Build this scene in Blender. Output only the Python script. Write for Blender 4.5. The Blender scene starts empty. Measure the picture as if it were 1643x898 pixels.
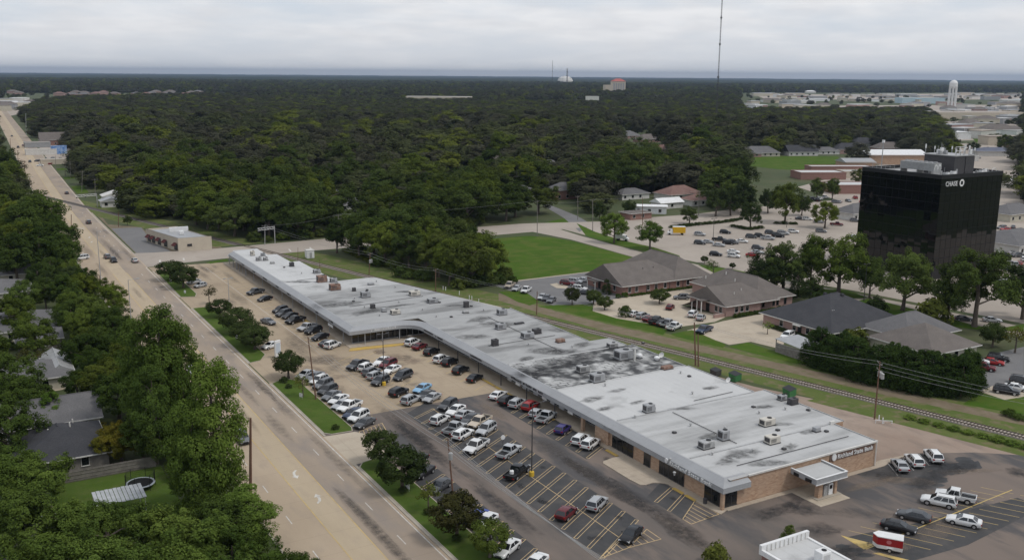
import bpy, math, random
import numpy as np
from mathutils import Vector, Matrix
R = math.radians
rnd = random.Random(7)
scene = bpy.context.scene
COL = scene.collection

# ---------------------------------------------------------------- camera
# X runs across the main road (away from it to the shops), Y along it, metres; the drone hangs at (0,0,64)
CAM_H = 64.0; F_PX = 1540.0; CX, CY = 821.5, 449.0
ROLL = math.atan(13/1643.0); PITCH = math.atan((CY-120.5)*math.cos(ROLL)/F_PX); YAW = R(30.2)
cam_d = bpy.data.cameras.new('camera'); cam = bpy.data.objects.new('camera', cam_d); COL.objects.link(cam)
cam_d.sensor_width = 36.0; cam_d.lens = F_PX/1643*36.0; cam_d.clip_start = 1.0; cam_d.clip_end = 60000
cam.matrix_world = Matrix.Translation((0, 0, CAM_H)) @ Matrix.Rotation(-YAW, 4, 'Z') @ Matrix.Rotation(R(90)-PITCH, 4, 'X') @ Matrix.Rotation(ROLL, 4, 'Z')
scene.camera = cam

# ---------------------------------------------------------------- sun, sky, exposure
SUN_EL, SUN_AZ = R(56), R(142)        # azimuth measured from +Y clockwise: light comes from the right, a little behind
world = bpy.data.worlds.new('World'); scene.world = world; world.use_nodes = True
wn, wl = world.node_tree.nodes, world.node_tree.links
wn.clear()
w_out = wn.new('ShaderNodeOutputWorld'); w_bg = wn.new('ShaderNodeBackground'); w_bg.inputs['Strength'].default_value = 0.112
sky = wn.new('ShaderNodeTexSky'); sky.sky_type = 'NISHITA'; sky.sun_disc = False
sky.sun_elevation = SUN_EL; sky.sun_rotation = SUN_AZ; sky.air_density = 1.0; sky.dust_density = 2.0; sky.ozone_density = 1.0
w_geo = wn.new('ShaderNodeTexCoord'); w_sep = wn.new('ShaderNodeSeparateXYZ'); wl.new(w_geo.outputs['Generated'], w_sep.inputs[0])
def wmath(op, a, b=None):
    n = wn.new('ShaderNodeMath'); n.operation = op
    for i, s in enumerate((a, b)):
        if s is None: continue
        if isinstance(s, (int, float)): n.inputs[i].default_value = s
        else: wl.new(s, n.inputs[i])
    return n.outputs[0]
zc = wmath('ADD', wmath('MAXIMUM', w_sep.outputs[2], 0.0), 0.16)
w_cmb = wn.new('ShaderNodeCombineXYZ'); wl.new(wmath('DIVIDE', w_sep.outputs[0], zc), w_cmb.inputs[0]); wl.new(wmath('DIVIDE', w_sep.outputs[1], zc), w_cmb.inputs[1])
w_n1 = wn.new('ShaderNodeTexNoise'); w_n1.inputs['Scale'].default_value = 1.15; w_n1.inputs['Detail'].default_value = 9; w_n1.inputs['Roughness'].default_value = 0.56
wl.new(w_cmb.outputs[0], w_n1.inputs['Vector'])
w_n2 = wn.new('ShaderNodeTexNoise'); w_n2.inputs['Scale'].default_value = 3.2; w_n2.inputs['Detail'].default_value = 6; wl.new(w_cmb.outputs[0], w_n2.inputs['Vector'])
w_cov = wn.new('ShaderNodeMapRange'); w_cov.inputs[1].default_value = 0.38; w_cov.inputs[2].default_value = 0.60; wl.new(w_n1.outputs[0], w_cov.inputs[0])
w_ramp = wn.new('ShaderNodeValToRGB'); wl.new(w_n2.outputs[0], w_ramp.inputs[0])
w_ramp.color_ramp.elements[0].position = 0.34; w_ramp.color_ramp.elements[0].color = (6.5, 6.62, 6.9, 1)
w_ramp.color_ramp.elements[1].position = 0.62; w_ramp.color_ramp.elements[1].color = (7.9, 7.95, 8.1, 1)
w_gap = wn.new('ShaderNodeMixRGB'); w_gap.inputs[0].default_value = 0.8; w_gap.inputs[2].default_value = (6.1, 6.8, 7.8, 1); wl.new(sky.outputs[0], w_gap.inputs[1])
w_mix = wn.new('ShaderNodeMixRGB'); wl.new(w_cov.outputs[0], w_mix.inputs[0]); wl.new(w_gap.outputs[0], w_mix.inputs[1]); wl.new(w_ramp.outputs[0], w_mix.inputs[2])
w_hz = wn.new('ShaderNodeMapRange'); w_hz.inputs[1].default_value = 0.0; w_hz.inputs[2].default_value = 0.10; w_hz.inputs[3].default_value = 0.75; w_hz.inputs[4].default_value = 0.0
wl.new(w_sep.outputs[2], w_hz.inputs[0])
w_mix2 = wn.new('ShaderNodeMixRGB'); wl.new(w_hz.outputs[0], w_mix2.inputs[0]); wl.new(w_mix.outputs[0], w_mix2.inputs[1]); w_mix2.inputs[2].default_value = (6.5, 6.6, 6.8, 1)
wl.new(w_mix2.outputs[0], w_bg.inputs['Color']); wl.new(w_bg.outputs[0], w_out.inputs['Surface'])
sun_d = bpy.data.lights.new('sun', 'SUN'); sun_d.energy = 1.4; sun_d.angle = R(11); sun_d.color = (1.0, 0.955, 0.89)
sun = bpy.data.objects.new('sun', sun_d); COL.objects.link(sun); sun.location = (0, 0, 300)
sun.rotation_euler = Vector((math.sin(SUN_AZ)*math.cos(SUN_EL), math.cos(SUN_AZ)*math.cos(SUN_EL), math.sin(SUN_EL))).to_track_quat('Z', 'Y').to_euler()
vs = scene.view_settings; vs.view_transform = 'Standard'; vs.look = 'None'; vs.gamma = 1.0; vs.exposure = 0.04; vs.use_curve_mapping = False
scene.render.engine = 'CYCLES'

# ---------------------------------------------------------------- pixel <-> place
_A = R(120.2); EU = np.array([math.cos(_A), math.sin(_A)]); EV = np.array([math.sin(_A), -math.cos(_A)])
def at(px, py, z=0.0):
    """where the sight line through a photograph pixel meets the level z"""
    x = (px-CX)/F_PX; y = -(py-CY)/F_PX; c, s = math.cos(ROLL), math.sin(ROLL)
    xr, yr = c*x-s*y, s*x+c*y
    d = (xr, math.cos(PITCH)+yr*math.sin(PITCH), -math.sin(PITCH)+yr*math.cos(PITCH))
    t = (CAM_H-z)/-d[2]; p = np.array([d[0]*t, d[1]*t])
    return Vector((float(p@EV), float(p@EU), z))
_CI = cam.matrix_world.inverted()
def proj(v):
    q = _CI @ Vector(v); return CX+F_PX*q.x/-q.z, CY-F_PX*q.y/-q.z
def height_to(x, y, py):
    """height above (x,y) at which the photograph row py is reached"""
    lo, hi = 0.0, 400.0
    for _ in range(40):
        m = (lo+hi)/2
        if proj((x, y, m))[1] > py: lo = m
        else: hi = m
    return lo

# ---------------------------------------------------------------- objects
def tag(o, label=None, cat=None, group=None, kind=None):
    if label: o['label'] = label
    if cat: o['category'] = cat
    if group: o['group'] = group
    if kind: o['kind'] = kind
    return o
def thing(name, label, cat, loc=(0, 0, 0), rz=0.0, group=None):
    o = bpy.data.objects.new(name, None); COL.objects.link(o); o.empty_display_size = 0.3
    o.location = loc; o.rotation_euler = (0, 0, rz); return tag(o, label, cat, group)
class MB:
    """collects faces; every face has a material slot"""
    def __init__(s): s.v = []; s.f = []; s.m = []; s.mats = []
    def slot(s, m):
        if m not in s.mats: s.mats.append(m)
        return s.mats.index(m)
    def face(s, pts, m=0):
        b = len(s.v); s.v += [tuple(p) for p in pts]; s.f.append(tuple(range(b, b+len(pts)))); s.m.append(m)
    def mesh(s, verts, faces, m=0):
        b = len(s.v); s.v += [tuple(p) for p in verts]
        for f in faces: s.f.append(tuple(b+i for i in f)); s.m.append(m)
    def box(s, x0, x1, y0, y1, z0, z1, m=0, bev=0.0):
        if bev:
            b = bev
            lv = [(x0+b, y0+b), (x1-b, y0+b), (x1-b, y1-b), (x0+b, y1-b)]; lo = [(x0, y0), (x1, y0), (x1, y1), (x0, y1)]
            vs_ = [(x, y, z0) for x, y in lo]+[(x, y, z1-b) for x, y in lo]+[(x, y, z1) for x, y in lv]
            fs = [(3, 2, 1, 0), (8, 9, 10, 11)]+[(i, (i+1) % 4, 4+(i+1) % 4, 4+i) for i in range(4)]+[(4+i, 4+(i+1) % 4, 8+(i+1) % 4, 8+i) for i in range(4)]
            s.mesh(vs_, fs, m); return s
        s.mesh([(x0, y0, z0), (x1, y0, z0), (x1, y1, z0), (x0, y1, z0), (x0, y0, z1), (x1, y0, z1), (x1, y1, z1), (x0, y1, z1)],
               [(3, 2, 1, 0), (4, 5, 6, 7), (0, 1, 5, 4), (1, 2, 6, 5), (2, 3, 7, 6), (3, 0, 4, 7)], m); return s
    def tube(s, pts, rads, n=8, m=0, caps=True):
        rings = []
        for i, p in enumerate(pts):
            p = Vector(p); a = Vector(pts[max(i-1, 0)]); b = Vector(pts[min(i+1, len(pts)-1)]); d = (b-a).normalized()
            u = d.orthogonal().normalized() if i == 0 else (u-d*u.dot(d)).normalized()
            w = d.cross(u); r = rads[i] if isinstance(rads, (list, tuple)) else rads
            rings.append([p+(u*math.cos(2*math.pi*k/n)+w*math.sin(2*math.pi*k/n))*r for k in range(n)])
        vs_ = [q for g in rings for q in g]; fs = []
        for i in range(len(pts)-1):
            for k in range(n): fs.append((i*n+k, i*n+(k+1) % n, (i+1)*n+(k+1) % n, (i+1)*n+k))
        if caps: fs.append(tuple(range(n))[::-1]); fs.append(tuple((len(pts)-1)*n+k for k in range(n)))
        s.mesh(vs_, fs, m); return s
    def data(s, name, mats=None):
        me = bpy.data.meshes.new(name); me.from_pydata(s.v, [], s.f)
        for m in (mats or s.mats): me.materials.append(m)
        if len(me.materials) > 1: me.polygons.foreach_set('material_index', s.m)
        me.update(); return me
    def build(s, name, mat=None, parent=None, loc=None):
        return link(name, s.data(name, None if mat is None else (mat if isinstance(mat, list) else [mat])), parent, loc)
def link(name, me, parent=None, loc=None, rz=0.0):
    o = bpy.data.objects.new(name, me); COL.objects.link(o)
    if parent: o.parent = parent
    if loc is not None: o.location = loc
    if rz: o.rotation_euler = (0, 0, rz)
    return o
def smooth(o):
    o.data.polygons.foreach_set('use_smooth', [True]*len(o.data.polygons)); return o
_lift = [0]
def sheet(name, pts, z, mat, parent=None, kind='structure'):
    _lift[0] += 1; z += (_lift[0] % 97)*2.0e-5 if parent else (_lift[0] % 400)*1.2e-5
    m = MB(); P = [(p[0], p[1], z) for p in pts]
    a = sum(P[i][0]*P[(i+1) % len(P)][1]-P[(i+1) % len(P)][0]*P[i][1] for i in range(len(P)))
    m.face(P if a > 0 else P[::-1]); o = m.build(name, mat, parent)
    if kind and not parent: o['kind'] = kind
    return o
def slab(name, pts, z0, z1, mat, parent=None, kind='structure'):
    """a sheet with a kerb: sides down to z0"""
    P = [(p[0], p[1]) for p in pts]
    a = sum(P[i][0]*P[(i+1) % len(P)][1]-P[(i+1) % len(P)][0]*P[i][1] for i in range(len(P)))
    if a < 0: P = P[::-1]
    m = MB(); n = len(P); m.mesh([(x, y, z1) for x, y in P]+[(x, y, z0) for x, y in P], [tuple(range(n))]+[(i, n+i, n+(i+1) % n, (i+1) % n)[::1] for i in range(n)])
    o = m.build(name, mat, parent)
    if kind and not parent: o['kind'] = kind
    return o
def rect(x0, x1, y0, y1): return [(x0, y0), (x1, y0), (x1, y1), (x0, y1)]
def strip(path, w0, w1):
    """outline of a band beside a path (offsets to its right)"""
    L, Rr = [], []
    for i, p in enumerate(path):
        a = Vector(path[max(i-1, 0)]); b = Vector(path[min(i+1, len(path)-1)]); d = (b-a).normalized(); n = Vector((d.y, -d.x))
        L.append(Vector(p)+n*w0); Rr.append(Vector(p)+n*w1)
    return [(q.x, q.y) for q in L]+[(q.x, q.y) for q in Rr[::-1]]
def copy_tree(o, parent=None):
    c = o.copy(); COL.objects.link(c); c.parent = parent
    for ch in o.children: copy_tree(ch, c)
    return c
def inside(px, py, poly):
    x, y = px, py; res = False; n = len(poly); j = n-1
    for i in range(n):
        xi, yi = poly[i]; xj, yj = poly[j]
        if (yi > y) != (yj > y) and x < (xj-xi)*(y-yi)/(yj-yi)+xi: res = not res
        j = i
    return res
def text_mesh(s, size, depth, name, bold=.012):
    cu = bpy.data.curves.new(name, 'FONT'); cu.body = s; cu.size = size; cu.extrude = depth; cu.resolution_u = 2; cu.offset = size*bold; cu.space_character = 1.06
    ob = bpy.data.objects.new(name, cu); COL.objects.link(ob); bpy.context.view_layer.update()
    me = bpy.data.meshes.new_from_object(ob.evaluated_get(bpy.context.evaluated_depsgraph_get())); bpy.data.objects.remove(ob); me.materials.clear(); return me
ORD = 'first second third fourth fifth sixth seventh eighth ninth tenth eleventh twelfth thirteenth fourteenth fifteenth sixteenth seventeenth eighteenth nineteenth twentieth'.split()
def ordinal(i): return ORD[min(i, 19)]+' '

# ---------------------------------------------------------------- materials
def mat(name, c1, c2=None, rough=0.8, scale=0.2, detail=6, lo=0.35, hi=0.65, metal=0.0, bump=0.0, stretch=(1, 1, 1), c3=None, scale3=2.0, amt3=0.4, lo3=0.5, hi3=0.7, spec=0.3, coords='pos', bscale=None):
    m = bpy.data.materials.new(name); m.use_nodes = True; nt = m.node_tree; N, L = nt.nodes, nt.links
    b = N['Principled BSDF']; b.inputs['Roughness'].default_value = rough; b.inputs['Metallic'].default_value = metal; b.inputs['Specular IOR Level'].default_value = spec
    if c2 is None and c3 is None:
        b.inputs['Base Color'].default_value = (*c1, 1); return m
    if coords == 'pos': src = N.new('ShaderNodeNewGeometry').outputs['Position']
    else: src = N.new('ShaderNodeTexCoord').outputs['Object']
    mp = N.new('ShaderNodeMapping'); mp.inputs['Scale'].default_value = stretch; L.new(src, mp.inputs['Vector'])
    def layer(sc, a, z, prev, col, amt=1.0, det=6):
        n = N.new('ShaderNodeTexNoise'); n.inputs['Scale'].default_value = sc; n.inputs['Detail'].default_value = det; n.inputs['Roughness'].default_value = 0.6; L.new(mp.outputs[0], n.inputs['Vector'])
        r = N.new('ShaderNodeMapRange'); r.inputs[1].default_value = a; r.inputs[2].default_value = z; r.inputs[4].default_value = amt; L.new(n.outputs[0], r.inputs[0])
        x = N.new('ShaderNodeMixRGB'); L.new(r.outputs[0], x.inputs[0])
        if isinstance(prev, tuple): x.inputs[1].default_value = (*prev, 1)
        else: L.new(prev, x.inputs[1])
        x.inputs[2].default_value = (*col, 1); return x.outputs[0], n
    out, n1 = layer(scale, lo, hi, c1, c2 or c1, 1.0, detail)
    if c3: out, _ = layer(scale3, lo3, hi3, out, c3, amt3)
    L.new(out, b.inputs['Base Color'])
    if bump:
        nb = N.new('ShaderNodeTexNoise'); nb.inputs['Scale'].default_value = bscale or scale*6; nb.inputs['Detail'].default_value = 5; L.new(mp.outputs[0], nb.inputs['Vector'])
        bp = N.new('ShaderNodeBump'); bp.inputs['Strength'].default_value = bump; bp.inputs['Distance'].default_value = 0.1; L.new(nb.outputs[0], bp.inputs['Height']); L.new(bp.outputs[0], b.inputs['Normal'])
    return m
def s(r, g, b):   # display colour -> linear
    return tuple(((c/255+0.055)/1.055)**2.4 if c > 10 else c/255/12.92 for c in (r, g, b))
def add_lines(m, period, width, dark, axes='xy', offset=(0, 0)):
    """joints cut across a surface every few metres"""
    nt = m.node_tree; N, L = nt.nodes, nt.links; b = N['Principled BSDF']; inp = b.inputs['Base Color']
    prev = inp.links[0].from_socket if inp.links else None
    geo = N.new('ShaderNodeNewGeometry'); sp = N.new('ShaderNodeSeparateXYZ'); L.new(geo.outputs['Position'], sp.inputs[0]); acc = None
    for i, ax in enumerate('xy'):
        if ax not in axes: continue
        p = period[i] if isinstance(period, (tuple, list)) else period
        a = N.new('ShaderNodeMath'); a.operation = 'ADD'; a.inputs[1].default_value = offset[i]+1000*p; L.new(sp.outputs[i], a.inputs[0])
        q = N.new('ShaderNodeMath'); q.operation = 'MODULO'; q.inputs[1].default_value = p; L.new(a.outputs[0], q.inputs[0])
        t = N.new('ShaderNodeMath'); t.operation = 'LESS_THAN'; t.inputs[1].default_value = width; L.new(q.outputs[0], t.inputs[0])
        if acc: x = N.new('ShaderNodeMath'); x.operation = 'MAXIMUM'; L.new(acc, x.inputs[0]); L.new(t.outputs[0], x.inputs[1]); acc = x.outputs[0]
        else: acc = t.outputs[0]
    k = N.new('ShaderNodeMath'); k.operation = 'MULTIPLY'; k.inputs[1].default_value = dark; L.new(acc, k.inputs[0])
    x = N.new('ShaderNodeMixRGB'); x.blend_type = 'MULTIPLY'; L.new(k.outputs[0], x.inputs[0]); x.inputs[2].default_value = (0.35, 0.33, 0.3, 1)
    if prev: L.new(prev, x.inputs[1])
    else: x.inputs[1].default_value = inp.default_value
    L.new(x.outputs[0], inp); return m
M = {}
M['earth'] = mat('earth', (.045, .065, .022), (.075, .085, .035), scale=.02, c3=(.10, .085, .055), scale3=.07, amt3=.5, rough=.95)
M['lawn'] = mat('lawn', (.046, .092, .011), (.064, .114, .015), scale=.07, c3=(.105, .118, .032), scale3=.16, amt3=.65, lo3=.45, hi3=.66, rough=.95, spec=.05, bump=.5, bscale=3)
M['verge'] = mat('verge', (.060, .100, .020), (.085, .115, .030), scale=.25, c3=(.13, .11, .06), scale3=.12, amt3=.7, lo3=.48, hi3=.62, rough=.95, bump=.5, bscale=3)
M['rough_grass'] = mat('rough_grass', (.070, .105, .018), (.105, .125, .032), scale=.12, c3=(.17, .13, .08), scale3=.35, amt3=.8, lo3=.5, hi3=.66, rough=1, bump=.8, bscale=2)
M['ditch'] = mat('ditch', (.15, .115, .075), (.19, .15, .105), scale=.3, c3=(.10, .11, .04), scale3=.5, amt3=.7, rough=1, bump=.8, bscale=2)
M['gravel'] = mat('gravel', (.22, .175, .14), (.29, .235, .19), scale=.1, stretch=(1, .5, 1), c3=(.15, .125, .105), scale3=.25, amt3=.6, rough=.95, bump=.3, bscale=4)
M['dirt'] = mat('dirt', (.25, .185, .145), (.33, .26, .21), scale=.12, stretch=(1, .45, 1), c3=(.16, .13, .11), scale3=.3, amt3=.55, rough=.95, bump=.3, bscale=3)
M['ballast'] = mat('ballast', (.13, .118, .108), (.19, .172, .157), scale=.5, c3=(.12, .11, .10), scale3=3, amt3=.7, rough=1, bump=.9, bscale=6)
M['conc_lot'] = add_lines(mat('concrete_lot', (.315, .248, .172), (.375, .300, .215), scale=.06, stretch=(1, .5, 1), c3=(.225, .170, .122), scale3=.22, amt3=.55, lo3=.5, hi3=.72, rough=.9), (4.6, 4.6), .09, .35)
M['conc_pale'] = add_lines(mat('concrete_pale', (.40, .34, .265), (.46, .395, .31), scale=.08, c3=(.32, .26, .20), scale3=.3, amt3=.5, rough=.9), (5, 5), .08, .25)
M['conc_far'] = mat('concrete_far', (.315, .272, .232), (.385, .335, .285), scale=.05, c3=(.26, .22, .185), scale3=.2, amt3=.5, rough=.9)
M['walk'] = add_lines(mat('sidewalk', (.36, .30, .235), (.42, .355, .28), scale=.3, rough=.9, c3=(.28, .235, .185), scale3=.8, amt3=.5), (1.6, 1.6), .06, .3)
M['kerb'] = mat('kerb_concrete', (.40, .36, .30), (.33, .29, .24), scale=.4, rough=.9)
M['kerb_yellow'] = mat('kerb_yellow', (.52, .34, .07), (.42, .29, .10), scale=.5, rough=.8)
M['asphalt'] = mat('asphalt_worn', (.120, .103, .092), (.175, .140, .118), scale=.05, lo=.42, hi=.58, stretch=(1.5, .4, 1), c3=(.072, .070, .072), scale3=.075, amt3=.9, lo3=.49, hi3=.58, rough=.9, bump=.2, bscale=6)
M['asphalt_dark'] = mat('asphalt_sealed', (.046, .046, .048), (.064, .062, .062), scale=.15, c3=(.10, .09, .082), scale3=.3, amt3=.55, lo3=.5, hi3=.7, rough=.85, bump=.2, bscale=6)
M['asphalt_grey'] = mat('asphalt_grey', (.15, .147, .148), (.18, .175, .172), scale=.15, c3=(.12, .118, .118), scale3=.6, amt3=.5, rough=.9)
M['patch'] = mat('asphalt_patch', (.035, .036, .038), (.06, .06, .062), scale=.4, rough=.7)
M['paint_w'] = mat('paint_white', (.62, .60, .55), (.42, .39, .35), scale=.8, rough=.7)
M['paint_y'] = mat('paint_yellow', (.56, .40, .13), (.42, .32, .14), scale=.8, rough=.7)
M['paint_yfade'] = mat('paint_yellow_faded', (.55, .40, .15), (.42, .31, .15), scale=.6, rough=.7)
M['paint_stall'] = mat('paint_stall', (.56, .40, .20), (.38, .285, .17), scale=.9, rough=.7)
M['rail_steel'] = mat('rail_steel', (.10, .07, .055), rough=.55, metal=.6)
M['tie'] = mat('timber_tie', (.42, .37, .32), (.30, .26, .22), scale=.6, rough=.9)
M['white_metal'] = mat('white_metal', (.72, .72, .72), (.62, .62, .61), scale=.8, rough=.5)
M['grey_metal'] = mat('grey_metal', (.33, .335, .345), (.28, .285, .29), scale=.6, rough=.5)
M['galv'] = mat('galvanised', (.42, .42, .42), (.32, .32, .315), scale=1.2, rough=.5, metal=.3)
M['dark_metal'] = mat('dark_metal', (.045, .045, .05), (.07, .065, .065), scale=2, rough=.5)
M['rust'] = mat('rusty_metal', (.16, .075, .05), (.28, .20, .16), scale=1.5, rough=.8)
M['black'] = mat('black_plastic', (.012, .012, .013), rough=.5)
M['rubber'] = mat('tyre_rubber', (.018, .018, .019), rough=.85)
M['rim'] = mat('alloy_rim', (.50, .50, .51), rough=.35, metal=.6)
M['headlight'] = mat('headlight_lens', (.75, .76, .78), rough=.15, spec=.6)
M['taillight'] = mat('taillight_lens', (.30, .012, .012), rough=.2, spec=.6)
M['glass_car'] = mat('car_glass', (.012, .014, .017), rough=.06, spec=.7)
M['glass_shop'] = mat('shop_glass', (.010, .012, .014), rough=.05, spec=.6)
M['wood_pole'] = mat('wood_pole', (.13, .072, .05), (.17, .10, .07), scale=2, stretch=(1, 1, .2), rough=.9)
M['wood_grey'] = mat('wood_weathered', (.16, .145, .13), (.23, .21, .19), scale=1.5, rough=.9)
M['yellow'] = mat('yellow_paint', (.62, .40, .03), (.5, .33, .05), scale=2, rough=.6)
M['green_bin'] = mat('green_bin', (.035, .13, .055), (.05, .17, .06), scale=2, rough=.6)
M['red_panel'] = mat('red_panel', (.33, .012, .016), (.28, .02, .025), scale=.8, rough=.4)
M['wire'] = mat('wire', (.34, .34, .34), rough=.5, metal=.3)
M['verge_lawn'] = mat('verge_lawn', (.055, .093, .016), (.073, .112, .023), scale=.2, c3=(.105, .11, .04), scale3=.35, amt3=.5, rough=.95, spec=.05, bump=.5, bscale=3)
def paint_material():
    m = bpy.data.materials.new('car_paint'); m.use_nodes = True; N, L = m.node_tree.nodes, m.node_tree.links; b = N['Principled BSDF']
    o = N.new('ShaderNodeObjectInfo'); L.new(o.outputs['Color'], b.inputs['Base Color']); b.inputs['Roughness'].default_value = .32; b.inputs['Metallic'].default_value = .15
    b.inputs['Coat Weight'].default_value = .22; b.inputs['Coat Roughness'].default_value = .06; b.inputs['Specular IOR Level'].default_value = .3; return m
M['paint'] = paint_material()
def brick_material(name, c1, c2, mortar, scale=1.0, big=None):
    m = bpy.data.materials.new(name); m.use_nodes = True; N, L = m.node_tree.nodes, m.node_tree.links; b = N['Principled BSDF']; b.inputs['Roughness'].default_value = .9
    g = N.new('ShaderNodeNewGeometry'); sp = N.new('ShaderNodeSeparateXYZ'); L.new(g.outputs['Position'], sp.inputs[0])
    a = N.new('ShaderNodeMath'); a.operation = 'ADD'; L.new(sp.outputs[0], a.inputs[0]); L.new(sp.outputs[1], a.inputs[1])
    cb = N.new('ShaderNodeCombineXYZ'); L.new(a.outputs[0], cb.inputs[0]); L.new(sp.outputs[2], cb.inputs[1])
    t = N.new('ShaderNodeTexBrick'); t.inputs['Scale'].default_value = 1.0; t.inputs['Brick Width'].default_value = .3*scale; t.inputs['Row Height'].default_value = .1*scale; t.inputs['Mortar Size'].default_value = .012
    t.inputs['Color1'].default_value = (*c1, 1); t.inputs['Color2'].default_value = (*c2, 1); t.inputs['Mortar'].default_value = (*mortar, 1); L.new(cb.outputs[0], t.inputs['Vector'])
    n = N.new('ShaderNodeTexNoise'); n.inputs['Scale'].default_value = .5; n.inputs['Detail'].default_value = 5; L.new(g.outputs['Position'], n.inputs['Vector'])
    r = N.new('ShaderNodeMapRange'); r.inputs[1].default_value = .35; r.inputs[2].default_value = .7; r.inputs[3].default_value = 0; r.inputs[4].default_value = .6; L.new(n.outputs[0], r.inputs[0])
    x = N.new('ShaderNodeMixRGB'); L.new(r.outputs[0], x.inputs[0]); L.new(t.outputs[0], x.inputs[1]); x.inputs[2].default_value = (*(big or c2), 1); L.new(x.outputs[0], b.inputs['Base Color']); return m
M['brick_bank'] = brick_material('bank_brick', (.46, .31, .205), (.29, .165, .10), (.44, .36, .28), 1.9, big=(.38, .27, .195))
M['brick_red'] = brick_material('red_brick', (.27, .125, .095), (.20, .09, .07), (.30, .22, .19), big=(.24, .13, .11))
M['brick_pink'] = brick_material('pink_brick', (.34, .20, .17), (.27, .155, .135), (.36, .29, .26), big=(.31, .20, .175))
M['stucco'] = mat('cream_stucco', (.52, .46, .37), (.47, .41, .33), scale=.4, rough=.9)
M['siding'] = mat('siding', (.48, .45, .36), (.42, .39, .32), scale=.5, rough=.8)
M['trim'] = mat('white_trim', (.62, .61, .58), (.52, .5, .47), scale=.8, rough=.6)
def stain_material(name, col, dens):
    m = bpy.data.materials.new(name); m.use_nodes = True; N, L = m.node_tree.nodes, m.node_tree.links; b = N['Principled BSDF']; b.inputs['Base Color'].default_value = (*col, 1); b.inputs['Roughness'].default_value = .85; b.inputs['Specular IOR Level'].default_value = .2
    a = N.new('ShaderNodeAttribute'); a.attribute_name = 'fade'; g = N.new('ShaderNodeNewGeometry'); n = N.new('ShaderNodeTexNoise'); n.inputs['Scale'].default_value = .8; n.inputs['Detail'].default_value = 7; n.inputs['Roughness'].default_value = .65; L.new(g.outputs['Position'], n.inputs['Vector'])
    r = N.new('ShaderNodeMapRange'); r.inputs[1].default_value = .32; r.inputs[2].default_value = .66; r.inputs[3].default_value = .12; L.new(n.outputs[0], r.inputs[0]); k = N.new('ShaderNodeMath'); k.operation = 'MULTIPLY'; L.new(a.outputs['Fac'], k.inputs[0]); L.new(r.outputs[0], k.inputs[1]); q = N.new('ShaderNodeMath'); q.operation = 'MULTIPLY'; q.inputs[1].default_value = dens; q.use_clamp = True; L.new(k.outputs[0], q.inputs[0]); L.new(q.outputs[0], b.inputs['Alpha']); return m
M['stain_roof'] = stain_material('roof_grime', (.10, .10, .098), .8); M['stain_dark'] = stain_material('dark_grime', (.04, .04, .042), .72); M['stain_dust'] = stain_material('pale_dust', (.25, .195, .15), .6); M['stain_tyre'] = stain_material('tyre_grime', (.11, .097, .088), .38)
def stain(cx_, cy_, rx, ry, z, mtl, parent, rot=0.0, rr=random.Random(17)):
    n = 18; V = [(cx_, cy_, z)]; A_ = [1.0]; c, s_ = math.cos(rot), math.sin(rot)
    for lv, f in ((.35, .95), (.7, .55), (1.0, 0.0)):
        for k in range(n):
            t = 6.283*k/n; q = lv*(1 if lv < .5 else rr.uniform(.75, 1.2)); x, y = rx*q*math.cos(t), ry*q*math.sin(t); V.append((cx_+x*c-y*s_, cy_+x*s_+y*c, z)); A_.append(f)
    F = [(0, 1+k, 1+(k+1) % n) for k in range(n)]+[(1+l*n+k, 1+(l+1)*n+k, 1+(l+1)*n+(k+1) % n, 1+l*n+(k+1) % n) for l in range(2) for k in range(n)]
    me = bpy.data.meshes.new('stain'); me.from_pydata(V, [], F); a = me.attributes.new('fade', 'FLOAT', 'POINT'); a.data.foreach_set('value', A_); me.materials.append(mtl); me.update(); return link('stain', me, parent)
def shingle(name, c1, c2): return mat(name, c1, c2, scale=.35, c3=tuple(k*.72 for k in c1), scale3=5, amt3=.55, lo3=.45, hi3=.62, rough=.95, bump=.4, bscale=8)
M['shingle_brown'] = shingle('shingle_brown', (.135, .118, .108), (.165, .145, .132))
M['shingle_grey'] = shingle('shingle_grey', (.125, .122, .125), (.155, .15, .152))
M['shingle_dark'] = shingle('shingle_dark', (.045, .046, .052), (.060, .060, .066))
M['shingle_red'] = shingle('shingle_red', (.19, .11, .095), (.22, .14, .12))
M['membrane'] = mat('roof_membrane', (.40, .40, .395), (.47, .47, .465), scale=.09, c3=(.25, .25, .245), scale3=.13, amt3=.75, lo3=.53, hi3=.66, rough=.8)
M['membrane2'] = mat('roof_membrane_stained', (.30, .30, .297), (.42, .42, .415), scale=.11, stretch=(.45, 1.2, 1), c3=(.15, .15, .147), scale3=.11, amt3=.8, lo3=.48, hi3=.62, rough=.8)
M['membrane3'] = mat('roof_membrane_bright', (.40, .40, .397), (.47, .47, .465), scale=.08, stretch=(.3, 1.6, 1), c3=(.24, .24, .235), scale3=.12, amt3=.8, lo3=.475, hi3=.68, rough=.8)
M['membrane4'] = mat('roof_membrane_white', (.46, .46, .455), (.51, .51, .505), scale=.1, c3=(.30, .30, .295), scale3=.13, amt3=.7, lo3=.58, hi3=.7, rough=.8)
M['fascia'] = add_lines(mat('fascia_metal', (.30, .305, .315), (.335, .34, .35), scale=.2, rough=.55, c3=(.24, .24, .245), scale3=.8, amt3=.4), (.61, .61), .02, .3)
for k_ in ('membrane3', 'membrane4'): add_lines(M[k_], (1.9, 30), .07, .22, 'x')
for k_ in ('membrane', 'membrane2'): add_lines(M[k_], (30, 3.1), .08, .18, 'y')
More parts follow.
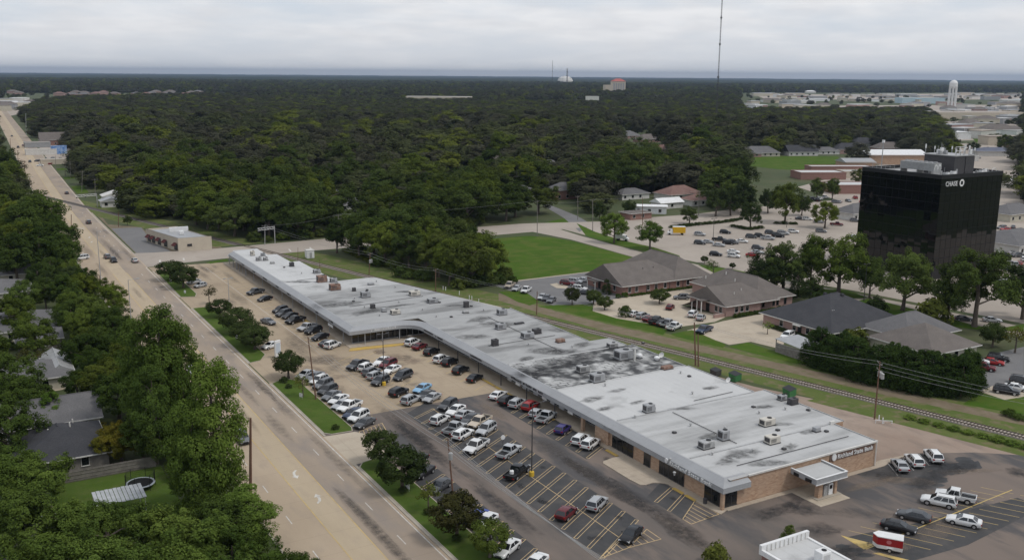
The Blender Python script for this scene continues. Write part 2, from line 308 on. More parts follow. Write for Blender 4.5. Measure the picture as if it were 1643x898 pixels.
def worn_roof():
    """dark felt with the pale top coat worn off along the lap joints"""
    m = mat('worn_felt', (.50, .50, .49), (.42, .42, .41), scale=.3, rough=.9); N, L = m.node_tree.nodes, m.node_tree.links; b = N['Principled BSDF']; prev = b.inputs['Base Color'].links[0].from_socket
    g = N.new('ShaderNodeNewGeometry'); nd = N.new('ShaderNodeTexNoise'); nd.inputs['Scale'].default_value = .7; nd.inputs['Detail'].default_value = 4; L.new(g.outputs['Position'], nd.inputs['Vector'])
    ad = N.new('ShaderNodeMixRGB'); ad.blend_type = 'ADD'; ad.inputs[0].default_value = .22; L.new(g.outputs['Position'], ad.inputs[1]); L.new(nd.outputs['Color'], ad.inputs[2])
    t = N.new('ShaderNodeTexBrick'); t.inputs['Scale'].default_value = 1; t.inputs['Brick Width'].default_value = 2.3; t.inputs['Row Height'].default_value = 1.0; t.inputs['Mortar Size'].default_value = .16; t.inputs['Mortar Smooth'].default_value = .5
    L.new(ad.outputs[0], t.inputs['Vector'])
    n2 = N.new('ShaderNodeTexNoise'); n2.inputs['Scale'].default_value = .11; n2.inputs['Detail'].default_value = 5; L.new(g.outputs['Position'], n2.inputs['Vector'])
    n3 = N.new('ShaderNodeTexNoise'); n3.inputs['Scale'].default_value = .42; n3.inputs['Detail'].default_value = 5; L.new(g.outputs['Position'], n3.inputs['Vector'])
    r2 = N.new('ShaderNodeMapRange'); r2.inputs[1].default_value = .36; r2.inputs[2].default_value = .54; L.new(n2.outputs[0], r2.inputs[0])
    r3 = N.new('ShaderNodeMapRange'); r3.inputs[1].default_value = .30; r3.inputs[2].default_value = .55; L.new(n3.outputs[0], r3.inputs[0])
    k = N.new('ShaderNodeMath'); k.operation = 'MULTIPLY'; L.new(t.outputs['Fac'], k.inputs[0]); L.new(r3.outputs[0], k.inputs[1])
    q = N.new('ShaderNodeMath'); q.operation = 'MULTIPLY'; L.new(r2.outputs[0], q.inputs[0]); L.new(r3.outputs[0], q.inputs[1])
    mx = N.new('ShaderNodeMath'); mx.operation = 'MAXIMUM'; L.new(k.outputs[0], mx.inputs[0]); L.new(q.outputs[0], mx.inputs[1])
    x = N.new('ShaderNodeMixRGB'); L.new(mx.outputs[0], x.inputs[0]); L.new(prev, x.inputs[1]); x.inputs[2].default_value = (.055, .056, .058, 1); L.new(x.outputs[0], b.inputs['Base Color']); return m
M['worn'] = worn_roof()
def leaf_material(name, ca, cb, use_obj=True):
    m = bpy.data.materials.new(name); m.use_nodes = True; N, L = m.node_tree.nodes, m.node_tree.links; N.clear()
    at_ = N.new('ShaderNodeAttribute'); at_.attribute_name = 'tone'; oi = N.new('ShaderNodeObjectInfo')
    a = N.new('ShaderNodeMath'); a.operation = 'MULTIPLY_ADD'; a.inputs[1].default_value = .55; L.new(at_.outputs['Fac'], a.inputs[0])
    b = N.new('ShaderNodeMath'); b.operation = 'MULTIPLY'; b.inputs[1].default_value = .45; L.new(oi.outputs['Random'], b.inputs[0]); L.new(b.outputs[0], a.inputs[2])
    x = N.new('ShaderNodeMixRGB'); L.new(a.outputs[0], x.inputs[0]); x.inputs[1].default_value = (*ca, 1); x.inputs[2].default_value = (*cb, 1); col = x.outputs[0]
    if use_obj:
        y = N.new('ShaderNodeMixRGB'); y.blend_type = 'MULTIPLY'; y.inputs[0].default_value = 1; L.new(col, y.inputs[1]); L.new(oi.outputs['Color'], y.inputs[2]); col = y.outputs[0]
    d = N.new('ShaderNodeBsdfDiffuse'); t = N.new('ShaderNodeBsdfTranslucent'); mx = N.new('ShaderNodeMixShader'); mx.inputs[0].default_value = .22
    L.new(col, d.inputs[0]); L.new(col, t.inputs[0]); L.new(d.outputs[0], mx.inputs[1]); L.new(t.outputs[0], mx.inputs[2])
    o = N.new('ShaderNodeOutputMaterial'); L.new(mx.outputs[0], o.inputs[0]); return m
M['leaf'] = leaf_material('leaf', (.038, .058, .017), (.112, .142, .040))
M['leaf_far'] = leaf_material('leaf_forest', (.038, .050, .024), (.104, .116, .048), False)
M['leaf_far_dull'] = leaf_material('leaf_forest_dull', (.040, .043, .028), (.098, .097, .062), False)
M['leaf_far_bright'] = leaf_material('leaf_forest_bright', (.060, .085, .014), (.165, .185, .036), False)
M['bark'] = mat('bark', (.085, .068, .055), (.13, .105, .085), scale=1.5, rough=.95)
# ================================================================ ground, roads, lots
sheet('ground', [(x*math.cos(YAW)+y*math.sin(YAW), -x*math.sin(YAW)+y*math.cos(YAW)) for x, y in ((-32000, -4000), (32000, -4000), (32000, 32000), (-32000, 32000))], 0.0, M['earth'])
def bend(y): return 0.0 if y < 430 else (y-430)**2*0.00012 if y < 530 else 1.2+(y-530)*0.024
RY = [-120, 0, 100, 200, 300, 400, 440, 470, 500, 530, 600, 800, 1200, 1800, 2600]
def along(x0, x1): return [(x0+bend(y), y) for y in RY]+[(x1+bend(y), y) for y in RY[::-1]]
M['road_tan'] = add_lines(mat('road_concrete_tan', (.37, .292, .21), (.42, .335, .245), scale=.12, stretch=(1, .3, 1), c3=(.30, .245, .195), scale3=.5, amt3=.5, rough=.9), (3.8, 6.1), .06, .3, 'y')
M['road_light'] = add_lines(mat('road_concrete_light', (.40, .322, .225), (.45, .365, .26), scale=.1, stretch=(1, .3, 1), c3=(.33, .27, .21), scale3=.5, amt3=.4, rough=.9), (3.8, 6.1), .06, .3, 'y')
M['road_worn'] = add_lines(mat('road_concrete_worn', (.285, .230, .180), (.345, .280, .215), scale=.09, stretch=(1.2, .35, 1), c3=(.225, .195, .175), scale3=.16, amt3=.65, lo3=.48, hi3=.64, rough=.9), (3.8, 6.1), .06, .3, 'y')
road = sheet('main_road', along(33.9, 53.0), 0.03, M['road_tan'])
sheet('lane', along(34.0, 41.4), 0.036, M['road_tan'], road); sheet('lane', along(41.4, 45.4), 0.036, M['road_light'], road); sheet('lane', along(45.4, 52.6), 0.036, M['road_worn'], road)
def line(x, w, y0, y1, m, name='lane_line', par=road, z=0.046):
    ys = [y0]+[y for y in RY if y0 < y < y1]+[y1]
    return sheet(name, [(x-w/2+bend(y), y) for y in ys]+[(x+w/2+bend(y), y) for y in ys[::-1]], z, m, par)
line(41.3, .16, -100, 328, M['paint_yfade']); line(45.5, .16, -100, 328, M['paint_yfade']); line(41.3, .16, 366, 1200, M['paint_yfade']); line(45.5, .16, 366, 1200, M['paint_yfade'])
line(52.45, .18, -100, 334, M['paint_w']); line(52.45, .18, 364, 900, M['paint_w'])
for k in range(32):
    y = 101.5+12.19*k
    if not 328 < y < 362:
        line(49.4, .15, y, y+3.05, M['paint_w'], 'lane_dash'); line(37.5, .15, y+1.5, y+4.5, M['paint_w'], 'lane_dash')
def arrow(x, y, sx, sy):
    """curved turn arrow painted on the middle lane"""
    pts = [(-1.5, -.35), (-.9, -.5), (.2, -.45), (.75, -.1), (.75, .35), (1.55, -.15), (.75, -.95), (.75, -.5)]
    body = [(-1.3, .35), (-1.05, .5), (-.5, 0.0), (.1, -.2), (.6, -.2), (.6, .2), (1.5, -.4), (.6, -1.0), (.6, -.6), (0, -.6), (-.7, -.35)]
    sheet('turn_arrow', [(x+p[1]*1.0*sx, y-p[0]*1.25*sy) for p in body], 0.046, M['paint_w'], road)
arrow(43.6, 144.5, 1, 1); arrow(43.4, 133.7, -1, -1); arrow(43.5, 396, 1, 1); arrow(43.5, 407, -1, -1)
for k, yy in enumerate((431, 434)): sheet('crossing_letter', rect(41.8+bend(yy), 45+bend(yy), yy, yy+.6), 0.046, M['paint_w'], road)
slab('left_kerb', along(33.55, 33.9), 0, .15, M['kerb'])
for y0, y1 in ((60, 143.2), (158.2, 192.5), (209.0, 268.0), (283.5, 326)):
    slab('kerb', rect(53.0, 53.45, y0, y1), 0, .14, M['kerb'])
line(53.2, .4, 362, 480, M['kerb'], 'kerb', None, .06)
# side street behind the shops and the streets beyond
side = sheet('side_street', [(53, 334.5), (60, 336.5), (82, 338.5), (130, 338.5), (250, 338.5), (250, 349), (215, 360), (130, 362), (82, 359.5), (60, 361.5), (53, 363.5)], 0.026, M['conc_far'])
for x in (58, 66, 104, 112, 124): sheet('crossing_bar', [(x, 341), (x+.6, 341), (x+1.4, 346), (x+.8, 346)], .034, M['paint_w'], side)
sheet('back_street', [(205, 350), (222, 350), (219, 322), (218, 272), (223, 235), (233, 195), (240, 150), (248, 60), (239, 60), (231, 148), (224, 192), (214, 233), (209.5, 272), (210.5, 315)], 0.022, M['conc_far'])
sheet('far_street', [tuple(at(*p)[:2]) for p in [(905, 347), (950, 362), (1000, 352), (1120, 343), (1180, 335), (1330, 322), (1380, 318), (1380, 330), (1250, 345), (1180, 352), (1030, 356), (960, 372), (930, 372)]], 0.018, M['conc_far'])
sheet('far_lane', [tuple(at(*p)[:2]) for p in [(930, 372), (905, 350), (872, 330), (880, 328), (925, 346), (950, 360)]], 0.024, M['asphalt_grey'])
# shopping-centre lots
lot_c = sheet('concrete_lot', [(53.3, 165), (97, 165), (97, 212), (79.5, 212), (79.5, 331), (56, 334), (53.3, 334)], 0.012, M['conc_lot'])
lot_a = sheet('asphalt_lot', [(53.3, 40), (150, 40), (160, 88), (150, 96), (140, 101), (97, 101), (97, 165), (53.3, 165)], 0.010, M['asphalt'])
sheet('driveway', [(53.0, 143.4), (59.3, 144.2), (60.5, 149), (60, 156), (58.8, 157.8), (53.0, 158.2)], 0.022, M['conc_pale'], lot_a)
for nm, p in (('bay', [(71, 97), (76.6, 100.5), (82.3, 104), (82.3, 159), (76.6, 166), (71, 162)]), ('bay', [(59.2, 60), (64.7, 63), (64.7, 136), (59.2, 133)]), ('bay', [(88.6, 126.5), (94.3, 129.5), (94.3, 160), (88.6, 157)]), ('bay', [(88.2, 100.5), (94, 104.5), (94, 113), (88.2, 109.5)])):
    sheet(nm, p, 0.016, M['asphalt_dark'], lot_a)
sheet('bay', [(105, 85), (118, 83), (139, 81), (139, 77), (118, 75), (105, 76)], .016, M['asphalt_dark'], lot_a)
sheet('bay', [(124, 99.5), (130, 100.2), (141, 100.3), (141, 95), (127, 94)], .016, M['asphalt_dark'], lot_a)
pr = random.Random(5)
for cxp, cyp, rx, ry in ((1520, 752, 34, 11), (1556, 746, 22, 10), (1492, 762, 26, 8), (1470, 776, 18, 6), (1508, 770, 14, 5), (1545, 736, 16, 5), (1368, 882, 26, 5), (1352, 876, 14, 4), (1388, 890, 16, 4), (1505, 778, 12, 3)):
    sheet('repair_patch', [tuple(at(cxp+rx*math.cos(a/18*6.283)*pr.uniform(.7, 1.12), cyp+ry*math.sin(a/18*6.283)*pr.uniform(.65, 1.15))[:2]) for a in range(18)], .019, M['patch'] if rx != 26 else M['asphalt_dark'], lot_a)
def stall(p, q, w=.55, m=None, par=lot_a, z=.022):
    """double line: two thin stripes and the cap that joins them"""
    m = m or M['paint_stall']; a, b = Vector(p), Vector(q); d = (b-a).normalized(); n = Vector((d.y, -d.x)); t = .1
    for o in (-w/2, w/2): sheet('stall_line', [tuple(v) for v in (a+n*(o-t/2), a+n*(o+t/2), b+n*(o+t/2), b+n*(o-t/2))], z, m, par)
    for e, k in ((a, 1), (b, -1)): sheet('stall_line', [tuple(v) for v in (e-n*(w/2-.05), e+n*(w/2-.05), e+n*(w/2-.05)+d*k*t, e-n*(w/2-.05)+d*k*t)], z+.002, m, par)
def stripe(p, q, t=.12, m=None, par=lot_a, z=.022, name='stall_line'):
    a, b = Vector(p), Vector(q); d = (b-a).normalized(); n = Vector((d.y, -d.x))*t/2
    return sheet(name, [tuple(v) for v in (a-n, a+n, b+n, b-n)], z, m or M['paint_stall'], par)
for k in range(20):
    y = 97.1+3.25*k
    stall((71, y), (82.2, y+6.9)) if y < 150 else stall((71.3, y), (76.8, y+3.1))
stripe((76.6, 101), (76.6, 162), .12, z=.026)
for k in range(9): stall((89, 126.8+3.22*k), (94.3, 129.9+3.22*k))
for k in range(23): stall((59.2, 62.2+3.2*k), (64.6, 65.4+3.2*k))
stall((88.4, 107.4), (94, 110.3)); stall((88.2, 104), (94, 107.4))
def hatch(poly, n, axis):
    for i in range(len(poly)): stripe(poly[i], poly[(i+1) % len(poly)], .13)
    for i in range(1, n):
        t = i/n; a = Vector(axis[0]).lerp(Vector(axis[1]), t); b = Vector(axis[2]).lerp(Vector(axis[3]), t); stripe(a, b, .12, z=.026)
hatch([(88.3, 100.9), (93.8, 104.7), (94.1, 99.5), (88.3, 99)], 6, [(88.3, 100.9), (93.8, 104.7), (88.3, 99), (94.1, 99.5)])
hatch([(70.5, 97.1), (76.1, 100.2), (76.0, 97.7)], 5, [(70.5, 97.1), (76.1, 100.2), (70.5, 97.1), (76.0, 97.7)]); hatch([(76.0, 97.7), (81.6, 100.9), (81.5, 97.5)], 5, [(76.0, 97.7), (81.6, 100.9), (76.0, 97.7), (81.5, 97.5)])
hatch([(59.5, 157.4), (64.9, 159.6), (64, 155.3), (58.7, 153.7)], 6, [(59.5, 157.4), (64.9, 159.6), (58.7, 153.7), (64, 155.3)])
# lot by the bank's end wall
for k in range(13):
    y0 = 109.5+2.55*k; stripe((y0-2.6, 86.3), (y0-.3, 82.2), .1, M['paint_yfade']); stripe((y0+.1, 81.4), (y0+2.8, 76.7), .1, M['paint_yfade'])
stripe((104.5, 81.2), (141, 83.2), .18, M['paint_y'], z=.026)
for a, b in (((132.6, 100.3), (129.6, 95.8)), ((136.6, 100.3), (133.8, 96)), ((140.7, 100.2), (137.9, 96.1))): stripe(a, b, .12, M['paint_w'])
sheet('yellow_wedge', [(104.7, 85.8), (106.8, 81.6), (104.2, 81.3)], .024, M['paint_y'], lot_a); sheet('yellow_wedge', [(104.4, 80.0), (105.3, 79.6), (107.2, 76.2), (106.2, 76.0)], .024, M['paint_y'], lot_a)
# bits of the concrete lot's faded stalls
for k in range(11): stripe((71.5, 168+3.3*k), (82, 174.5+3.3*k), .12, M['paint_yfade'], lot_c)
for k in range(13): stripe((59.3, 161+3.2*k), (64.8, 164+3.2*k), .12, M['paint_yfade'], lot_c)
for k in range(12): stripe((89, 168+3.3*k), (94, 171+3.3*k), .12, M['paint_yfade'], lot_c)
for k in range(28): stripe((70.2, 218+3.8*k), (75.5, 220.5+3.8*k), .12, M['paint_yfade'], lot_c)
stripe((70.0, 216), (70.0, 325), .1, M['paint_w'], lot_c)
# grass verge islands between the road and the lots, each with its kerb
for p in ([(53.5, 60), (58.9, 60), (59, 141), (57.6, 144.3), (54.6, 143.6), (53.5, 142)], [(53.5, 159.5), (54.5, 158.4), (58.6, 158.2), (59.1, 160), (59.1, 191.5), (57, 194.5), (53.5, 192.4)], [(53.5, 209.2), (56, 210), (58.5, 214), (58.8, 262), (57, 268), (53.5, 268)], [(53.5, 283.7), (57.5, 282.2), (58.6, 286), (58.8, 316), (57, 324), (54, 326)]):
    isl = slab('verge_kerb', p, 0, .14, M['kerb']); c = Vector((sum(q[0] for q in p)/len(p), sum(q[1] for q in p)/len(p)))
    inn = []
    for q in p:
        d = c-Vector(q); inn.append((q[0]+math.copysign(.16, d.x), q[1]+math.copysign(.16, d.y)))
    sheet('verge_grass', inn, .15, M['verge_lawn'], isl)
sheet('mall_corner_grass', [(71.8, 333.5), (80, 336.8), (79.5, 333), (73, 331)], .04, M['lawn'])
# sidewalk and yellow kerbs along the shopfronts
sheet_w = slab('storefront_walk', [(94.3, 113), (94.3, 210.5), (99, 210.5), (99, 101), (94.2, 99.2), (93.9, 102)], 0, .12, M['walk'])
slab('storefront_walk', [(77.6, 210), (94.3, 208), (94.3, 213.4), (82.5, 213.4), (82.5, 330.5), (77, 330.5)], 0, .118, M['walk'])
slab('apron', [(94.3, 124.6), (92.9, 124.7), (90.6, 124.3), (90.0, 123.6), (89.9, 116), (90.1, 113.6), (90.9, 113.1), (92.4, 113.2), (93.4, 112.6), (94.3, 111.5)], 0, .13, M['walk'])
for y0, y1 in ((104.7, 107), (107.6, 110), (125, 128.2), (139.5, 141.6), (145.2, 150), (160, 168), (168.5, 178)): slab('yellow_kerb', rect(93.7, 94.28, y0, y1), 0, .135, M['kerb_yellow'])
slab('yellow_kerb', [(76.5, 207.6), (91, 206.2), (91, 207.6), (77.6, 209.6)], 0, .13, M['kerb_yellow']); slab('yellow_kerb', rect(76.3, 76.98, 236, 246), 0, .13, M['kerb_yellow']); slab('yellow_kerb', rect(76.3, 76.98, 251, 256), 0, .13, M['kerb_yellow'])
# bare earth and gravel behind the building, rail corridor
def railx(y): return 132.6-(y-211.2)*0.2715 if y > 205 else 132.6+(211.2-y)*0.276
sheet('service_yard', [(100.6, 100.9), (140, 101), (158, 90), (175, 70), (175, 78), (162, 95), (155, 104), (149, 115), (147, 130), (142, 142), (136, 168), (131, 190), (124, 211), (108, 262), (96, 290), (92, 310), (88, 329), (82, 331), (82, 200), (96, 150)], .006, M['dirt'])
sheet('railside_grass', [(railx(y)-7.5, y) for y in (60, 120, 200, 300, 338)]+[(railx(y)+13, y) for y in (338, 300, 260, 230, 190, 150, 120, 60)], .008, M['rough_grass'])
sheet('railside_weeds', [(railx(y)-10, y) for y in (60, 95, 112, 130)]+[(railx(y)-2.2, y) for y in (130, 112, 95, 60)], .011, M['rough_grass'])
for poly in ([at(*p)[:2] for p in [(800, 470), (850, 487), (895, 500), (975, 520), (1066, 540), (1160, 562), (1330, 600), (1440, 625), (1545, 650), (1643, 672), (1643, 682), (1540, 660), (1430, 636), (1330, 612), (1150, 570), (1060, 550), (970, 530), (880, 506), (800, 482)]],):
    sheet('drainage_ditch', [tuple(p) for p in poly], .014, M['ditch'])
rb = sheet('ballast', [(railx(y)-1.7, y) for y in (40, 205, 337)]+[(railx(y)+1.7, y) for y in (337, 205, 40)], .05, M['ballast'])
sheet('ballast', [(railx(y)-1.9, y) for y in (363, 500, 700)]+[(railx(y)+1.9, y) for y in (700, 500, 363)], .05, M['ballast'])
sheet('rail_clearing', [(railx(y)-9, y) for y in (363, 420, 500, 560)]+[(railx(y)+9, y) for y in (560, 500, 420, 363)], .009, M['rough_grass'])
track = thing('railway_track', 'single railway track with pale ties running behind the strip mall', 'railway', (0, 0, 0))
for off in (-.75, .75):
    m = MB()
    for ya, yb in ((60, 205), (205, 340), (340, 560)):
        xa, xb = railx(ya)+off, railx(yb)+off; d = Vector((xb-xa, yb-ya, 0)).normalized(); n = Vector((d.y, -d.x, 0))*.05
        a, b = Vector((xa, ya, 0)), Vector((xb, yb, 0)); z0, z1 = Vector((0, 0, .2)), Vector((0, 0, .36))
        m.mesh([a-n+z0, a+n+z0, b+n+z0, b-n+z0, a-n+z1, a+n+z1, b+n+z1, b-n+z1], [(0, 1, 5, 4), (1, 2, 6, 5), (2, 3, 7, 6), (3, 0, 4, 7), (4, 5, 6, 7)])
    m.build('rail', M['rail_steel'], track)
tie_me = MB().box(-1.3, 1.3, -.13, .13, .05, .21).data('tie', [M['tie']])
ang = math.atan2(-.276, 1); far_ties = MB(); y = 72.0; n = 0
while y < 345:
    sp = .62
    if 85 < y < 222 and n < 300:
        t = link('tie', tie_me, track, (railx(y)+rnd.uniform(-.05, .05), y, 0), -ang*0+math.atan(.274)); n += 1
    else:
        c, s_ = math.cos(math.atan(.274)), math.sin(math.atan(.274)); P = []
        for dx, dy in ((-1.3, -.13), (1.3, -.13), (1.3, .13), (-1.3, .13)): P.append((railx(y)+dx*c-dy*s_, y+dx*s_+dy*c))
        far_ties.mesh([(a, b, .05) for a, b in P]+[(a, b, .21) for a, b in P], [(4, 5, 6, 7), (0, 1, 5, 4), (1, 2, 6, 5), (2, 3, 7, 6), (3, 0, 4, 7)])
    y += sp
ft = far_ties.build('far_tie_row', M['tie'], track); ft['kind'] = 'stuff'
# corner store's lot, lawns and lots of the offices behind the railway
sheet('store_lot', [(54.2, 363), (66, 358), (64, 392), (66, 425), (54.6, 427)], .012, M['asphalt_grey']); sheet('dry_grass', [(54, 362.5), (84, 358), (84, 364), (76, 380), (66, 400), (66, 425), (55, 440), (56, 470), (60, 500), (54.5, 500)], .005, M['ditch'])
sheet('lawn', [(149, 258.2), (181, 258), (199, 262), (209, 271), (209, 312), (206, 324), (199, 331), (150, 332)], .012, M['lawn'])
sheet('lawn', [tuple(at(*p)[:2]) for p in [(872, 358), (905, 350), (937, 357), (925, 362), (895, 363)]], .013, M['lawn'])
sheet('lawn', [tuple(at(*p)[:2]) for p in [(800, 468), (840, 466), (866, 484), (850, 490), (830, 484)]], .016, M['lawn'])
sheet('lawn', [tuple(at(*p)[:2]) for p in [(862, 492), (893, 489), (920, 489), (950, 487), (985, 497), (1070, 530), (1064, 537), (960, 514), (890, 496)]], .016, M['lawn'])
sheet('lawn', [tuple(at(*p)[:2]) for p in [(1075, 536), (1110, 529), (1165, 553), (1160, 558), (1085, 540)]], .018, M['lawn'])
sheet('lawn', [tuple(at(*p)[:2]) for p in [(1168, 556), (1200, 549), (1278, 575), (1300, 585), (1270, 582)]], .018, M['lawn'])
sheet('lawn', [tuple(at(*p)[:2]) for p in [(1545, 648), (1572, 630), (1613, 640), (1643, 634), (1643, 665)]], .018, M['lawn'])
sheet('asphalt_court', [(142, 256), (151, 256.6), (180, 257.8), (170, 226), (166, 219), (150, 219.3), (144, 222.6), (142.5, 246)], .014, M['asphalt_grey'])
sheet('concrete_border', [(142, 257.2), (151, 257.9), (181, 258.6), (181, 257.9), (151, 256.7), (142, 256)], .02, M['conc_pale'])
sheet('court_island', [tuple(at(*p)[:2]) for p in [(882, 456), (893, 454), (911, 459), (910, 463), (893, 462)]], .03, M['conc_pale'])
sheet('office_court', [(156, 221), (168, 222.5), (203, 223.8), (208, 212), (206, 206), (176, 206), (178, 190), (172, 187.5), (158, 188), (151, 203), (150, 213)], .016, M['conc_pale'])
sheet('office_court', [tuple(at(*p)[:2]) for p in [(1102, 530), (1160, 515), (1298, 489), (1330, 492), (1300, 520), (1262, 540), (1254, 560), (1205, 548), (1170, 553)]], .017, M['conc_pale'])
sheet('east_court', [tuple(at(*p)[:2]) for p in [(1560, 596), (1590, 568), (1643, 556), (1643, 640), (1612, 636), (1572, 626)]], .014, M['asphalt_grey']); sheet('east_pad', [tuple(at(*p)[:2]) for p in [(1572, 628), (1596, 617), (1643, 612), (1643, 636), (1612, 641)]], .02, M['conc_pale'])
far_lot = sheet('east_lot', [(222, 345), (330, 345), (460, 330), (470, 140), (245, 140), (236, 196), (226, 236), (221, 272)], .014, M['conc_far'])
for k in range(18): stripe((250+4*k, 262), (252+4*k, 268), .12, M['paint_w'], far_lot, .02)
for k in range(18): stripe((250+4*k, 284), (252+4*k, 290), .12, M['paint_w'], far_lot, .02)
for p in ([(925, 358), (955, 372), (1000, 386), (1050, 397), (1090, 410), (1092, 414), (1040, 404), (985, 392), (940, 378)], [(1120, 425), (1180, 433), (1215, 440), (1238, 452), (1195, 450), (1150, 440)], [(1270, 470), (1300, 462), (1360, 466), (1395, 478), (1330, 480)],
          [(1355, 488), (1395, 478), (1470, 497), (1480, 506), (1440, 506)], [(1520, 510), (1565, 522), (1600, 527), (1643, 520), (1643, 532), (1580, 530), (1530, 524)], [(1130, 446), (1150, 450), (1170, 462), (1140, 458)], [(1440, 515), (1470, 510), (1480, 520), (1450, 528)], [(1300, 492), (1330, 488), (1350, 500), (1320, 510)]):
    sheet('lot_grass', [tuple(at(*q)[:2]) for q in p], .03, M['lawn'])
sheet('school_field', [tuple(at(*p)[:2]) for p in [(1178, 253), (1260, 251), (1345, 251), (1350, 268), (1300, 274), (1250, 272), (1200, 266)]], .012, M['lawn'])
sheet('school_yard', [tuple(at(*p)[:2]) for p in [(1280, 300), (1420, 262), (1643, 262), (1643, 470), (1600, 430), (1480, 400), (1370, 330)]], .010, M['conc_far'])
for p in ([(1195, 178), (1300, 170), (1643, 168), (1643, 190), (1480, 192), (1260, 182)], [(1490, 196), (1643, 190), (1643, 222), (1540, 226)], [(1520, 232), (1643, 224), (1643, 262), (1560, 262)], [(0, 168), (60, 160), (60, 176), (0, 190)], [(60, 232), (110, 226), (118, 250), (80, 262)], [(1210, 152), (1643, 150), (1643, 160), (1230, 160)]):
    sheet('far_lot', [tuple(at(*q)[:2]) for q in p], .012, M['conc_far'])
for p in ([(835, 164), (960, 163), (960, 168), (840, 170)], [(1560, 222), (1643, 214), (1643, 224), (1570, 232)], [(1480, 205), (1540, 203), (1540, 208), (1490, 211)]): sheet('far_field', [tuple(at(*q)[:2]) for q in p], .02, M['lawn'])
for y0, y1 in ((560, 600), (640, 655), (700, 716)): sheet('road_verge', [(54+bend(y0), y0), (60+bend(y0), y0+2), (61+bend(y1), y1), (54+bend(y1), y1)], .02, M['lawn'])
# yards of the houses west of the road
sheet('yard', [(8, 158.5), (25, 158.5), (25, 138), (8, 138)], .012, M['verge_lawn']); sheet('yard', [(18.5, 228), (23, 228), (23, 250), (18.5, 250)], .012, M['lawn']); sheet('drive', [(12, 209), (33.5, 211), (33.5, 214), (12, 212.5)], .014, M['conc_pale']); sheet('drive', [(18, 245), (33.5, 246), (33.5, 248.5), (18, 248)], .014, M['conc_pale'])

# wear: tyre grime along the lanes and aisles, dust, oil in the stalls, dark repairs
wr = random.Random(4)
for k in range(26): stain(wr.choice((47.4, 51.2, 47.4, 39.3, 43.5)), wr.uniform(95, 420), wr.uniform(.7, 1.6), wr.uniform(6, 22), .0475+k*4e-5, M['stain_tyre'], road)
for k in range(16): stain(wr.choice((67.8, 85.5, 67.0, 86.2)), wr.uniform(95, 160), wr.uniform(1.2, 2.6), wr.uniform(6, 16), .0275+k*4e-5, wr.choice((M['stain_dust'], M['stain_dark'], M['stain_tyre'])), lot_a)
for k in range(20): stain(wr.uniform(99, 152), wr.uniform(76, 99), wr.uniform(2, 7), wr.uniform(1.2, 3.2), .0285+k*4e-5, wr.choice((M['stain_dust'], M['stain_dust'], M['stain_dark'], M['stain_tyre'])), lot_a, wr.uniform(-.7, .3))
for k in range(40): y_ = 99+3.25*wr.randrange(16); stain(wr.choice((73.5, 79.8, 91.5, 62))+wr.uniform(-.6, .6), y_+wr.uniform(0, 5), .7, .9, .0295+k*3e-5, M['stain_dark'], lot_a)
for k in range(26): stain(wr.uniform(60, 92), wr.uniform(168, 206), wr.uniform(1, 4), wr.uniform(1.2, 6), .0215+k*4e-5, wr.choice((M['stain_tyre'], M['stain_tyre'], M['stain_dust'])), lot_c, wr.uniform(-.5, .5))
for k in range(14): stain(wr.uniform(61, 74), wr.uniform(215, 325), wr.uniform(1, 2.5), wr.uniform(5, 14), .0228+k*4e-5, M['stain_tyre'], lot_c)
for px_, py_ in ((1500, 762), (1525, 752), (1550, 748), (1480, 775), (1372, 884), (1350, 890)): p_ = at(px_, py_); stain(p_.x, p_.y, 3.4, 2.2, .0315+px_*1e-6, M['stain_dark'], lot_a, .4)
# ================================================================ the strip mall
mall = thing('strip_mall', 'long low strip mall with pale flat roof and grey metal canopy fascia', 'strip mall', (0, 0, 0))
def arc(cx, cy, r, a0, a1, n=6): return [(cx+r*math.cos(R(a0+(a1-a0)*i/n)), cy+r*math.sin(R(a0+(a1-a0)*i/n))) for i in range(n+1)]
PATH = [(100.6, 99.8), (95.0, 99.8)]+[(95.0, 206.5)]+arc(90.5, 206.5, 4.5, 0, 90)[1:]+[(78.0, 211.0)]+[(78.0, 325.0)]+arc(82.0, 325.0, 4.0, 180, 90)[1:]+[(88.0, 329.0)]
def sweep(name, prof, mtl, path=PATH, sm=False):
    """profile (outward, z) swept along the canopy edge; outward is to the left of travel"""
    rings = []
    for i, p in enumerate(path):
        p = Vector(p); d0 = (p-Vector(path[i-1])).normalized() if i else None; d1 = (Vector(path[i+1])-p).normalized() if i < len(path)-1 else None
        d0 = d0 or d1; d1 = d1 or d0; n0, n1 = Vector((-d0.y, d0.x)), Vector((-d1.y, d1.x)); nn = (n0+n1).normalized(); k = 1/max(.35, nn.dot(n0))
        rings.append([(p.x+nn.x*k*o, p.y+nn.y*k*o, z) for o, z in prof])
    m = MB(); w = len(prof); m.mesh([q for r in rings for q in r], [(i*w+j, (i+1)*w+j, (i+1)*w+j+1, i*w+j+1) for i in range(len(rings)-1) for j in range(w-1)])
    o = m.build(name, mtl, mall); return o
# travel runs from the bank corner along the front, so outward (towards the road) lies to the left or right by sign
SG = -1 if True else 1
sweep('fascia', [(SG*-.02, 3.02), (SG*-.02, 3.72), (SG*1.55, 4.52), (SG*2.0, 4.40)], M['fascia'])
sweep('fascia_trim', [(SG*.3, 2.86), (SG*-.06, 2.86), (SG*-.06, 3.04), (SG*0, 3.04)], M['grey_metal'])
# soffit
m = MB(); m.face([(95.1, 100, 2.9), (100.4, 100, 2.9), (100.4, 211, 2.9), (95.1, 211, 2.9)][::-1]); m.face([(78.1, 211.1, 2.9), (95.2, 211.1, 2.9), (95.2, 216, 2.9), (82.5, 216, 2.9), (82.5, 328.8, 2.9), (78.1, 328.8, 2.9)][::-1]); m.build('soffit', M['grey_metal'], mall)
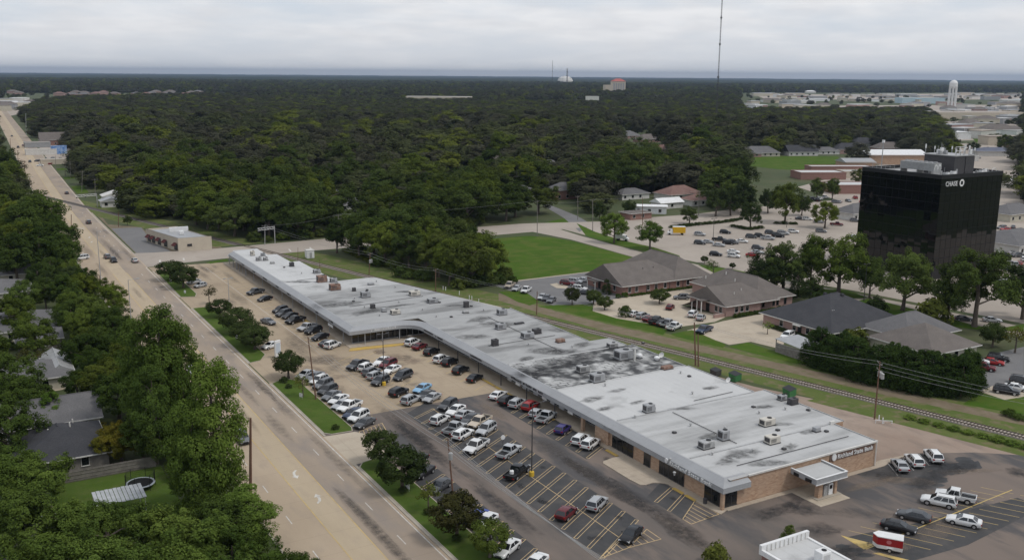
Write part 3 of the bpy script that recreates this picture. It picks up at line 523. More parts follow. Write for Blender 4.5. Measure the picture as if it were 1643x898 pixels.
# body of the building
SEC = [(100.6, 110.0, 129.5, 'membrane3'), (110.0, 129.6, 132.3, 'membrane3'), (129.6, 149.0, 129.7, 'membrane4'), (149.0, 168.0, 129.2, 'worn'), (168.0, 175.0, 127.8, 'membrane2'), (175.0, 211.0, 122.2, 'membrane2')]
for y0, y1, xb, mm in SEC:
    w = MB().box(97.4 if y1 <= 130 else 98.8, xb, y0, y1, 0, 4.36)
    if y1 <= 130: w.box(95.72, 97.4, y0, y1, 0, 2.95)
    w.build('wall', M['brick_bank'] if y1 <= 130 else M['stucco'], mall)
    r = MB(); x0 = 96.9; r.box(x0, xb+.15, y0+(.0 if y0 > 101 else -.12), y1-.01, 4.36, 4.42); r.build('roof_section', M[mm], mall)
    MB().box(xb+.0, xb+.2, y0, y1, 4.30, 4.55).build('roof_edge', M['galv'], mall)
# parapet trim of the bank's end wall and its downpipe
MB().box(100.65, 129.75, 100.35, 100.62, 4.30, 4.56).build('parapet_cap', M['trim'], mall); MB().tube([(129.5, 100.4, .1), (129.5, 100.4, 4.4)], .09, 6).build('downpipe', M['trim'], mall)
MB().box(128.8, 129.9, 109.6, 110.1, 4.42, 5.0).build('parapet_return', M['trim'], mall)
# far wing
def backx(y): return 121.6-(y-209)*.2855
wing = MB(); P = [(82.0, 213.5), (backx(211), 213.5), (backx(264), 264), (82.0, 264)]
wing.mesh([(x, y, 0) for x, y in P]+[(x, y, 4.36) for x, y in P], [(4, 5, 6, 7)]+[(i, (i+1) % 4, 4+(i+1) % 4, 4+i) for i in range(4)]); wing.build('wall', M['stucco'], mall)
for y0, y1, xb in ((264, 299.5, 94), (299.5, 315, 91.2), (315, 328.5, 88.2)): MB().box(82.0, xb, y0, y1, 0, 4.36).build('wall', M['stucco'], mall)
r = MB(); Q = [(80.0, 213.0), (96.9, 213.0), (96.9, 211.0), (backx(211)+.2, 211.0), (backx(238)+.2, 238), (80.0, 238)]; r.mesh([(x, y, 4.36) for x, y in Q]+[(x, y, 4.42) for x, y in Q], [(6, 7, 8, 9, 10, 11)]+[(i, (i+1) % 6, 6+(i+1) % 6, 6+i) for i in range(6)]); r.build('roof_section', M['membrane2'], mall)
for y0, y1, mm in ((238, 252, 'membrane2'), (252, 264, 'membrane')):
    Q = [(80.0, y0), (backx(y0)+.2, y0), (backx(y1)+.2, y1), (80.0, y1)]; r = MB(); r.mesh([(x, y, 4.36) for x, y in Q]+[(x, y, 4.42) for x, y in Q], [(4, 5, 6, 7)]+[(i, (i+1) % 4, 4+(i+1) % 4, 4+i) for i in range(4)]); r.build('roof_section', M[mm], mall)
for y0, y1, xb, mm in ((264, 299.5, 94.2, 'membrane4'), (299.5, 315, 91.4, 'membrane4'), (315, 328.4, 88.4, 'membrane4')): MB().box(80.0, xb, y0, y1-.01, 4.36, 4.42).build('roof_section', M[mm], mall)
# seams proud of the roof
for y in (110, 129.6, 149, 168, 238, 264): MB().box(97.2 if y < 211 else 80.3, {110: 129.4, 129.6: 129.5, 149: 129, 168: 127.5, 238: 113, 264: 105}[y], y-.16, y+.16, 4.42, 4.50).build('roof_seam', M['membrane4'] if y in (149, 168, 264) else M['galv'], mall)
# bank front: dark glazing between brick piers (pane by pane)
def panes(x, y0, y1, n, z0=.2, z1=2.75, face=-1, frame=M['dark_metal']):
    w = (y1-y0)/n
    for i in range(n):
        a, b = y0+i*w, y0+(i+1)*w; p = MB().box(x-.05, x-.01, a+.04, b-.04, z0+.05, z1-.05).build('shop_pane', M['glass_shop'], mall)
        MB().box(x-.10, x-.005, a-.035, a+.035, z0, z1).build('mullion', frame, mall)
    MB().box(x-.11, x-.004, y0, y1, z1-.05, z1+.06).build('transom', frame, mall); MB().box(x-.11, x-.004, y0, y1, z0-.2, z0+.04).build('sill', frame, mall)
def panes_y(y, x0, x1, n, z0=.2, z1=2.75, frame=M['grey_metal']):
    w = (x1-x0)/n
    for i in range(n):
        a, b = x0+i*w, x0+(i+1)*w; MB().box(a+.04, b-.04, y-.05, y-.01, z0+.05, z1-.05).build('shop_pane', M['glass_shop'], mall)
        MB().box(a-.035, a+.035, y-.10, y-.005, z0, z1).build('mullion', frame, mall)
    MB().box(x0, x1, y-.11, y-.004, z1-.05, z1+.06).build('transom', frame, mall); MB().box(x0, x1, y-.11, y-.004, z0-.2, z0+.04).build('sill', frame, mall)
for y0, y1, n in ((101.2, 104.7, 2), (109.5, 115.8, 5), (118.1, 119.9, 1), (122.8, 128.9, 4)): panes(95.70, y0, y1, n)
panes_y(100.58, 96.1, 98.6, 2, frame=M['dark_metal'])
MB().box(95.15, 95.6, 100.0, 100.45, .1, 2.9).build('column', M['brick_bank'], mall)
MB().box(95.3, 98.8, 129.6, 133.6, .1, 2.9).build('pier', M['brick_bank'], mall); MB().box(95.2, 95.8, 137.4, 138.0, .1, 2.9).build('column', M['brick_bank'], mall)
MB().box(95.3, 98.78, 120.0, 122.7, .12, 2.88).build('pier', M['brick_bank'], mall) if False else None
panes(98.78, 134, 165.5, 17, frame=M['grey_metal']); panes(98.78, 166.5, 188, 11, frame=M['grey_metal']); panes(98.78, 189, 211, 12, frame=M['grey_metal'])
panes(81.98, 216, 240, 12, frame=M['grey_metal']); panes(81.98, 241, 262, 10, frame=M['grey_metal']); panes(81.98, 263, 283, 10, frame=M['grey_metal']); panes(81.98, 284, 299, 7, frame=M['grey_metal'])
panes(81.98, 309, 327, 9, frame=M['grey_metal']); MB().box(81.85, 81.97, 299.5, 308.5, .1, 2.6).build('red_panel', M['red_panel'], mall)
panes_y(213.48, 79.5, 98.7, 12)
for y in (147, 157.5, 168, 178, 188, 198): MB().box(95.2, 95.36, y-.08, y+.08, .1, 2.9).build('column', M['dark_metal'], mall)
for y in list(range(216, 328, 10))+[305, 309, 313, 317, 321]: MB().box(78.2, 78.36, y-.08, y+.08, .1, 2.9).build('column', M['grey_metal'], mall)
for x in (82, 86.5, 91): MB().box(x-.08, x+.08, 211.2, 211.36, .1, 2.9).build('column', M['grey_metal'], mall)
for i, y in enumerate((141.2, 144.2, 147.3, 150.4, 153.6, 157.0, 160.6, 164.0)): MB().box(95.5, 95.58, y, y+(1.7 if i != 5 else 2.5), 2.0, 2.84).build('hanging_board', M['grey_metal'] if i % 3 else M['white_metal'], mall)
# lettering on the bank and marks of the other shop names (too blurred to read: plain raised strokes)
def words(txt, size, place, rot, sc, gap, adv, total):
    off = 0.0; ms = [text_mesh(w, size, .05, 'lettering') for w in txt.split()]; nat = sum(max(v.co.x for v in m.vertices) for m in ms)+gap*(len(ms)-1); sc = (total/nat, sc[1], 1)
    for me in ms:
        me.materials.append(M['white_metal']); wdt = max(v.co.x for v in me.vertices)
        o = link('sign_lettering', me, mall, Vector(place)+Vector(adv)*off); o.rotation_euler = rot; o.scale = sc; off += (wdt+gap)*sc[0]
    return off
words('Richland State Bank', 1.05, (120.2, 100.44, 3.24), (R(90), 0, 0), (1, .98, 1), .38, (1, 0, 0), 8.5)
MB().box(118.5, 129.0, 100.5, 100.585, 3.02, 4.22).build('sign_back', mat('sign_brown', (.17, .11, .085), (.13, .085, .07), scale=.7), mall)
mm_ = MB(); mm_.mesh([(119.4+.52*math.cos(2*math.pi*k/16), 100.36, 3.62+.6*math.sin(2*math.pi*k/16)) for k in range(16)]+[(119.4+.52*math.cos(2*math.pi*k/16), 100.52, 3.62+.6*math.sin(2*math.pi*k/16)) for k in range(16)], [tuple(range(16))]+[(k, (k+1) % 16, 16+(k+1) % 16, 16+k) for k in range(16)]); mm_.build('sign_emblem', M['white_metal'], mall)
words('Richland State Bank', 1.0, (94.86, 112.4, 3.06), (R(90), 0, R(-90)), (.95, .86, 1), .35, (0, -1, 0), 10.2)
mm_ = MB(); mm_.mesh([(94.84, 113.1+.36*math.cos(2*math.pi*k/12), 3.4+.4*math.sin(2*math.pi*k/12)) for k in range(12)]+[(95.02, 113.1+.36*math.cos(2*math.pi*k/12), 3.4+.4*math.sin(2*math.pi*k/12)) for k in range(12)], [tuple(range(12))]+[(k, (k+1) % 12, 12+(k+1) % 12, 12+k) for k in range(12)]); mm_.build('sign_emblem', M['white_metal'], mall)
def strokes(axis, a0, a1, fixed, mtl, h=.5):
    m = MB(); a = a0
    while a < a1:
        w = rnd.uniform(.18, .42); hh = h*rnd.choice((1, 1, .7, .8)); z = 3.16
        if rnd.random() < .85:
            for q in (a, a+w*.7): m.box(fixed-.05, fixed+.03, q, q+w*.28, z, z+hh) if axis == 'y' else m.box(q, q+w*.28, fixed-.05, fixed+.03, z, z+hh)
            m.box(fixed-.05, fixed+.03, a+w*.28, a+w*.7, z+hh*rnd.choice((0, .45, .85)), z+hh*rnd.choice((.15, .6, 1))) if axis == 'y' else m.box(a+w*.28, a+w*.7, fixed-.05, fixed+.03, z+hh*.4, z+hh*.6)
        a += w+rnd.uniform(.1, .2)
    m.build('shop_name_marks', mtl, mall)
strokes('y', 124, 131.5, 94.97, M['grey_metal']); strokes('y', 151, 163, 94.97, M['dark_metal']); strokes('y', 176, 181, 94.97, M['dark_metal']); strokes('y', 194, 199, 94.97, M['dark_metal'])
strokes('x', 83.5, 90.0, 210.97, M['white_metal'], .55); MB().box(94.92, 94.98, 200.5, 205.5, 3.2, 3.6).build('shop_sign', M['dark_metal'], mall)
for y in (222, 233, 247, 256, 268, 280, 293, 306): strokes('y', y, y+rnd.uniform(2.5, 4.5), 77.97, M['dark_metal'], .5)
MB().box(77.9, 77.97, 222.5, 226, 2.0, 2.6).build('shop_sign', M['white_metal'], mall)
# bank drive-up canopy on the end wall
dc = thing('drive_up_canopy', 'flat white-edged drive-up canopy on brick piers against the bank end wall', 'canopy', (0, 0, 0))
m = MB(); m.box(109.6, 116.25, 95.2, 100.2, 3.35, 3.6); m.build('canopy_roof', M['membrane'], dc)
for b in ((109.5, 116.35, 95.05, 95.2, 2.95, 3.85), (109.5, 109.62, 95.2, 100.3, 2.95, 3.85), (116.23, 116.35, 95.2, 100.3, 2.95, 3.85)): MB().box(*b).build('canopy_fascia', M['grey_metal'], dc)
for b in ((109.44, 116.41, 95.0, 95.26, 3.85, 3.94), (109.44, 109.68, 95.26, 100.3, 3.85, 3.94), (116.17, 116.41, 95.26, 100.3, 3.85, 3.94), (109.42, 116.43, 94.98, 95.06, 2.88, 3.0)): MB().box(*b).build('canopy_trim', M['white_metal'], dc)
for b in ((109.38, 109.5, 96.0, 97.2, 3.0, 3.5), (109.38, 109.5, 98.6, 99.6, 3.0, 3.5)): MB().box(*b).build('lane_sign', M['black'], dc)
for x0, x1, y0, y1 in ((111.0, 111.9, 95.8, 96.6), (114.6, 115.1, 95.8, 96.6)): MB().box(x0, x1, y0, y1, .2, 3.0).build('pier', M['brick_bank'], dc)
MB().box(112.3, 113.1, 95.9, 96.7, .2, 1.9).build('teller_machine', M['galv'], dc); MB().box(113.4, 114.3, 95.9, 96.6, .2, 2.1).build('teller_machine', M['white_metal'], dc); MB().box(113.55, 114.1, 95.86, 95.9, 1.2, 1.8).build('machine_screen', M['black'], dc)
MB().box(110.4, 115.7, 95.3, 97.2, .08, .22).build('island', M['kerb'], dc); MB().box(109.3, 115.8, 93.7, 100.4, .02, .08).build('slab', M['conc_pale'], dc)
slab('bank_walk', [(96, 100.5), (96, 99.6), (131, 99.6), (134, 100.4), (139, 100.9), (132, 101.6), (129.6, 101.2), (129.6, 100.5)], 0, .1, M['walk'])
# ---------------------------------------------------------------- rooftop equipment
def unit_mesh(w, d, h, style):
    pass
units = []
def roof_unit(px, py, w, d, h, style, z=4.42):
    p = at(px, py, z+h*.5); units.append((p.x, p.y, z, w, d, h, style))
BIG = [(1133, 712, 2.3, 1.5, 1.25, 'pale'), (1161, 697, 1.5, 1.4, 1.7, 'grey'), (1231, 676, 2.5, 1.5, 1.25, 'cream'), (1239, 704, 2.3, 1.5, 1.3, 'cream'), (1310, 688, 1.1, .9, .8, 'grey'), (1255, 637, 1.5, 1.1, 1.0, 'grey'), (1272, 643, 1.7, 1.2, 1.2, 'dark'),
       (1041, 654, 1.9, 1.3, 1.5, 'grey'), (958, 605, 2.6, 1.8, 1.7, 'grey'), (935, 591, 2.3, 1.6, 1.4, 'pale'), (1000, 568, 3.4, 2.4, 2.0, 'grey'), (982, 553, 2.1, 1.4, 1.0, 'pale'), (1070, 589, 2.4, 1.2, .7, 'rust'), (899, 546, 1.9, 1.2, .8, 'rust'),
       (846, 537, 2.6, 1.8, 1.4, 'grey'), (861, 531, 1.9, 1.3, 1.2, 'dark'), (833, 518, 2.4, .8, .4, 'dark'), (805, 500, 2.2, 1.6, 1.5, 'grey'), (803, 523, 2.2, 1.5, 1.4, 'grey'), (794, 549, 1.4, 1.1, 1.5, 'dark'), (586, 472, 2.3, 1.6, 1.6, 'grey'), (665, 470, 2.7, 1.8, 1.3, 'cream'),
       (694, 482, 2.5, 1.8, 1.2, 'grey'), (748, 488, 1.2, 1.0, 1.6, 'dark'), (747, 500, 1.4, 1.0, .6, 'pale'), (598, 491, 1.1, 1.0, 1.1, 'dark'), (616, 497, 1.1, 1.0, 1.0, 'grey'), (634, 500, 2.2, 1.5, 1.2, 'cream'), (568, 464, .9, .8, 1.0, 'dark'), (595, 455, 1.6, 1.2, .6, 'grey'),
       (405, 406, 1.3, 1.0, 1.6, 'cream'), (422, 408, 1.3, 1.2, 1.0, 'grey'), (415, 415, 1.6, 1.2, 1.2, 'pale'), (426, 415, 1.4, 1.2, 1.1, 'pale'), (468, 424, 1.3, 1.2, 1.3, 'dark'), (508, 435, 1.9, 1.5, 1.2, 'grey'), (516, 447, 2.6, 2.0, 2.0, 'rust'), (537, 460, 2.8, 2.0, 1.7, 'rust'), (535, 449, 1.8, 1.5, 1.2, 'grey'), (437, 421, 1.2, .9, .7, 'pale')]
for b in BIG: roof_unit(*b)
units.sort(key=lambda u: u[1])
CASE = {'pale': M['galv'], 'grey': M['grey_metal'], 'cream': mat('unit_cream', (.56, .53, .47), (.48, .45, .40), scale=1.2, rough=.6), 'dark': M['dark_metal'], 'rust': M['rust']}
WORD = {'pale': 'galvanised', 'grey': 'grey', 'cream': 'cream', 'dark': 'black', 'rust': 'rusty'}
cnt = {}
for x, y, z, w, d, h, st in units:
    i = cnt.get(st, 0); cnt[st] = i+1
    u = thing('rooftop_unit', f'{ordinal(i)}{WORD[st]} rooftop air handler from the bank end of the mall roof', 'rooftop unit', (x, y, z), 0, 'rooftop units on the strip mall')
    MB().box(-w/2-.08, w/2+.08, -d/2-.08, d/2+.08, 0, .16).build('curb', M['dark_metal'], u)
    MB().box(-w/2, w/2, -d/2, d/2, .16, h, bev=.04).build('casing', CASE[st], u)
    if w > 1.2 and h > .9:
        r = min(w, d)*.28; mm_ = MB(); mm_.tube([(w*.2, 0, h), (w*.2, 0, h+.1)], r, 12); mm_.build('fan_guard', M['black'], u)
        for k in range(4): MB().box(-w*.42, w*.1, -d/2-.025, -d/2-.001, h*.3+k*h*.13, h*.3+k*h*.13+h*.06).build('louvre', M['dark_metal'], u)
        MB().box(-w/2-.025, -w/2-.001, -d*.38, d*.38, h*.3, h*.85).build('filter_panel', M['dark_metal'], u)
        if w > 1.8: MB().box(w/2, w/2+.35, -d*.3, d*.3, .16, h*.55).build('duct', M['galv'], u)
VENTS = [(1111, 630), (1218, 661), (1209, 651), (1092, 597), (1106, 602), (1082, 759), (1145, 693), (1143, 727), (1208, 722), (1248, 688), (1258, 718), (1297, 656), (1300, 657), (918, 556), (1032, 549), (604, 451), (640, 484), (567, 482), (634, 460), (678, 496), (724, 507), (609, 505), (589, 464), (585, 492), (484, 438), (456, 428), (569, 478), (705, 484), (756, 490), (776, 497), (848, 552), (971, 617), (1075, 737), (1326, 690), (1260, 655), (700, 507), (1019, 668), (1163, 686), (1082, 692), (1108, 681)]
vs_sorted = sorted([at(px, py, 4.7) for px, py in VENTS], key=lambda p: p.y)
vm = MB(); vm.tube([(0, 0, 0), (0, 0, .45)], .13, 8); ve_pipe = vm.data('pipe', [M['galv']]); vm = MB(); vm.tube([(0, 0, .42), (0, 0, .5), (0, 0, .62)], [.26, .26, .08], 10); ve_cap = vm.data('cap', [M['galv']])
vm = MB().box(-.3, .3, -.3, .3, 0, .3); ve_box = vm.data('hood', [M['dark_metal']])
for i, p in enumerate(vs_sorted):
    t = thing('roof_vent', 'small roof vent on the pale flat roof of the strip mall', 'vent', (p.x, p.y, 4.42), 0, 'small vents on the strip mall roof')
    link('pipe', ve_pipe, t); link('cap' if i % 3 else 'hood', ve_cap if i % 3 else ve_box, t)
p = at(1018, 578, 4.42); t = thing('flue_stack', 'tall pale flue pipe standing on the worn black roof', 'flue', (p.x, p.y, 4.42)); MB().tube([(0, 0, 0), (0, 0, 2.6)], .22, 10).build('pipe', M['trim'], t); MB().tube([(0, 0, 2.6), (0, 0, 2.75)], [.3, .2], 10).build('cap', M['galv'], t)
for nm, px, py, lab in (('exhaust_fan', 1054, 578, 'round white exhaust fan beside a dish on the worn black roof'), ('exhaust_fan', 1026, 574, 'small white dome fan next to the pale flue pipe')):
    p = at(px, py, 4.42); t = thing(nm, lab, 'fan', (p.x, p.y, 4.42)); MB().tube([(0, 0, 0), (0, 0, .5), (0, 0, .55), (0, 0, .8), (0, 0, 1.0)], [.35, .35, .65, .6, .2], 14).build('housing', M['white_metal'], t); MB().box(-.5, .5, -.5, .5, 0, .12).build('curb', M['dark_metal'], t)
def dish(px, py, z, rad, lab):
    p = at(px, py, z+rad*.8); t = thing('satellite_dish', lab, 'dish', (p.x, p.y, z)); m = MB(); n = 16
    for k in range(3):
        r0, r1 = rad*k/3, rad*(k+1)/3
        for q in range(n):
            a, b = 2*math.pi*q/n, 2*math.pi*(q+1)/n
            f = lambda r, t_: (r*math.cos(t_), -.35*rad*(r/rad)**2, r*math.sin(t_)*.9+rad*1.1)
            m.face([f(r0, a), f(r1, a), f(r1, b), f(r0, b)])
    smooth(m.build('reflector', M['white_metal'], t)); MB().tube([(0, 0, 0), (0, .1, rad*1.1)], .05, 6).build('mast', M['galv'], t)
dish(1060, 570, 4.42, .7, 'white satellite dish on the worn black roof'); dish(1167, 610, 4.42, .6, 'white satellite dish at the back edge near the green dumpster')
def dumpster(px, py, mtl, lab, w=2.2, d=1.6, h=1.6, lid=False):
    p = at(px, py, .5); t = thing('dumpster', lab, 'dumpster', (p.x, p.y, 0), R(15)); m = MB()
    m.mesh([(-w/2, -d/2, .15), (w/2, -d/2, .15), (w/2, d/2*.7, .15), (-w/2, d/2*.7, .15), (-w/2, -d/2, h*.8), (w/2, -d/2, h*.8), (w/2, d/2, h), (-w/2, d/2, h)], [(3, 2, 1, 0), (0, 1, 5, 4), (1, 2, 6, 5), (2, 3, 7, 6), (3, 0, 4, 7)]); m.build('bin', mtl, t)
    l = MB(); l.mesh([(-w/2-.05, -d/2-.05, h*.8+.03), (w/2+.05, -d/2-.05, h*.8+.03), (w/2+.05, d/2+.05, h+.03), (-w/2-.05, d/2+.05, h+.03)], [(0, 1, 2, 3)]); l.build('lid', M['black'], t)
    for sx in (-1, 1): MB().box(sx*w/2-.06, sx*w/2+.06, -.3, .3, h*.45, h*.55).build('lift_pocket', M['dark_metal'], t)
dumpster(1179, 607, M['green_bin'], 'bright green dumpster behind the mall near the tall poles', 2.4, 1.8, 1.9)
dumpster(1148, 599, M['dark_metal'], 'black dumpster with white bags behind the mall')
dumpster(1266, 632, M['green_bin'], 'dark green dumpster hidden behind the bank roof edge', 2.6, 1.8, 2.0)

sr_ = random.Random(12); zz = 4.432
for px_, py_, rx_, ry_, mt_ in ((1190, 728, 4.5, 2.2, 'stain_roof'), (1140, 700, 3.0, 1.6, 'stain_roof'), (1170, 738, 3.4, 1.4, 'stain_roof'), (1232, 742, 4.0, 1.6, 'stain_roof'), (1252, 680, 3.0, 1.2, 'stain_roof'), (1300, 692, 2.6, 1.3, 'stain_dark'), (1225, 652, 2.6, 1.2, 'stain_dark'), (1265, 718, 3.2, 1.2, 'stain_roof'), (950, 640, 3.2, 1.6, 'stain_roof'), (970, 655, 2.4, 1.2, 'stain_dark'), (990, 626, 2.6, 1.0, 'stain_roof'), (1022, 645, 2.4, .9, 'stain_roof'), (1095, 655, 3.0, 1.0, 'stain_roof'), (1140, 622, 2.4, 1.2, 'stain_roof'), (875, 562, 5.0, 3.6, 'stain_roof'), (845, 575, 3.0, 1.6, 'stain_roof'), (900, 530, 3.0, 2.2, 'stain_roof'), (935, 552, 3.4, 2.0, 'stain_roof'),
    (655, 468, 4.5, 1.6, 'stain_dark'), (690, 482, 4.0, 1.8, 'stain_dark'), (730, 490, 3.4, 1.0, 'stain_dark'), (540, 488, 9, 4.5, 'stain_roof'), (590, 500, 7, 2.5, 'stain_roof'), (480, 452, 6, 2.0, 'stain_roof'), (800, 520, 6, 3.5, 'stain_roof'), (770, 512, 5, 2.6, 'stain_roof'), (640, 490, 6, 1.5, 'stain_roof'), (760, 540, 5, 2.5, 'stain_roof'), (880, 590, 9, 4.2, 'stain_dark'), (930, 575, 8, 4.0, 'stain_dark'), (850, 600, 5, 3.0, 'stain_dark'), (1000, 575, 5, 3.0, 'stain_dark'), (905, 565, 5, 3.0, 'stain_dark'), (975, 560, 5, 2.6, 'stain_dark')):
    p_ = at(px_, py_, 4.43); zz += 2.5e-4; stain(p_.x, p_.y, rx_, ry_, zz, M[mt_], mall, sr_.uniform(-.5, .5))
# conduits and gas lines lying on blocks across the roof
for (x0_, y0_, x1_, y1_) in ((101.5, 104, 127, 104.2), (108, 111, 108.4, 128), (116, 131, 126, 131.4), (100, 182, 118, 182.5), (86, 232, 108, 234), (84, 270, 92, 270.3), (112, 170, 112.5, 205)): MB().tube([(x0_, y0_, 4.56), (x1_, y1_, 4.56)], .06, 6).build('roof_conduit', M['dark_metal'], mall)
# ================================================================ vehicles (front = +X of the thing)
KIND = {
 # stations: x, half width, underside, shoulder ; cabin: rear/front foot, rear/front roof, belt, roof, half widths
 'sedan': dict(st=[(-2.4, .74, .42, .86), (-2.3, .86, .33, 1.0), (-1.8, .91, .24, 1.04), (-.8, .92, .21, .99), (.6, .92, .21, .97), (1.2, .91, .22, .95), (1.9, .89, .24, .85), (2.25, .82, .28, .74), (2.4, .68, .34, .64)], cab=(-1.95, 1.1, -1.15, .2, .96, 1.45, .86, .65), wx=(-1.42, 1.45), wr=.33, split=[-.55]),
 'suv': dict(st=[(-2.35, .80, .45, .98), (-2.28, .90, .36, 1.08), (-1.7, .95, .27, 1.09), (-.6, .96, .25, 1.06), (.7, .96, .25, 1.05), (1.2, .95, .26, 1.04), (1.9, .93, .28, .98), (2.25, .86, .32, .86), (2.37, .74, .38, .74)], cab=(-2.3, 1.15, -1.95, .35, 1.05, 1.72, .90, .72), wx=(-1.42, 1.45), wr=.38, split=[-1.25, -.2]),
 'hatch': dict(st=[(-2.05, .74, .42, .90), (-1.98, .85, .33, 1.0), (-1.4, .89, .24, 1.02), (-.5, .90, .21, .99), (.5, .90, .21, .98), (1.0, .89, .22, .97), (1.6, .86, .25, .87), (1.95, .78, .30, .74), (2.08, .66, .36, .64)], cab=(-1.98, 1.05, -1.5, .25, .97, 1.52, .84, .66), wx=(-1.25, 1.28), wr=.33, split=[-.6]),
 'van': dict(st=[(-2.5, .84, .42, 1.0), (-2.44, .95, .33, 1.08), (-1.7, .99, .23, 1.1), (-.6, 1.0, .21, 1.07), (.9, .99, .21, 1.04), (1.5, .98, .22, 1.0), (2.1, .94, .25, .88), (2.45, .84, .30, .74), (2.55, .7, .36, .64)], cab=(-2.42, 1.75, -2.1, .6, 1.06, 1.76, .94, .76), wx=(-1.5, 1.55), wr=.35, split=[-1.1, .1]),
 'pickup': dict(st=[(-2.9, .90, .55, .80), (-2.84, .96, .46, .84), (-1.8, .97, .40, .84), (-.75, .98, .38, .84), (-.6, .99, .36, 1.14), (.6, .99, .36, 1.14), (1.2, .98, .36, 1.14), (1.9, .97, .38, 1.10), (2.6, .93, .42, 1.0), (2.85, .86, .46, .88)], cab=(-.72, 1.35, -.55, .75, 1.12, 1.88, .92, .76), wx=(-1.75, 1.85), wr=.41, split=[.25]),
}
def loft_body(k):
    d = KIND[k]; m = MB(); ring = []
    for x, w, zb, zs in d['st']:
        h = zs-zb
        half = [(w*.86, zb), (w*.97, zb+h*.18), (w, zb+h*.5), (w*.97, zb+h*.82), (w*.86, zs)]
        ring.append([(x, -y, z) for y, z in half]+[(x, -w*.4, zs+.025), (x, w*.4, zs+.025)]+[(x, y, z) for y, z in half[::-1]])
    n = len(ring[0]); v = [p for r in ring for p in r]; f = [(i*n+j, i*n+j+1, (i+1)*n+j+1, (i+1)*n+j)[::-1] for i in range(len(ring)-1) for j in range(n-1)]
    f += [(i*n, (i+1)*n, (i+1)*n+n-1, i*n+n-1)[::-1] for i in range(len(ring)-1)]; f += [tuple(range(n))[::-1], tuple((len(ring)-1)*n+j for j in range(n))]
    m.mesh(v, f, 0); rb, fb, rt, ft, zb, zt, wb, wt = d['cab']
    # cabin with a crowned roof
    m.mesh([(rb, -wb, zb), (fb, -wb, zb), (fb, wb, zb), (rb, wb, zb), (rt, -wt, zt-.04), (ft, -wt, zt-.04), (ft, wt, zt-.04), (rt, wt, zt-.04), (rt+.1, -wt*.75, zt), (ft-.1, -wt*.75, zt), (ft-.1, wt*.75, zt), (rt+.1, wt*.75, zt)],
           [(0, 1, 5, 4), (1, 2, 6, 5), (2, 3, 7, 6), (3, 0, 4, 7), (4, 5, 9, 8), (5, 6, 10, 9), (6, 7, 11, 10), (7, 4, 8, 11), (8, 9, 10, 11)], 0)
    w0 = max(s_[1] for s_ in d['st'])
    for wx in d['wx']:          # wheel housings
        for sy in (-1, 1):
            c = [(wx+(d['wr']+.07)*math.cos(t*math.pi/8), sy*(w0+.004), d['wr']+(d['wr']+.07)*math.sin(t*math.pi/8)) for t in range(9)]
            m.face(c if sy < 0 else c[::-1], 1)
    x0, x1 = d['st'][0][0], d['st'][-1][0]      # dark lower bumpers
    for xx, wv, zb_ in ((x0, d['st'][0][1], d['st'][0][2]), (x1, d['st'][-1][1], d['st'][-1][2])): m.box(xx-.03, xx+.03, -wv*.9, wv*.9, zb_-.04, zb_+.10, 1)
    m.box(x1-.02, x1+.02, -.42, .42, d['st'][-1][2]+.13, d['st'][-1][3]-.05, 1)
    for sy in (-1, 1): m.box(.62 if k != 'pickup' else .95, .80 if k != 'pickup' else 1.15, sy*(w0+.12)-.08, sy*(w0+.12)+.08, zb+.02, zb+.17, 0)   # mirrors
    if k == 'pickup':
        for b in ((-2.88, -.75, -.985, -.88), (-2.88, -.75, .88, .985), (-2.9, -2.8, -.88, .88)): m.box(b[0], b[1], b[2], b[3], .80, 1.12, 0)
        m.box(-2.8, -.72, -.88, .88, .82, .875, 1)
    if k in ('suv', 'van'):
        for sy in (-1, 1): m.box(rt+.2, ft-.2, sy*wt*.86-.03, sy*wt*.86+.03, zt-.01, zt+.04, 1)
    return m
def panel(a, b, c, d, inset=.07, out=.012):
    a, b, c, d = map(Vector, (a, b, c, d)); n = (b-a).cross(d-a).normalized()*out; ce = (a+b+c+d)/4
    q = [p+(ce-p)*inset+n for p in (a, b, c, d)]; m = MB(); m.face(q); return m
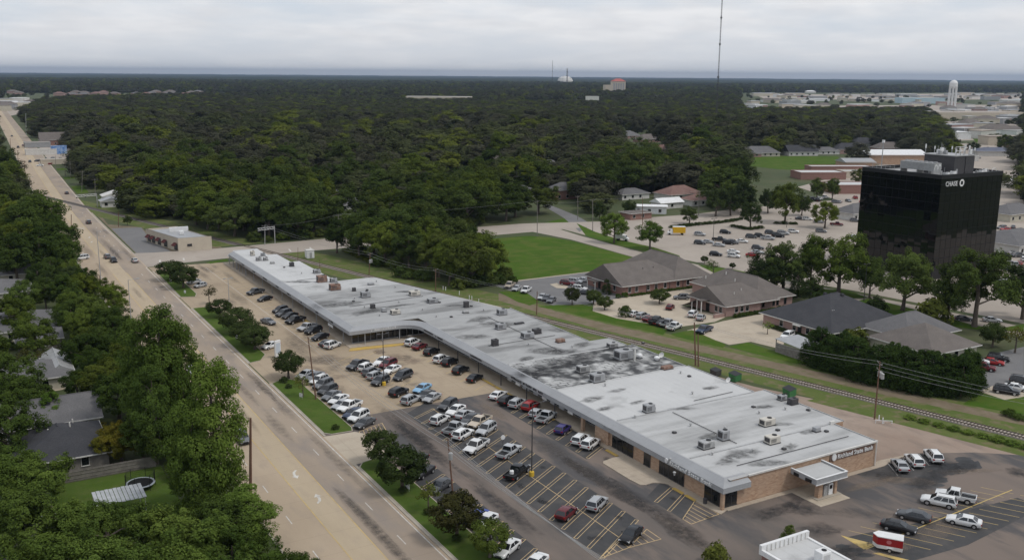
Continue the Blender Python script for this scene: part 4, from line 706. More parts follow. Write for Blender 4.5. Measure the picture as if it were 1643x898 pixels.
def car_parts(k):
    d = KIND[k]; rb, fb, rt, ft, zb, zt, wb, wt = d['cab']; zt -= .04; P = []
    bm_ = loft_body(k).data(k+'_body', [M['paint'], M['black']]); bm_.polygons.foreach_set('use_smooth', [True]*len(bm_.polygons)); bm_.set_sharp_from_angle(angle=R(38)); P.append(('body', bm_))
    P.append(('windshield', panel((fb, -wb, zb), (fb, wb, zb), (ft, wt, zt), (ft, -wt, zt)).data('windshield', [M['glass_car']])))
    P.append(('rear_window', panel((rb, wb, zb), (rb, -wb, zb), (rt, -wt, zt), (rt, wt, zt), .12).data('rear_window', [M['glass_car']])))
    xs = [0]+[None]*0
    cuts = [rb+.12]+d['split']+[fb-.18]
    for sy in (-1, 1):
        for i in range(len(cuts)-1):
            a0, a1 = cuts[i], cuts[i+1]; t = lambda a: rt+(ft-rt)*(a-rb)/(fb-rb)
            q = [(a0, sy*wb, zb), (a1, sy*wb, zb), (t(a1), sy*wt, zt), (t(a0), sy*wt, zt)]
            P.append(('side_window', panel(*(q if sy < 0 else [q[1], q[0], q[3], q[2]]), .1).data('side_window', [M['glass_car']])))
    x0, x1 = d['st'][0], d['st'][-1]; b0, b1 = d['st'][1], d['st'][-2]
    for sy in (-1, 1):
        P.append(('headlight', MB().box(b1[0]-.12, x1[0]-.02, min(sy*x1[1]*.62, sy*b1[1]*.96), max(sy*x1[1]*.62, sy*b1[1]*.96), x1[3]-.12, x1[3]+.05).data('headlight', [M['headlight']])))
        P.append(('taillight', MB().box(x0[0]-.015, b0[0]+.05, min(sy*x0[1]*.7, sy*b0[1]*.985), max(sy*x0[1]*.7, sy*b0[1]*.985), x0[3]-.22, x0[3]+.02).data('taillight', [M['taillight']])))
    return P
def wheel_meshes(r):
    t = MB(); t.tube([(0, -.11, 0), (0, .11, 0)], r, 14); g = MB(); g.tube([(0, -.118, 0), (0, .118, 0)], r*.62, 10); return t.data('tyre', [M['rubber']]), g.data('rim', [M['rim']])
LIB = {}
for k in KIND:
    d = KIND[k]; w0 = max(s_[1] for s_ in d['st']); LIB[k] = (car_parts(k), wheel_meshes(d['wr']), [(wx, sy*(w0-.08), d['wr']) for wx in d['wx'] for sy in (-1, 1)])
def far_mesh(k):
    parts, (ty, ri), wp = LIB[k]; m = MB(); sl = {}
    for nm, me in parts+[('w', None)]*0:
        for p in me.polygons:
            mt = me.materials[p.material_index]; m.face([me.vertices[i].co for i in p.vertices], m.slot(mt))
    for w in wp:
        for me in (ty, ri):
            for p in me.polygons: m.face([me.vertices[i].co+Vector(w) for i in p.vertices], m.slot(me.materials[0]))
    return m.data(k+'_whole')
FAR = {k: far_mesh(k) for k in KIND}
PAINT = {'white': (.72, .72, .71), 'silver': (.40, .41, .42), 'grey': (.16, .165, .175), 'dark grey': (.065, .068, .074), 'black': (.014, .014, .016), 'maroon': (.13, .018, .024), 'red': (.33, .025, .025), 'light blue': (.22, .40, .58), 'blue': (.03, .07, .33), 'purple-blue': (.045, .035, .16), 'beige': (.50, .43, .34), 'navy': (.03, .045, .085), 'yellow': (.6, .38, .03)}
WORDK = {'sedan': 'sedan', 'suv': 'SUV', 'hatch': 'hatchback', 'van': 'minivan', 'pickup': 'pickup truck'}
CATK = {'sedan': 'car', 'suv': 'car', 'hatch': 'car', 'van': 'van', 'pickup': 'pickup'}
NMK = {'sedan': 'sedan_car', 'suv': 'sport_utility_car', 'hatch': 'hatchback_car', 'van': 'minivan', 'pickup': 'pickup_truck'}
CARS = []     # (row phrase, px, py, heading, kind, colour)
def row(phrase, ox, oy, sc, heading, items):
    for it in items:
        x, y, k, c = it[:4]; hd = it[4] if len(it) > 4 else heading; CARS.append((phrase, ox+x/sc, oy+y/sc, hd, k, c))
A, B = 31.0, 211.0; Z = 7.81
FARROW = 'in the row fronting the far shop wing'
row(FARROW, 390, 450, Z, B-4, [(155, 138, 'pickup', 'dark grey'), (272, 220, 'sedan', 'black'), (465, 365, 'suv', 'black'), (510, 408, 'suv', 'dark grey'), (585, 432, 'sedan', 'black'), (655, 492, 'pickup', 'black'), (806, 580, 'pickup', 'silver'), (880, 622, 'suv', 'black'), (965, 698, 'sedan', 'black')])
row(FARROW, 390, 450, Z, A, [(1120, 802, 'suv', 'white'), (1060, 775, 'sedan', 'dark grey')])
row('driving through the concrete lot', 390, 450, Z, -72, [(315, 508, 'sedan', 'grey')]); row('beside the tall white pylon sign', 390, 450, Z, B-6, [(345, 805, 'sedan', 'white')])
NOOK = 'parked under the canopy near the inside corner'
row(NOOK, 540, 530, Z, A, [(955, 145, 'suv', 'white'), (1045, 190, 'sedan', 'maroon'), (1192, 258, 'suv', 'black'), (1312, 355, 'suv', 'white'), (1422, 390, 'suv', 'black'), (1555, 488, 'suv', 'black')]); row(NOOK, 630, 590, Z, A, [(1030, 118, 'sedan', 'black')])
MID = 'clustered round the yellow-based lamp post in the concrete lot'
row(MID, 540, 530, Z, B, [(262, 430, 'pickup', 'dark grey'), (575, 378, 'sedan', 'white'), (645, 415, 'suv', 'maroon'), (695, 480, 'sedan', 'white'), (830, 560, 'van', 'dark grey'), (548, 625, 'suv', 'dark grey')]); row(MID, 540, 530, Z, A, [(385, 455, 'suv', 'white'), (435, 515, 'suv', 'grey'), (495, 560, 'suv', 'silver')])
EDGE = 'at the concrete edge beside the dark asphalt'
row(EDGE, 540, 530, Z, A, [(780, 762, 'suv', 'black'), (932, 862, 'suv', 'silver')]); row(EDGE, 540, 530, Z, B, [(1072, 715, 'sedan', 'light blue'), (1118, 800, 'sedan', 'dark grey'), (1195, 832, 'sedan', 'silver')])
VER = 'nosed up to the grass verge by the leaning pole'
row(VER, 460, 570, Z, B, [(235, 232, 'sedan', 'silver'), (352, 258, 'sedan', 'grey'), (405, 305, 'suv', 'white'), (455, 358, 'suv', 'grey'), (512, 430, 'suv', 'dark grey'), (560, 495, 'sedan', 'grey'), (650, 540, 'sedan', 'white'), (690, 605, 'sedan', 'silver'), (785, 632, 'pickup', 'white'), (835, 715, 'sedan', 'navy'), (900, 757, 'suv', 'white'), (975, 835, 'sedan', 'dark grey')])
DBL = 'in the double row of the asphalt lot'
row(DBL, 630, 590, Z, B, [(692, 455, 'suv', 'dark grey'), (790, 522, 'sedan', 'white'), (975, 630, 'sedan', 'dark grey'), (1090, 668, 'pickup', 'beige'), (1172, 760, 'suv', 'silver')]); row(DBL, 630, 590, Z, A, [(898, 575, 'sedan', 'silver'), (592, 642, 'suv', 'white'), (775, 755, 'pickup', 'silver'), (882, 822, 'suv', 'white')])
row(DBL, 660, 670, Z, B, [(812, 352, 'pickup', 'white')]); row(DBL, 660, 670, Z, A, [(1222, 415, 'pickup', 'silver'), (1325, 668, 'pickup', 'black')])
row(DBL, 850, 720, Z, A, [(458, 788, 'hatch', 'maroon'), (842, 672, 'suv', 'silver')]); row(DBL, 0, 0, 1, B, [(1012.5, 855, 'sedan', 'black')])
KSD = 'in the asphalt stalls beside the road verge'
row(KSD, 660, 670, Z, B, [(150, 665, 'sedan', 'black'), (355, 842, 'sedan', 'dark grey'), (70, 520, 'sedan', 'black')]); row(KSD, 640, 783, Z, B, [(975, 360, 'sedan', 'blue'), (1085, 400, 'sedan', 'white'), (1360, 740, 'sedan', 'white')]); row(KSD, 0, 0, 1, B, [(858, 902, 'sedan', 'white')])
WAL = 'in the stalls against the shop walk near the hanging boards'
row(WAL, 780, 600, Z, A, [(152, 252, 'sedan', 'white'), (268, 318, 'suv', 'black'), (392, 358, 'suv', 'silver'), (560, 395, 'suv', 'red'), (635, 478, 'hatch', 'silver'), (752, 535, 'pickup', 'silver'), (962, 678, 'hatch', 'purple-blue'), (1187, 808, 'suv', 'white'), (1308, 860, 'suv', 'white')])
BNK = 'parked beside the bank end wall'
row(BNK, 1223, 668, 3.905, 56, [(863, 298, 'sedan', 'silver'), (952, 270, 'suv', 'white'), (1072, 242, 'suv', 'white')])
TRL = 'in the lot around the red trailer'
row(TRL, 1223, 668, 3.905, 119, [(1108, 524, 'suv', 'white'), (1212, 494, 'pickup', 'white'), (950, 614, 'sedan', 'dark grey'), (1265, 646, 'sedan', 'white')]); row(TRL, 1223, 668, 3.905, -61, [(855, 682, 'sedan', 'black')])
OF1 = 'on the grey court of the gabled red-brick office'
row(OF1, 800, 420, Z, B+10, [(140, 290, 'pickup', 'beige'), (225, 325, 'sedan', 'silver'), (345, 350, 'pickup', 'white'), (545, 432, 'sedan', 'silver'), (600, 446, 'sedan', 'dark grey'), (662, 470, 'sedan', 'grey')]); row(OF1, 800, 420, Z, -52, [(862, 260, 'suv', 'maroon'), (962, 240, 'suv', 'silver'), (1078, 222, 'sedan', 'silver'), (1018, 328, 'suv', 'white'), (1095, 378, 'sedan', 'dark grey')])
OF2 = 'on the pale court between the two brick offices'
row(OF2, 980, 430, Z, 150, [(888, 360, 'suv', 'grey')]); row(OF2, 980, 430, Z, 35, [(745, 482, 'hatch', 'maroon'), (1032, 572, 'suv', 'white'), (1130, 612, 'sedan', 'silver')]); row('in the row along the railway lawn', 980, 430, Z, 22, [(292, 565, 'sedan', 'white'), (400, 592, 'suv', 'silver'), (482, 625, 'sedan', 'maroon'), (570, 655, 'pickup', 'black'), (645, 680, 'sedan', 'black'), (715, 690, 'pickup', 'silver'), (795, 730, 'pickup', 'white')]); row('alone on the wide pale court', 980, 430, Z, 200, [(1172, 768, 'pickup', 'navy')])
row('behind the grey-roofed carport', 1150, 430, Z, 200, [(885, 840, 'suv', 'white')])
OF4 = 'on the court beyond the tall evergreen hedge'
row(OF4, 1433, 540, Z, -60, [(1060, 290, 'suv', 'white'), (1140, 378, 'suv', 'maroon'), (1250, 305, 'sedan', 'red'), (1320, 262, 'suv', 'black'), (1420, 668, 'suv', 'black'), (1550, 625, 'sedan', 'white'), (1610, 545, 'suv', 'dark grey')])
FL = 'in the open lot behind the offices'
row(FL, 1060, 340, Z, -50, [(490, 275, 'suv', 'silver'), (810, 250, 'suv', 'black'), (492, 382, 'suv', 'dark grey'), (592, 368, 'sedan', 'silver'), (735, 340, 'pickup', 'black'), (730, 408, 'sedan', 'silver'), (850, 382, 'suv', 'black'), (905, 375, 'suv', 'grey'), (1020, 360, 'sedan', 'white'), (1135, 305, 'suv', 'dark grey'), (1242, 295, 'suv', 'black'), (1340, 325, 'pickup', 'silver'), (1375, 255, 'suv', 'dark grey'), (1462, 290, 'suv', 'black'), (1525, 255, 'suv', 'silver'), (1218, 445, 'suv', 'dark grey'), (1212, 498, 'sedan', 'silver'), (1150, 532, 'sedan', 'red'), (690, 525, 'suv', 'black'), (912, 492, 'sedan', 'white'), (915, 545, 'suv', 'white')])
CL = 'in the lots beside the black glass tower'
row(CL, 1240, 310, Z, -45, [(430, 318, 'suv', 'white'), (345, 312, 'sedan', 'dark grey'), (575, 352, 'sedan', 'silver'), (800, 385, 'pickup', 'maroon'), (1030, 338, 'suv', 'grey'), (1030, 540, 'sedan', 'white'), (605, 470, 'suv', 'grey'), (255, 475, 'suv', 'white'), (75, 530, 'suv', 'black'), (135, 498, 'suv', 'silver')])
row(CL, 0, 0, 1, -45, [(1547, 510, 'sedan', 'dark grey'), (1622, 432, 'suv', 'black'), (1637, 436, 'suv', 'white'), (1612, 408, 'suv', 'dark grey'), (1630, 405, 'sedan', 'white'), (1592, 512, 'sedan', 'silver'), (1614, 386, 'sedan', 'white'), (1600, 452, 'suv', 'silver')])
for px, py, hd, k, c in ((142, 356, 90, 'suv', 'dark grey'), (172, 411, 90, 'suv', 'grey'), (107, 309, 90, 'sedan', 'dark grey'), (29, 236, -90, 'suv', 'black'), (37, 233, -90, 'sedan', 'maroon'), (48, 259, -90, 'suv', 'dark grey'), (19, 218, -90, 'sedan', 'black')): CARS.append(('driving on the far stretch of the wide road', px, py, hd, k, c))
for px, py, hd, k, c in ((182, 417, -90, 'suv', 'black'), (216, 417, 90, 'sedan', 'silver'), (131, 413, 200, 'van', 'white')): CARS.append(('at the side street junction', px, py, hd, k, c))
CARS.append(('driving past the tall pines', 308, 593, -90, 'sedan', 'white')); CARS.append(('driving beside the brown road pole', 389, 701, -90, 'suv', 'grey'))
row('under the verge shrubs by the side street', 0, 300, 3.905, 205, [(1215, 590, 'sedan', 'silver'), (1255, 612, 'hatch', 'silver')])
groups = {}
for c in CARS: groups.setdefault((c[0], c[4], c[5]), []).append(c)
def place_car(lab, grp, x, y, hd, k, colr):
    dist = math.hypot(x, y); rz = R(hd+rnd.uniform(-1.5, 1.5)); kf = rnd.uniform(.88, 1.08); col = tuple(v*kf for v in PAINT[colr])+(1,)
    if dist > 262:
        o = link(NMK[k], FAR[k], None, (x, y, .03), rz); o.color = col; tag(o, lab, CATK[k], grp); return o
    t = thing(NMK[k], lab, CATK[k], (x, y, .03), rz, grp); t.scale = (rnd.uniform(1.0, 1.09), rnd.uniform(1.02, 1.07), rnd.uniform(.98, 1.08)); parts, (ty, ri), wp = LIB[k]
    for nm, me in parts:
        o = link(nm, me, t)
        if nm == 'body': o.color = col
    for w in wp: wo = link('wheel', ty, t, w); link('rim', ri, wo)
    return t
for (ph, k, c), L_ in groups.items():
    pts = sorted([(at(q[1], q[2], .75), q[3]) for q in L_], key=lambda e: e[0].y)
    for i, (p, hd) in enumerate(pts):
        base = f'{c} {WORDK[k]} {ph}'
        if len(pts) > 1: lab = f'{ordinal(i)}{base}, counted from the bank end' if len(base.split()) < 11 else f'{ordinal(i)}{base}'
        else: lab = base
        place_car(lab, ph.replace('driving ', 'cars ') if False else 'cars '+ph, p.x, p.y, hd, k, c)
# red and white box trailer
tp = at(1427, 872, .9); tr = thing('box_trailer', 'red and white box trailer with a v nose parked on the yellow wedge', 'trailer', (tp.x, tp.y, .02), R(126))
W_, L2 = .95, 1.75; prof = [(-L2, -W_), (L2-.2, -W_), (L2+.45, 0), (L2-.2, W_), (-L2, W_)]
def prism(z0, z1, sc=1.0): 
    m = MB(); n = len(prof); P0 = [(x*sc, y*sc) for x, y in prof]; m.mesh([(x, y, z0) for x, y in P0]+[(x, y, z1) for x, y in P0], [tuple(range(n))[::-1], tuple(range(n, 2*n))]+[(i, (i+1) % n, n+(i+1) % n, n+i) for i in range(n)]); return m
prism(.45, .95).build('skirt', M['white_metal'], tr); prism(.952, 2.05, .995).build('box', M['red_panel'], tr); prism(2.052, 2.16, 1.01).build('roof', M['white_metal'], tr)
for sy in (-1, 1):
    w = MB(); w.tube([(-.1, sy*.90, .33), (-.1, sy*1.08, .33)], .33, 14); wo = w.build('wheel', M['rubber'], tr); w = MB(); w.tube([(-.1, sy*.89, .33), (-.1, sy*1.09, .33)], .19, 10); w.build('rim', M['rim'], wo)
    MB().box(-.55, .35, sy*1.04-.1, sy*1.04+.1, .68, .74).build('fender', M['white_metal'], tr)
    e = MB(); e.mesh([(.35+.34*math.cos(2*math.pi*k/10)-.3, sy*(W_+.006), 1.55+.3*math.sin(2*math.pi*k/10)) for k in range(10)], [tuple(range(10)) if sy < 0 else tuple(range(10))[::-1]]); e.build('emblem', mat('emblem_pink', (.5, .16, .17)), tr)
MB().tube([(L2+.3, 0, .42), (L2+1.2, 0, .42)], .05, 6).build('drawbar', M['dark_metal'], tr); MB().tube([(L2+1.0, 0, .05), (L2+1.0, 0, .75)], .04, 6).build('jack', M['dark_metal'], tr); MB().box(-L2-.02, -L2-.001, -.8, .8, .6, 1.95).build('rear_door', M['white_metal'], tr)
# yellow box truck, white box truck and a white trailer
def box_truck(px, py, hd, cb, cc, lab, L=5.2):
    p = at(px, py, 1.2); t = thing('box_truck', lab, 'truck', (p.x, p.y, .02), R(hd)); b = MB().box(-L/2, L/2-.1, -1.2, 1.2, .9, 3.4, bev=.05).build('cargo_box', cb, t); MB().box(-L/2-.02, L/2-.08, -1.21, 1.21, 3.38, 3.46).build('box_roof', M['white_metal'], t)
    m = MB(); m.mesh([(L/2, -1.05, .5), (L/2+2.0, -1.0, .5), (L/2+2.0, 1.0, .5), (L/2, 1.05, .5), (L/2, -1.05, 2.3), (L/2+.9, -.95, 2.3), (L/2+.9, .95, 2.3), (L/2, 1.05, 2.3), (L/2+1.3, -1.0, 1.4), (L/2+2.0, -.95, 1.25), (L/2+2.0, .95, 1.25), (L/2+1.3, 1.0, 1.4)], [(0, 1, 9, 8, 5, 4), (2, 3, 7, 6, 11, 10), (1, 2, 10, 9), (8, 9, 10, 11), (5, 8, 11, 6), (4, 5, 6, 7), (3, 0, 4, 7)]); m.build('cab', cc, t)
    panel((L/2+1.28, -.95, 1.45), (L/2+1.28, .95, 1.45), (L/2+.92, .88, 2.25), (L/2+.92, -.88, 2.25)).build('windshield', M['glass_car'], t)
    for x in (-L/2+1.2, L/2+1.3):
        for sy in (-1, 1): w = MB(); w.tube([(x, sy*.8, .45), (x, sy*1.08, .45)], .45, 12); w.build('wheel', M['rubber'], t)
box_truck(1089, 372, 150, mat('truck_yellow', (.62, .36, .015), (.56, .33, .02), scale=1), M['white_metal'], 'yellow box truck parked at the edge of the open lot')
box_truck(994, 381, -55, M['white_metal'], M['white_metal'], 'white box truck standing behind the round green tree', 3.4)
# ================================================================ buildings
CLEAR = []      # outlines (x, y) in which no tree stands
def clear(x0, x1, y0, y1, front=0): CLEAR.append([(x0, y0-front), (x1, y0-front), (x1, y1), (x0, y1)])
def roof_part(par, x0, x1, y0, y1, ze, zr, axis, mtl, hip=(1, 1), oh=.6, name='roof'):
    """pitched roof over a rectangle, with eaves board; hip=(start, end): 1 hipped, 0 gabled"""
    a0, a1, b0, b1 = x0-oh, x1+oh, y0-oh, y1+oh
    if axis == 'y': a0, a1, b0, b1 = y0-oh, y1+oh, x0-oh, x1+oh
    c = (b0+b1)/2; r = (b1-b0)/2; s0, s1 = a0+hip[0]*min(r, (a1-a0)/2), a1-hip[1]*min(r, (a1-a0)/2)
    P = [(a0, b0, ze), (a1, b0, ze), (a1, b1, ze), (a0, b1, ze), (s0, c, zr), (s1+.001, c, zr)]
    T = (lambda p: p) if axis == 'x' else (lambda p: (p[1], p[0], p[2]))
    m = MB(); F = [(0, 1, 5, 4), (2, 3, 4, 5), (1, 2, 5), (3, 0, 4), (0, 3, 2, 1)]
    if axis == 'y': F = [f[::-1] for f in F]
    m.mesh([T(p) for p in P], F); o = m.build(name, mtl, par)
    e = MB()
    for (p, q) in ((P[0], P[1]), (P[1], P[2]), (P[2], P[3]), (P[3], P[0])):
        p, q = Vector(T(p)), Vector(T(q)); mn = (min(p.x, q.x), min(p.y, q.y)); mx = (max(p.x, q.x), max(p.y, q.y)); e.box(mn[0]-.05, mx[0]+.05, mn[1]-.05, mx[1]+.05, ze-.2, ze+.015)
    e.build('eaves_board', M['trim'], o)
    m = MB(); a, b = Vector(T((s0, c, zr))), Vector(T((s1, c, zr))); m.tube([a, b], .12, 6); m.build('ridge_cap', mtl, o) if (b-a).length > .5 else None
    return o
def gable_wall(par, x0, x1, y0, y1, ze, zr, axis, mtl, ends=(0, 1)):
    m = MB(); m.box(x0, x1, y0, y1, 0, ze)
    if axis == 'x':
        c = (y0+y1)/2; h = zr-ze
        for x in [(x0, x1)[e] for e in ends]: m.face([(x, y0, ze-.05), (x, y1, ze-.05), (x, c, ze+h*(1-.62/((y1-y0)/2+.6)))])
    else:
        c = (x0+x1)/2; h = zr-ze
        for y in [(y0, y1)[e] for e in ends]: m.face([(x0, y, ze-.05), (x1, y, ze-.05), (c, y, ze+h*(1-.62/((x1-x0)/2+.6)))])
    return m.build('wall', mtl, par)
def window(par, side, pos, along, z0=1.0, w=1.1, h=1.4, frame=None):
    """side: 'y-' faces -Y at y=pos, 'x-' faces -X at x=pos"""
    fr = frame or M['trim']
    if side == 'y-': f = MB().box(along-w/2-.08, along+w/2+.08, pos-.05, pos-.002, z0-.08, z0+h+.08).build('window', fr, par); MB().box(along-w/2, along+w/2, pos-.075, pos-.052, z0, z0+h).build('pane', M['glass_shop'], f); MB().box(along-w/2-.14, along+w/2+.14, pos-.13, pos-.052, z0-.16, z0-.085).build('sill', fr, f)
    else: f = MB().box(pos-.05, pos-.002, along-w/2-.08, along+w/2+.08, z0-.08, z0+h+.08).build('window', fr, par); MB().box(pos-.075, pos-.052, along-w/2, along+w/2, z0, z0+h).build('pane', M['glass_shop'], f); MB().box(pos-.13, pos-.052, along-w/2-.14, along+w/2+.14, z0-.16, z0-.085).build('sill', fr, f)
# red-brick office with a long brown gable roof
b1 = thing('brick_office', 'long red-brick office with brown gable roof beside the big green lawn', 'office', (0, 0, 0)); clear(160, 206, 215, 262)
gable_wall(b1, 168.4, 188, 224, 242.5, 3.0, 8.1, 'x', M['brick_red'], (0,)); MB().box(188, 202.2, 224.003, 252, 0, 3.0).build('wall', M['brick_red'], b1)
roof_part(b1, 168.4, 194, 224, 242.5, 3.0, 8.1, 'x', M['shingle_brown'], (0, 1), .7); roof_part(b1, 188, 202.2, 224.006, 252, 3.005, 8.6, 'y', M['shingle_brown'], (1, 1), .7)
for x in (171, 173.6, 178, 181, 184.5, 189.5, 193.5, 196, 199.2): window(b1, 'y-', 224.0, x, .9, 1.0, 1.5)
for y in (228, 238.5): window(b1, 'x-', 168.4, y, 1.0)
window(b1, 'x-', 168.4, 233.2, 5.2, .9, 1.1, M['dark_metal']); window(b1, 'x-', 168.4, 236.4, 4.2, .8, .9, M['dark_metal'])
MB().box(165.4, 168.35, 234, 238.5, 2.6, 2.8).build('porch_roof', M['shingle_brown'], b1); [MB().box(165.5, 165.7, y, y+.2, 0, 2.6).build('porch_post', M['trim'], b1) for y in (234.1, 238.2)]; MB().box(168.3, 168.38, 235.2, 236.4, .05, 2.2).build('door', M['black'], b1)
for x in (180, 184): MB().tube([(x, 229.5, 5.8), (x, 229.5, 6.6)], .12, 6).build('roof_vent', M['dark_metal'], b1)
for x in (177.3, 186.2, 191.4): MB().box(x, x+.12, 223.88, 223.995, 0, 2.8).build('downpipe', M['dark_metal'], b1)
# pinkish brick office with a wing
b2 = thing('brick_office', 'pinkish brick office with grey-brown gables and a steep entry porch', 'office', (0, 0, 0)); clear(172, 212, 186, 224)
gable_wall(b2, 178.2, 191, 190.2, 205, 3.0, 7.2, 'x', M['brick_pink'], (0,)); MB().box(191, 204.8, 191.7, 219, 0, 3.0).build('wall', M['brick_pink'], b2)
roof_part(b2, 178.2, 197, 190.2, 205, 3.0, 7.2, 'x', M['shingle_brown'], (0, 1), .7); roof_part(b2, 191, 204.8, 191.7, 219, 3.006, 7.7, 'y', M['shingle_brown'], (1, 1), .7)
for x in (182, 184, 186): window(b2, 'y-', 190.2, x, .9, 1.1, 1.5)
for x in (193.5, 197.5, 199, 202): window(b2, 'y-', 191.7, x, .8, .8, 1.7, M['dark_metal'])
for y in (192.3, 194): window(b2, 'x-', 178.2, y, .8, 1.1, 1.5)
window(b2, 'x-', 178.2, 198, 3.6, 1.0, 1.8)
m = MB(); m.face([(174.6, 204.6, .6), (174.6, 198.2, 3.6), (178.15, 198.2, 3.6), (178.15, 204.6, .6)]); m.face([(174.6, 204.6, .5), (178.15, 204.6, .5), (178.15, 198.2, 3.5), (174.6, 198.2, 3.5)]); m.box(174.5, 178.15, 196.2, 198.2, 3.45, 3.6); m.build('porch_roof', M['shingle_brown'], b2)
for y in (196.3, 198.1, 200.2): MB().box(174.65, 174.85, y-.1, y+.1, 0, 2.6 if y > 199 else 3.4).build('porch_post', M['trim'], b2)
MB().box(178.1, 178.18, 196.8, 198.2, .05, 2.3).build('door', M['black'], b2); MB().box(174.4, 178, 190.4, 191.0, .02, 1.0).build('low_wall', M['brick_pink'], b2)
for x, y, z in ((184, 193.5, 5.1), (187.5, 194.5, 5.6), (194, 204, 6.0), (196, 210, 6.8), (192.6, 215, 5.0)): MB().tube([(x, y, z-.4), (x, y, z+.5)], .16, 6).build('roof_vent', M['trim'], b2)
# dark hipped office, its neighbour, the carport
b3 = thing('hipped_office', 'pink brick office under a very dark hipped shingle roof', 'office', (0, 0, 0)); clear(178, 212, 154, 184)
MB().box(182, 208, 157, 180, 0, 3.0).build('wall', M['brick_pink'], b3); roof_part(b3, 182, 208, 157, 180, 3.0, 9.3, 'x', M['shingle_dark'], (1, 1), .9)
for x in (184, 189, 193, 198): window(b3, 'y-', 157, x, .9)
for y in (160, 164.5, 169, 173.5): window(b3, 'x-', 182, y, .9)
MB().box(180.6, 181.95, 166, 168.5, 2.5, 2.7).build('porch_roof', M['trim'], b3); MB().box(181.9, 181.98, 166.6, 167.8, .05, 2.2).build('door', M['black'], b3)
for x in (188.6, 189.2): MB().tube([(x, 163, 5.8), (x, 163, 6.6)], .1, 6).build('roof_vent', M['trim'], b3)
for x, y in ((193.5, 170), (196.5, 167)): MB().box(x-.35, x+.35, y-.35, y+.35, 8.4, 9.2).build('ridge_vent', M['shingle_dark'], b3)
b4 = thing('hipped_office', 'tan office with grey-brown hipped roof behind the evergreen hedge', 'office', (0, 0, 0)); clear(184, 216, 130, 160)
MB().box(187.8, 204, 133, 150, 0, 3.0).build('wall', M['siding'], b4); MB().box(194, 212, 146.01, 158, 0, 2.995).build('wall', M['siding'], b4)
roof_part(b4, 187.8, 204, 133, 150, 3.0, 7.4, 'x', M['shingle_brown'], (1, 1), .8); roof_part(b4, 194, 212, 144, 158, 3.006, 7.2, 'x', M['shingle_grey'], (1, 1), .8)
for x in (190, 193, 196.5, 200.5): window(b4, 'y-', 133, x, .8, 1.1 if x != 200.5 else 1.8, 1.5, M['dark_metal'])
for x in (192.6, 193.1): MB().tube([(x, 137, 4.5), (x, 137, 5.2)], .1, 6).build('roof_vent', M['trim'], b4)
cp = thing('carport', 'grey metal-roofed carport with tall board fence walls', 'carport', (0, 0, 0)); clear(163, 176, 149, 162)
m = MB(); m.mesh([(165, 150.8, 2.7), (172.6, 150.8, 2.7), (172.6, 159, 3.2), (165, 159, 3.2), (165, 150.8, 2.8), (172.6, 150.8, 2.8), (172.6, 159, 3.3), (165, 159, 3.3)], [(3, 2, 1, 0), (4, 5, 6, 7), (0, 1, 5, 4), (1, 2, 6, 5), (2, 3, 7, 6), (3, 0, 4, 7)]); m.build('roof', M['grey_metal'], cp)
bd = MB().box(-.09, .09, -.02, .02, 0, 2.35).data('board', [M['wood_grey']])
for k in range(38): link('board', bd, cp, (165.2+.2*k, 151.1, .02))
for k in range(38): link('board', bd, cp, (165.2, 151.3+.2*k, .02), R(90))
for x, y in ((165.3, 151.3), (172.4, 151.3), (172.4, 158.8), (165.3, 158.8)): MB().box(x-.08, x+.08, y-.08, y+.08, 0, 2.7 if y < 155 else 3.2).build('post', M['wood_grey'], cp)
# ---------------------------------------------------------------- black glass tower
X0, X1, Y0, Y1, HT = 270.9, 302.6, 195.0, 226.0, 34.0; clear(262, 312, 186, 236)
tw = thing('glass_tower', 'black mirrored glass office block with white lettering near the roof', 'office tower', (0, 0, 0))
M['tower_glass'] = mat('tower_glass', (.0022, .0024, .0028), rough=.02, spec=.5); M['tower_frame'] = mat('tower_frame', (.016, .016, .018), rough=.3)
MB().box(X0+.1, X1-.1, Y0+.1, Y1-.1, 0, HT-1.2).build('core', M['tower_frame'], tw)
nC, nF = 12, 10; pw = (X1-X0)/nC; ph = (HT-4.0)/nF; pane = MB().box(-pw/2+.06, pw/2-.06, -.03, .03, -ph/2+.07, ph/2-.07).data('pane', [M['tower_glass']])
pw2 = (Y1-Y0)/nC; pane2 = MB().box(-.03, .03, -pw2/2+.06, pw2/2-.06, -ph/2+.07, ph/2-.07).data('pane', [M['tower_glass']])
for i in range(nC):
    for j in range(nF):
        z = 4.0+ph*(j+.5); o = link('pane', pane, tw, (X0+pw*(i+.5), Y0+.03, z)); o.rotation_euler = (R(rnd.gauss(0, .45)), 0, R(rnd.gauss(0, .45)))
        o = link('pane', pane2, tw, (X0+.03, Y0+pw2*(i+.5), z)); o.rotation_euler = (0, R(rnd.gauss(0, .45)), R(rnd.gauss(0, .45)))
for b in ((X1-.06, X1, Y0, Y1), (X0, X1, Y1-.06, Y1)): MB().box(*b, 4.0, HT).build('rear_glazing', M['tower_glass'], tw)
for b in ((X0+1.5, X1-1.5, Y0+1.5, Y1-1.5, 0, 4.0),): MB().box(*b).build('base', mat('tower_base', (.16, .09, .065), (.2, .12, .09), scale=.4), tw)
for x in (X0+.3, (X0+X1)/2, X1-.9):
    for y in (Y0+.3, (Y0+Y1)/2, Y1-.9): MB().box(x, x+.6, y, y+.6, 0, 4.0).build('column', M['tower_frame'], tw)
for b in ((X0-.05, X1+.05, Y0-.06, Y0+.3), (X0-.05, X1+.05, Y1-.3, Y1+.05), (X0-.06, X0+.3, Y0+.3, Y1-.3), (X1-.3, X1+.06, Y0+.3, Y1-.3)): MB().box(*b, HT-1.3, HT+.05).build('parapet', M['tower_frame'], tw)
MB().box(X0+.3, X1-.3, Y0+.3, Y1-.3, HT-1.25, HT-1.1).build('roof_deck', M['membrane2'], tw)
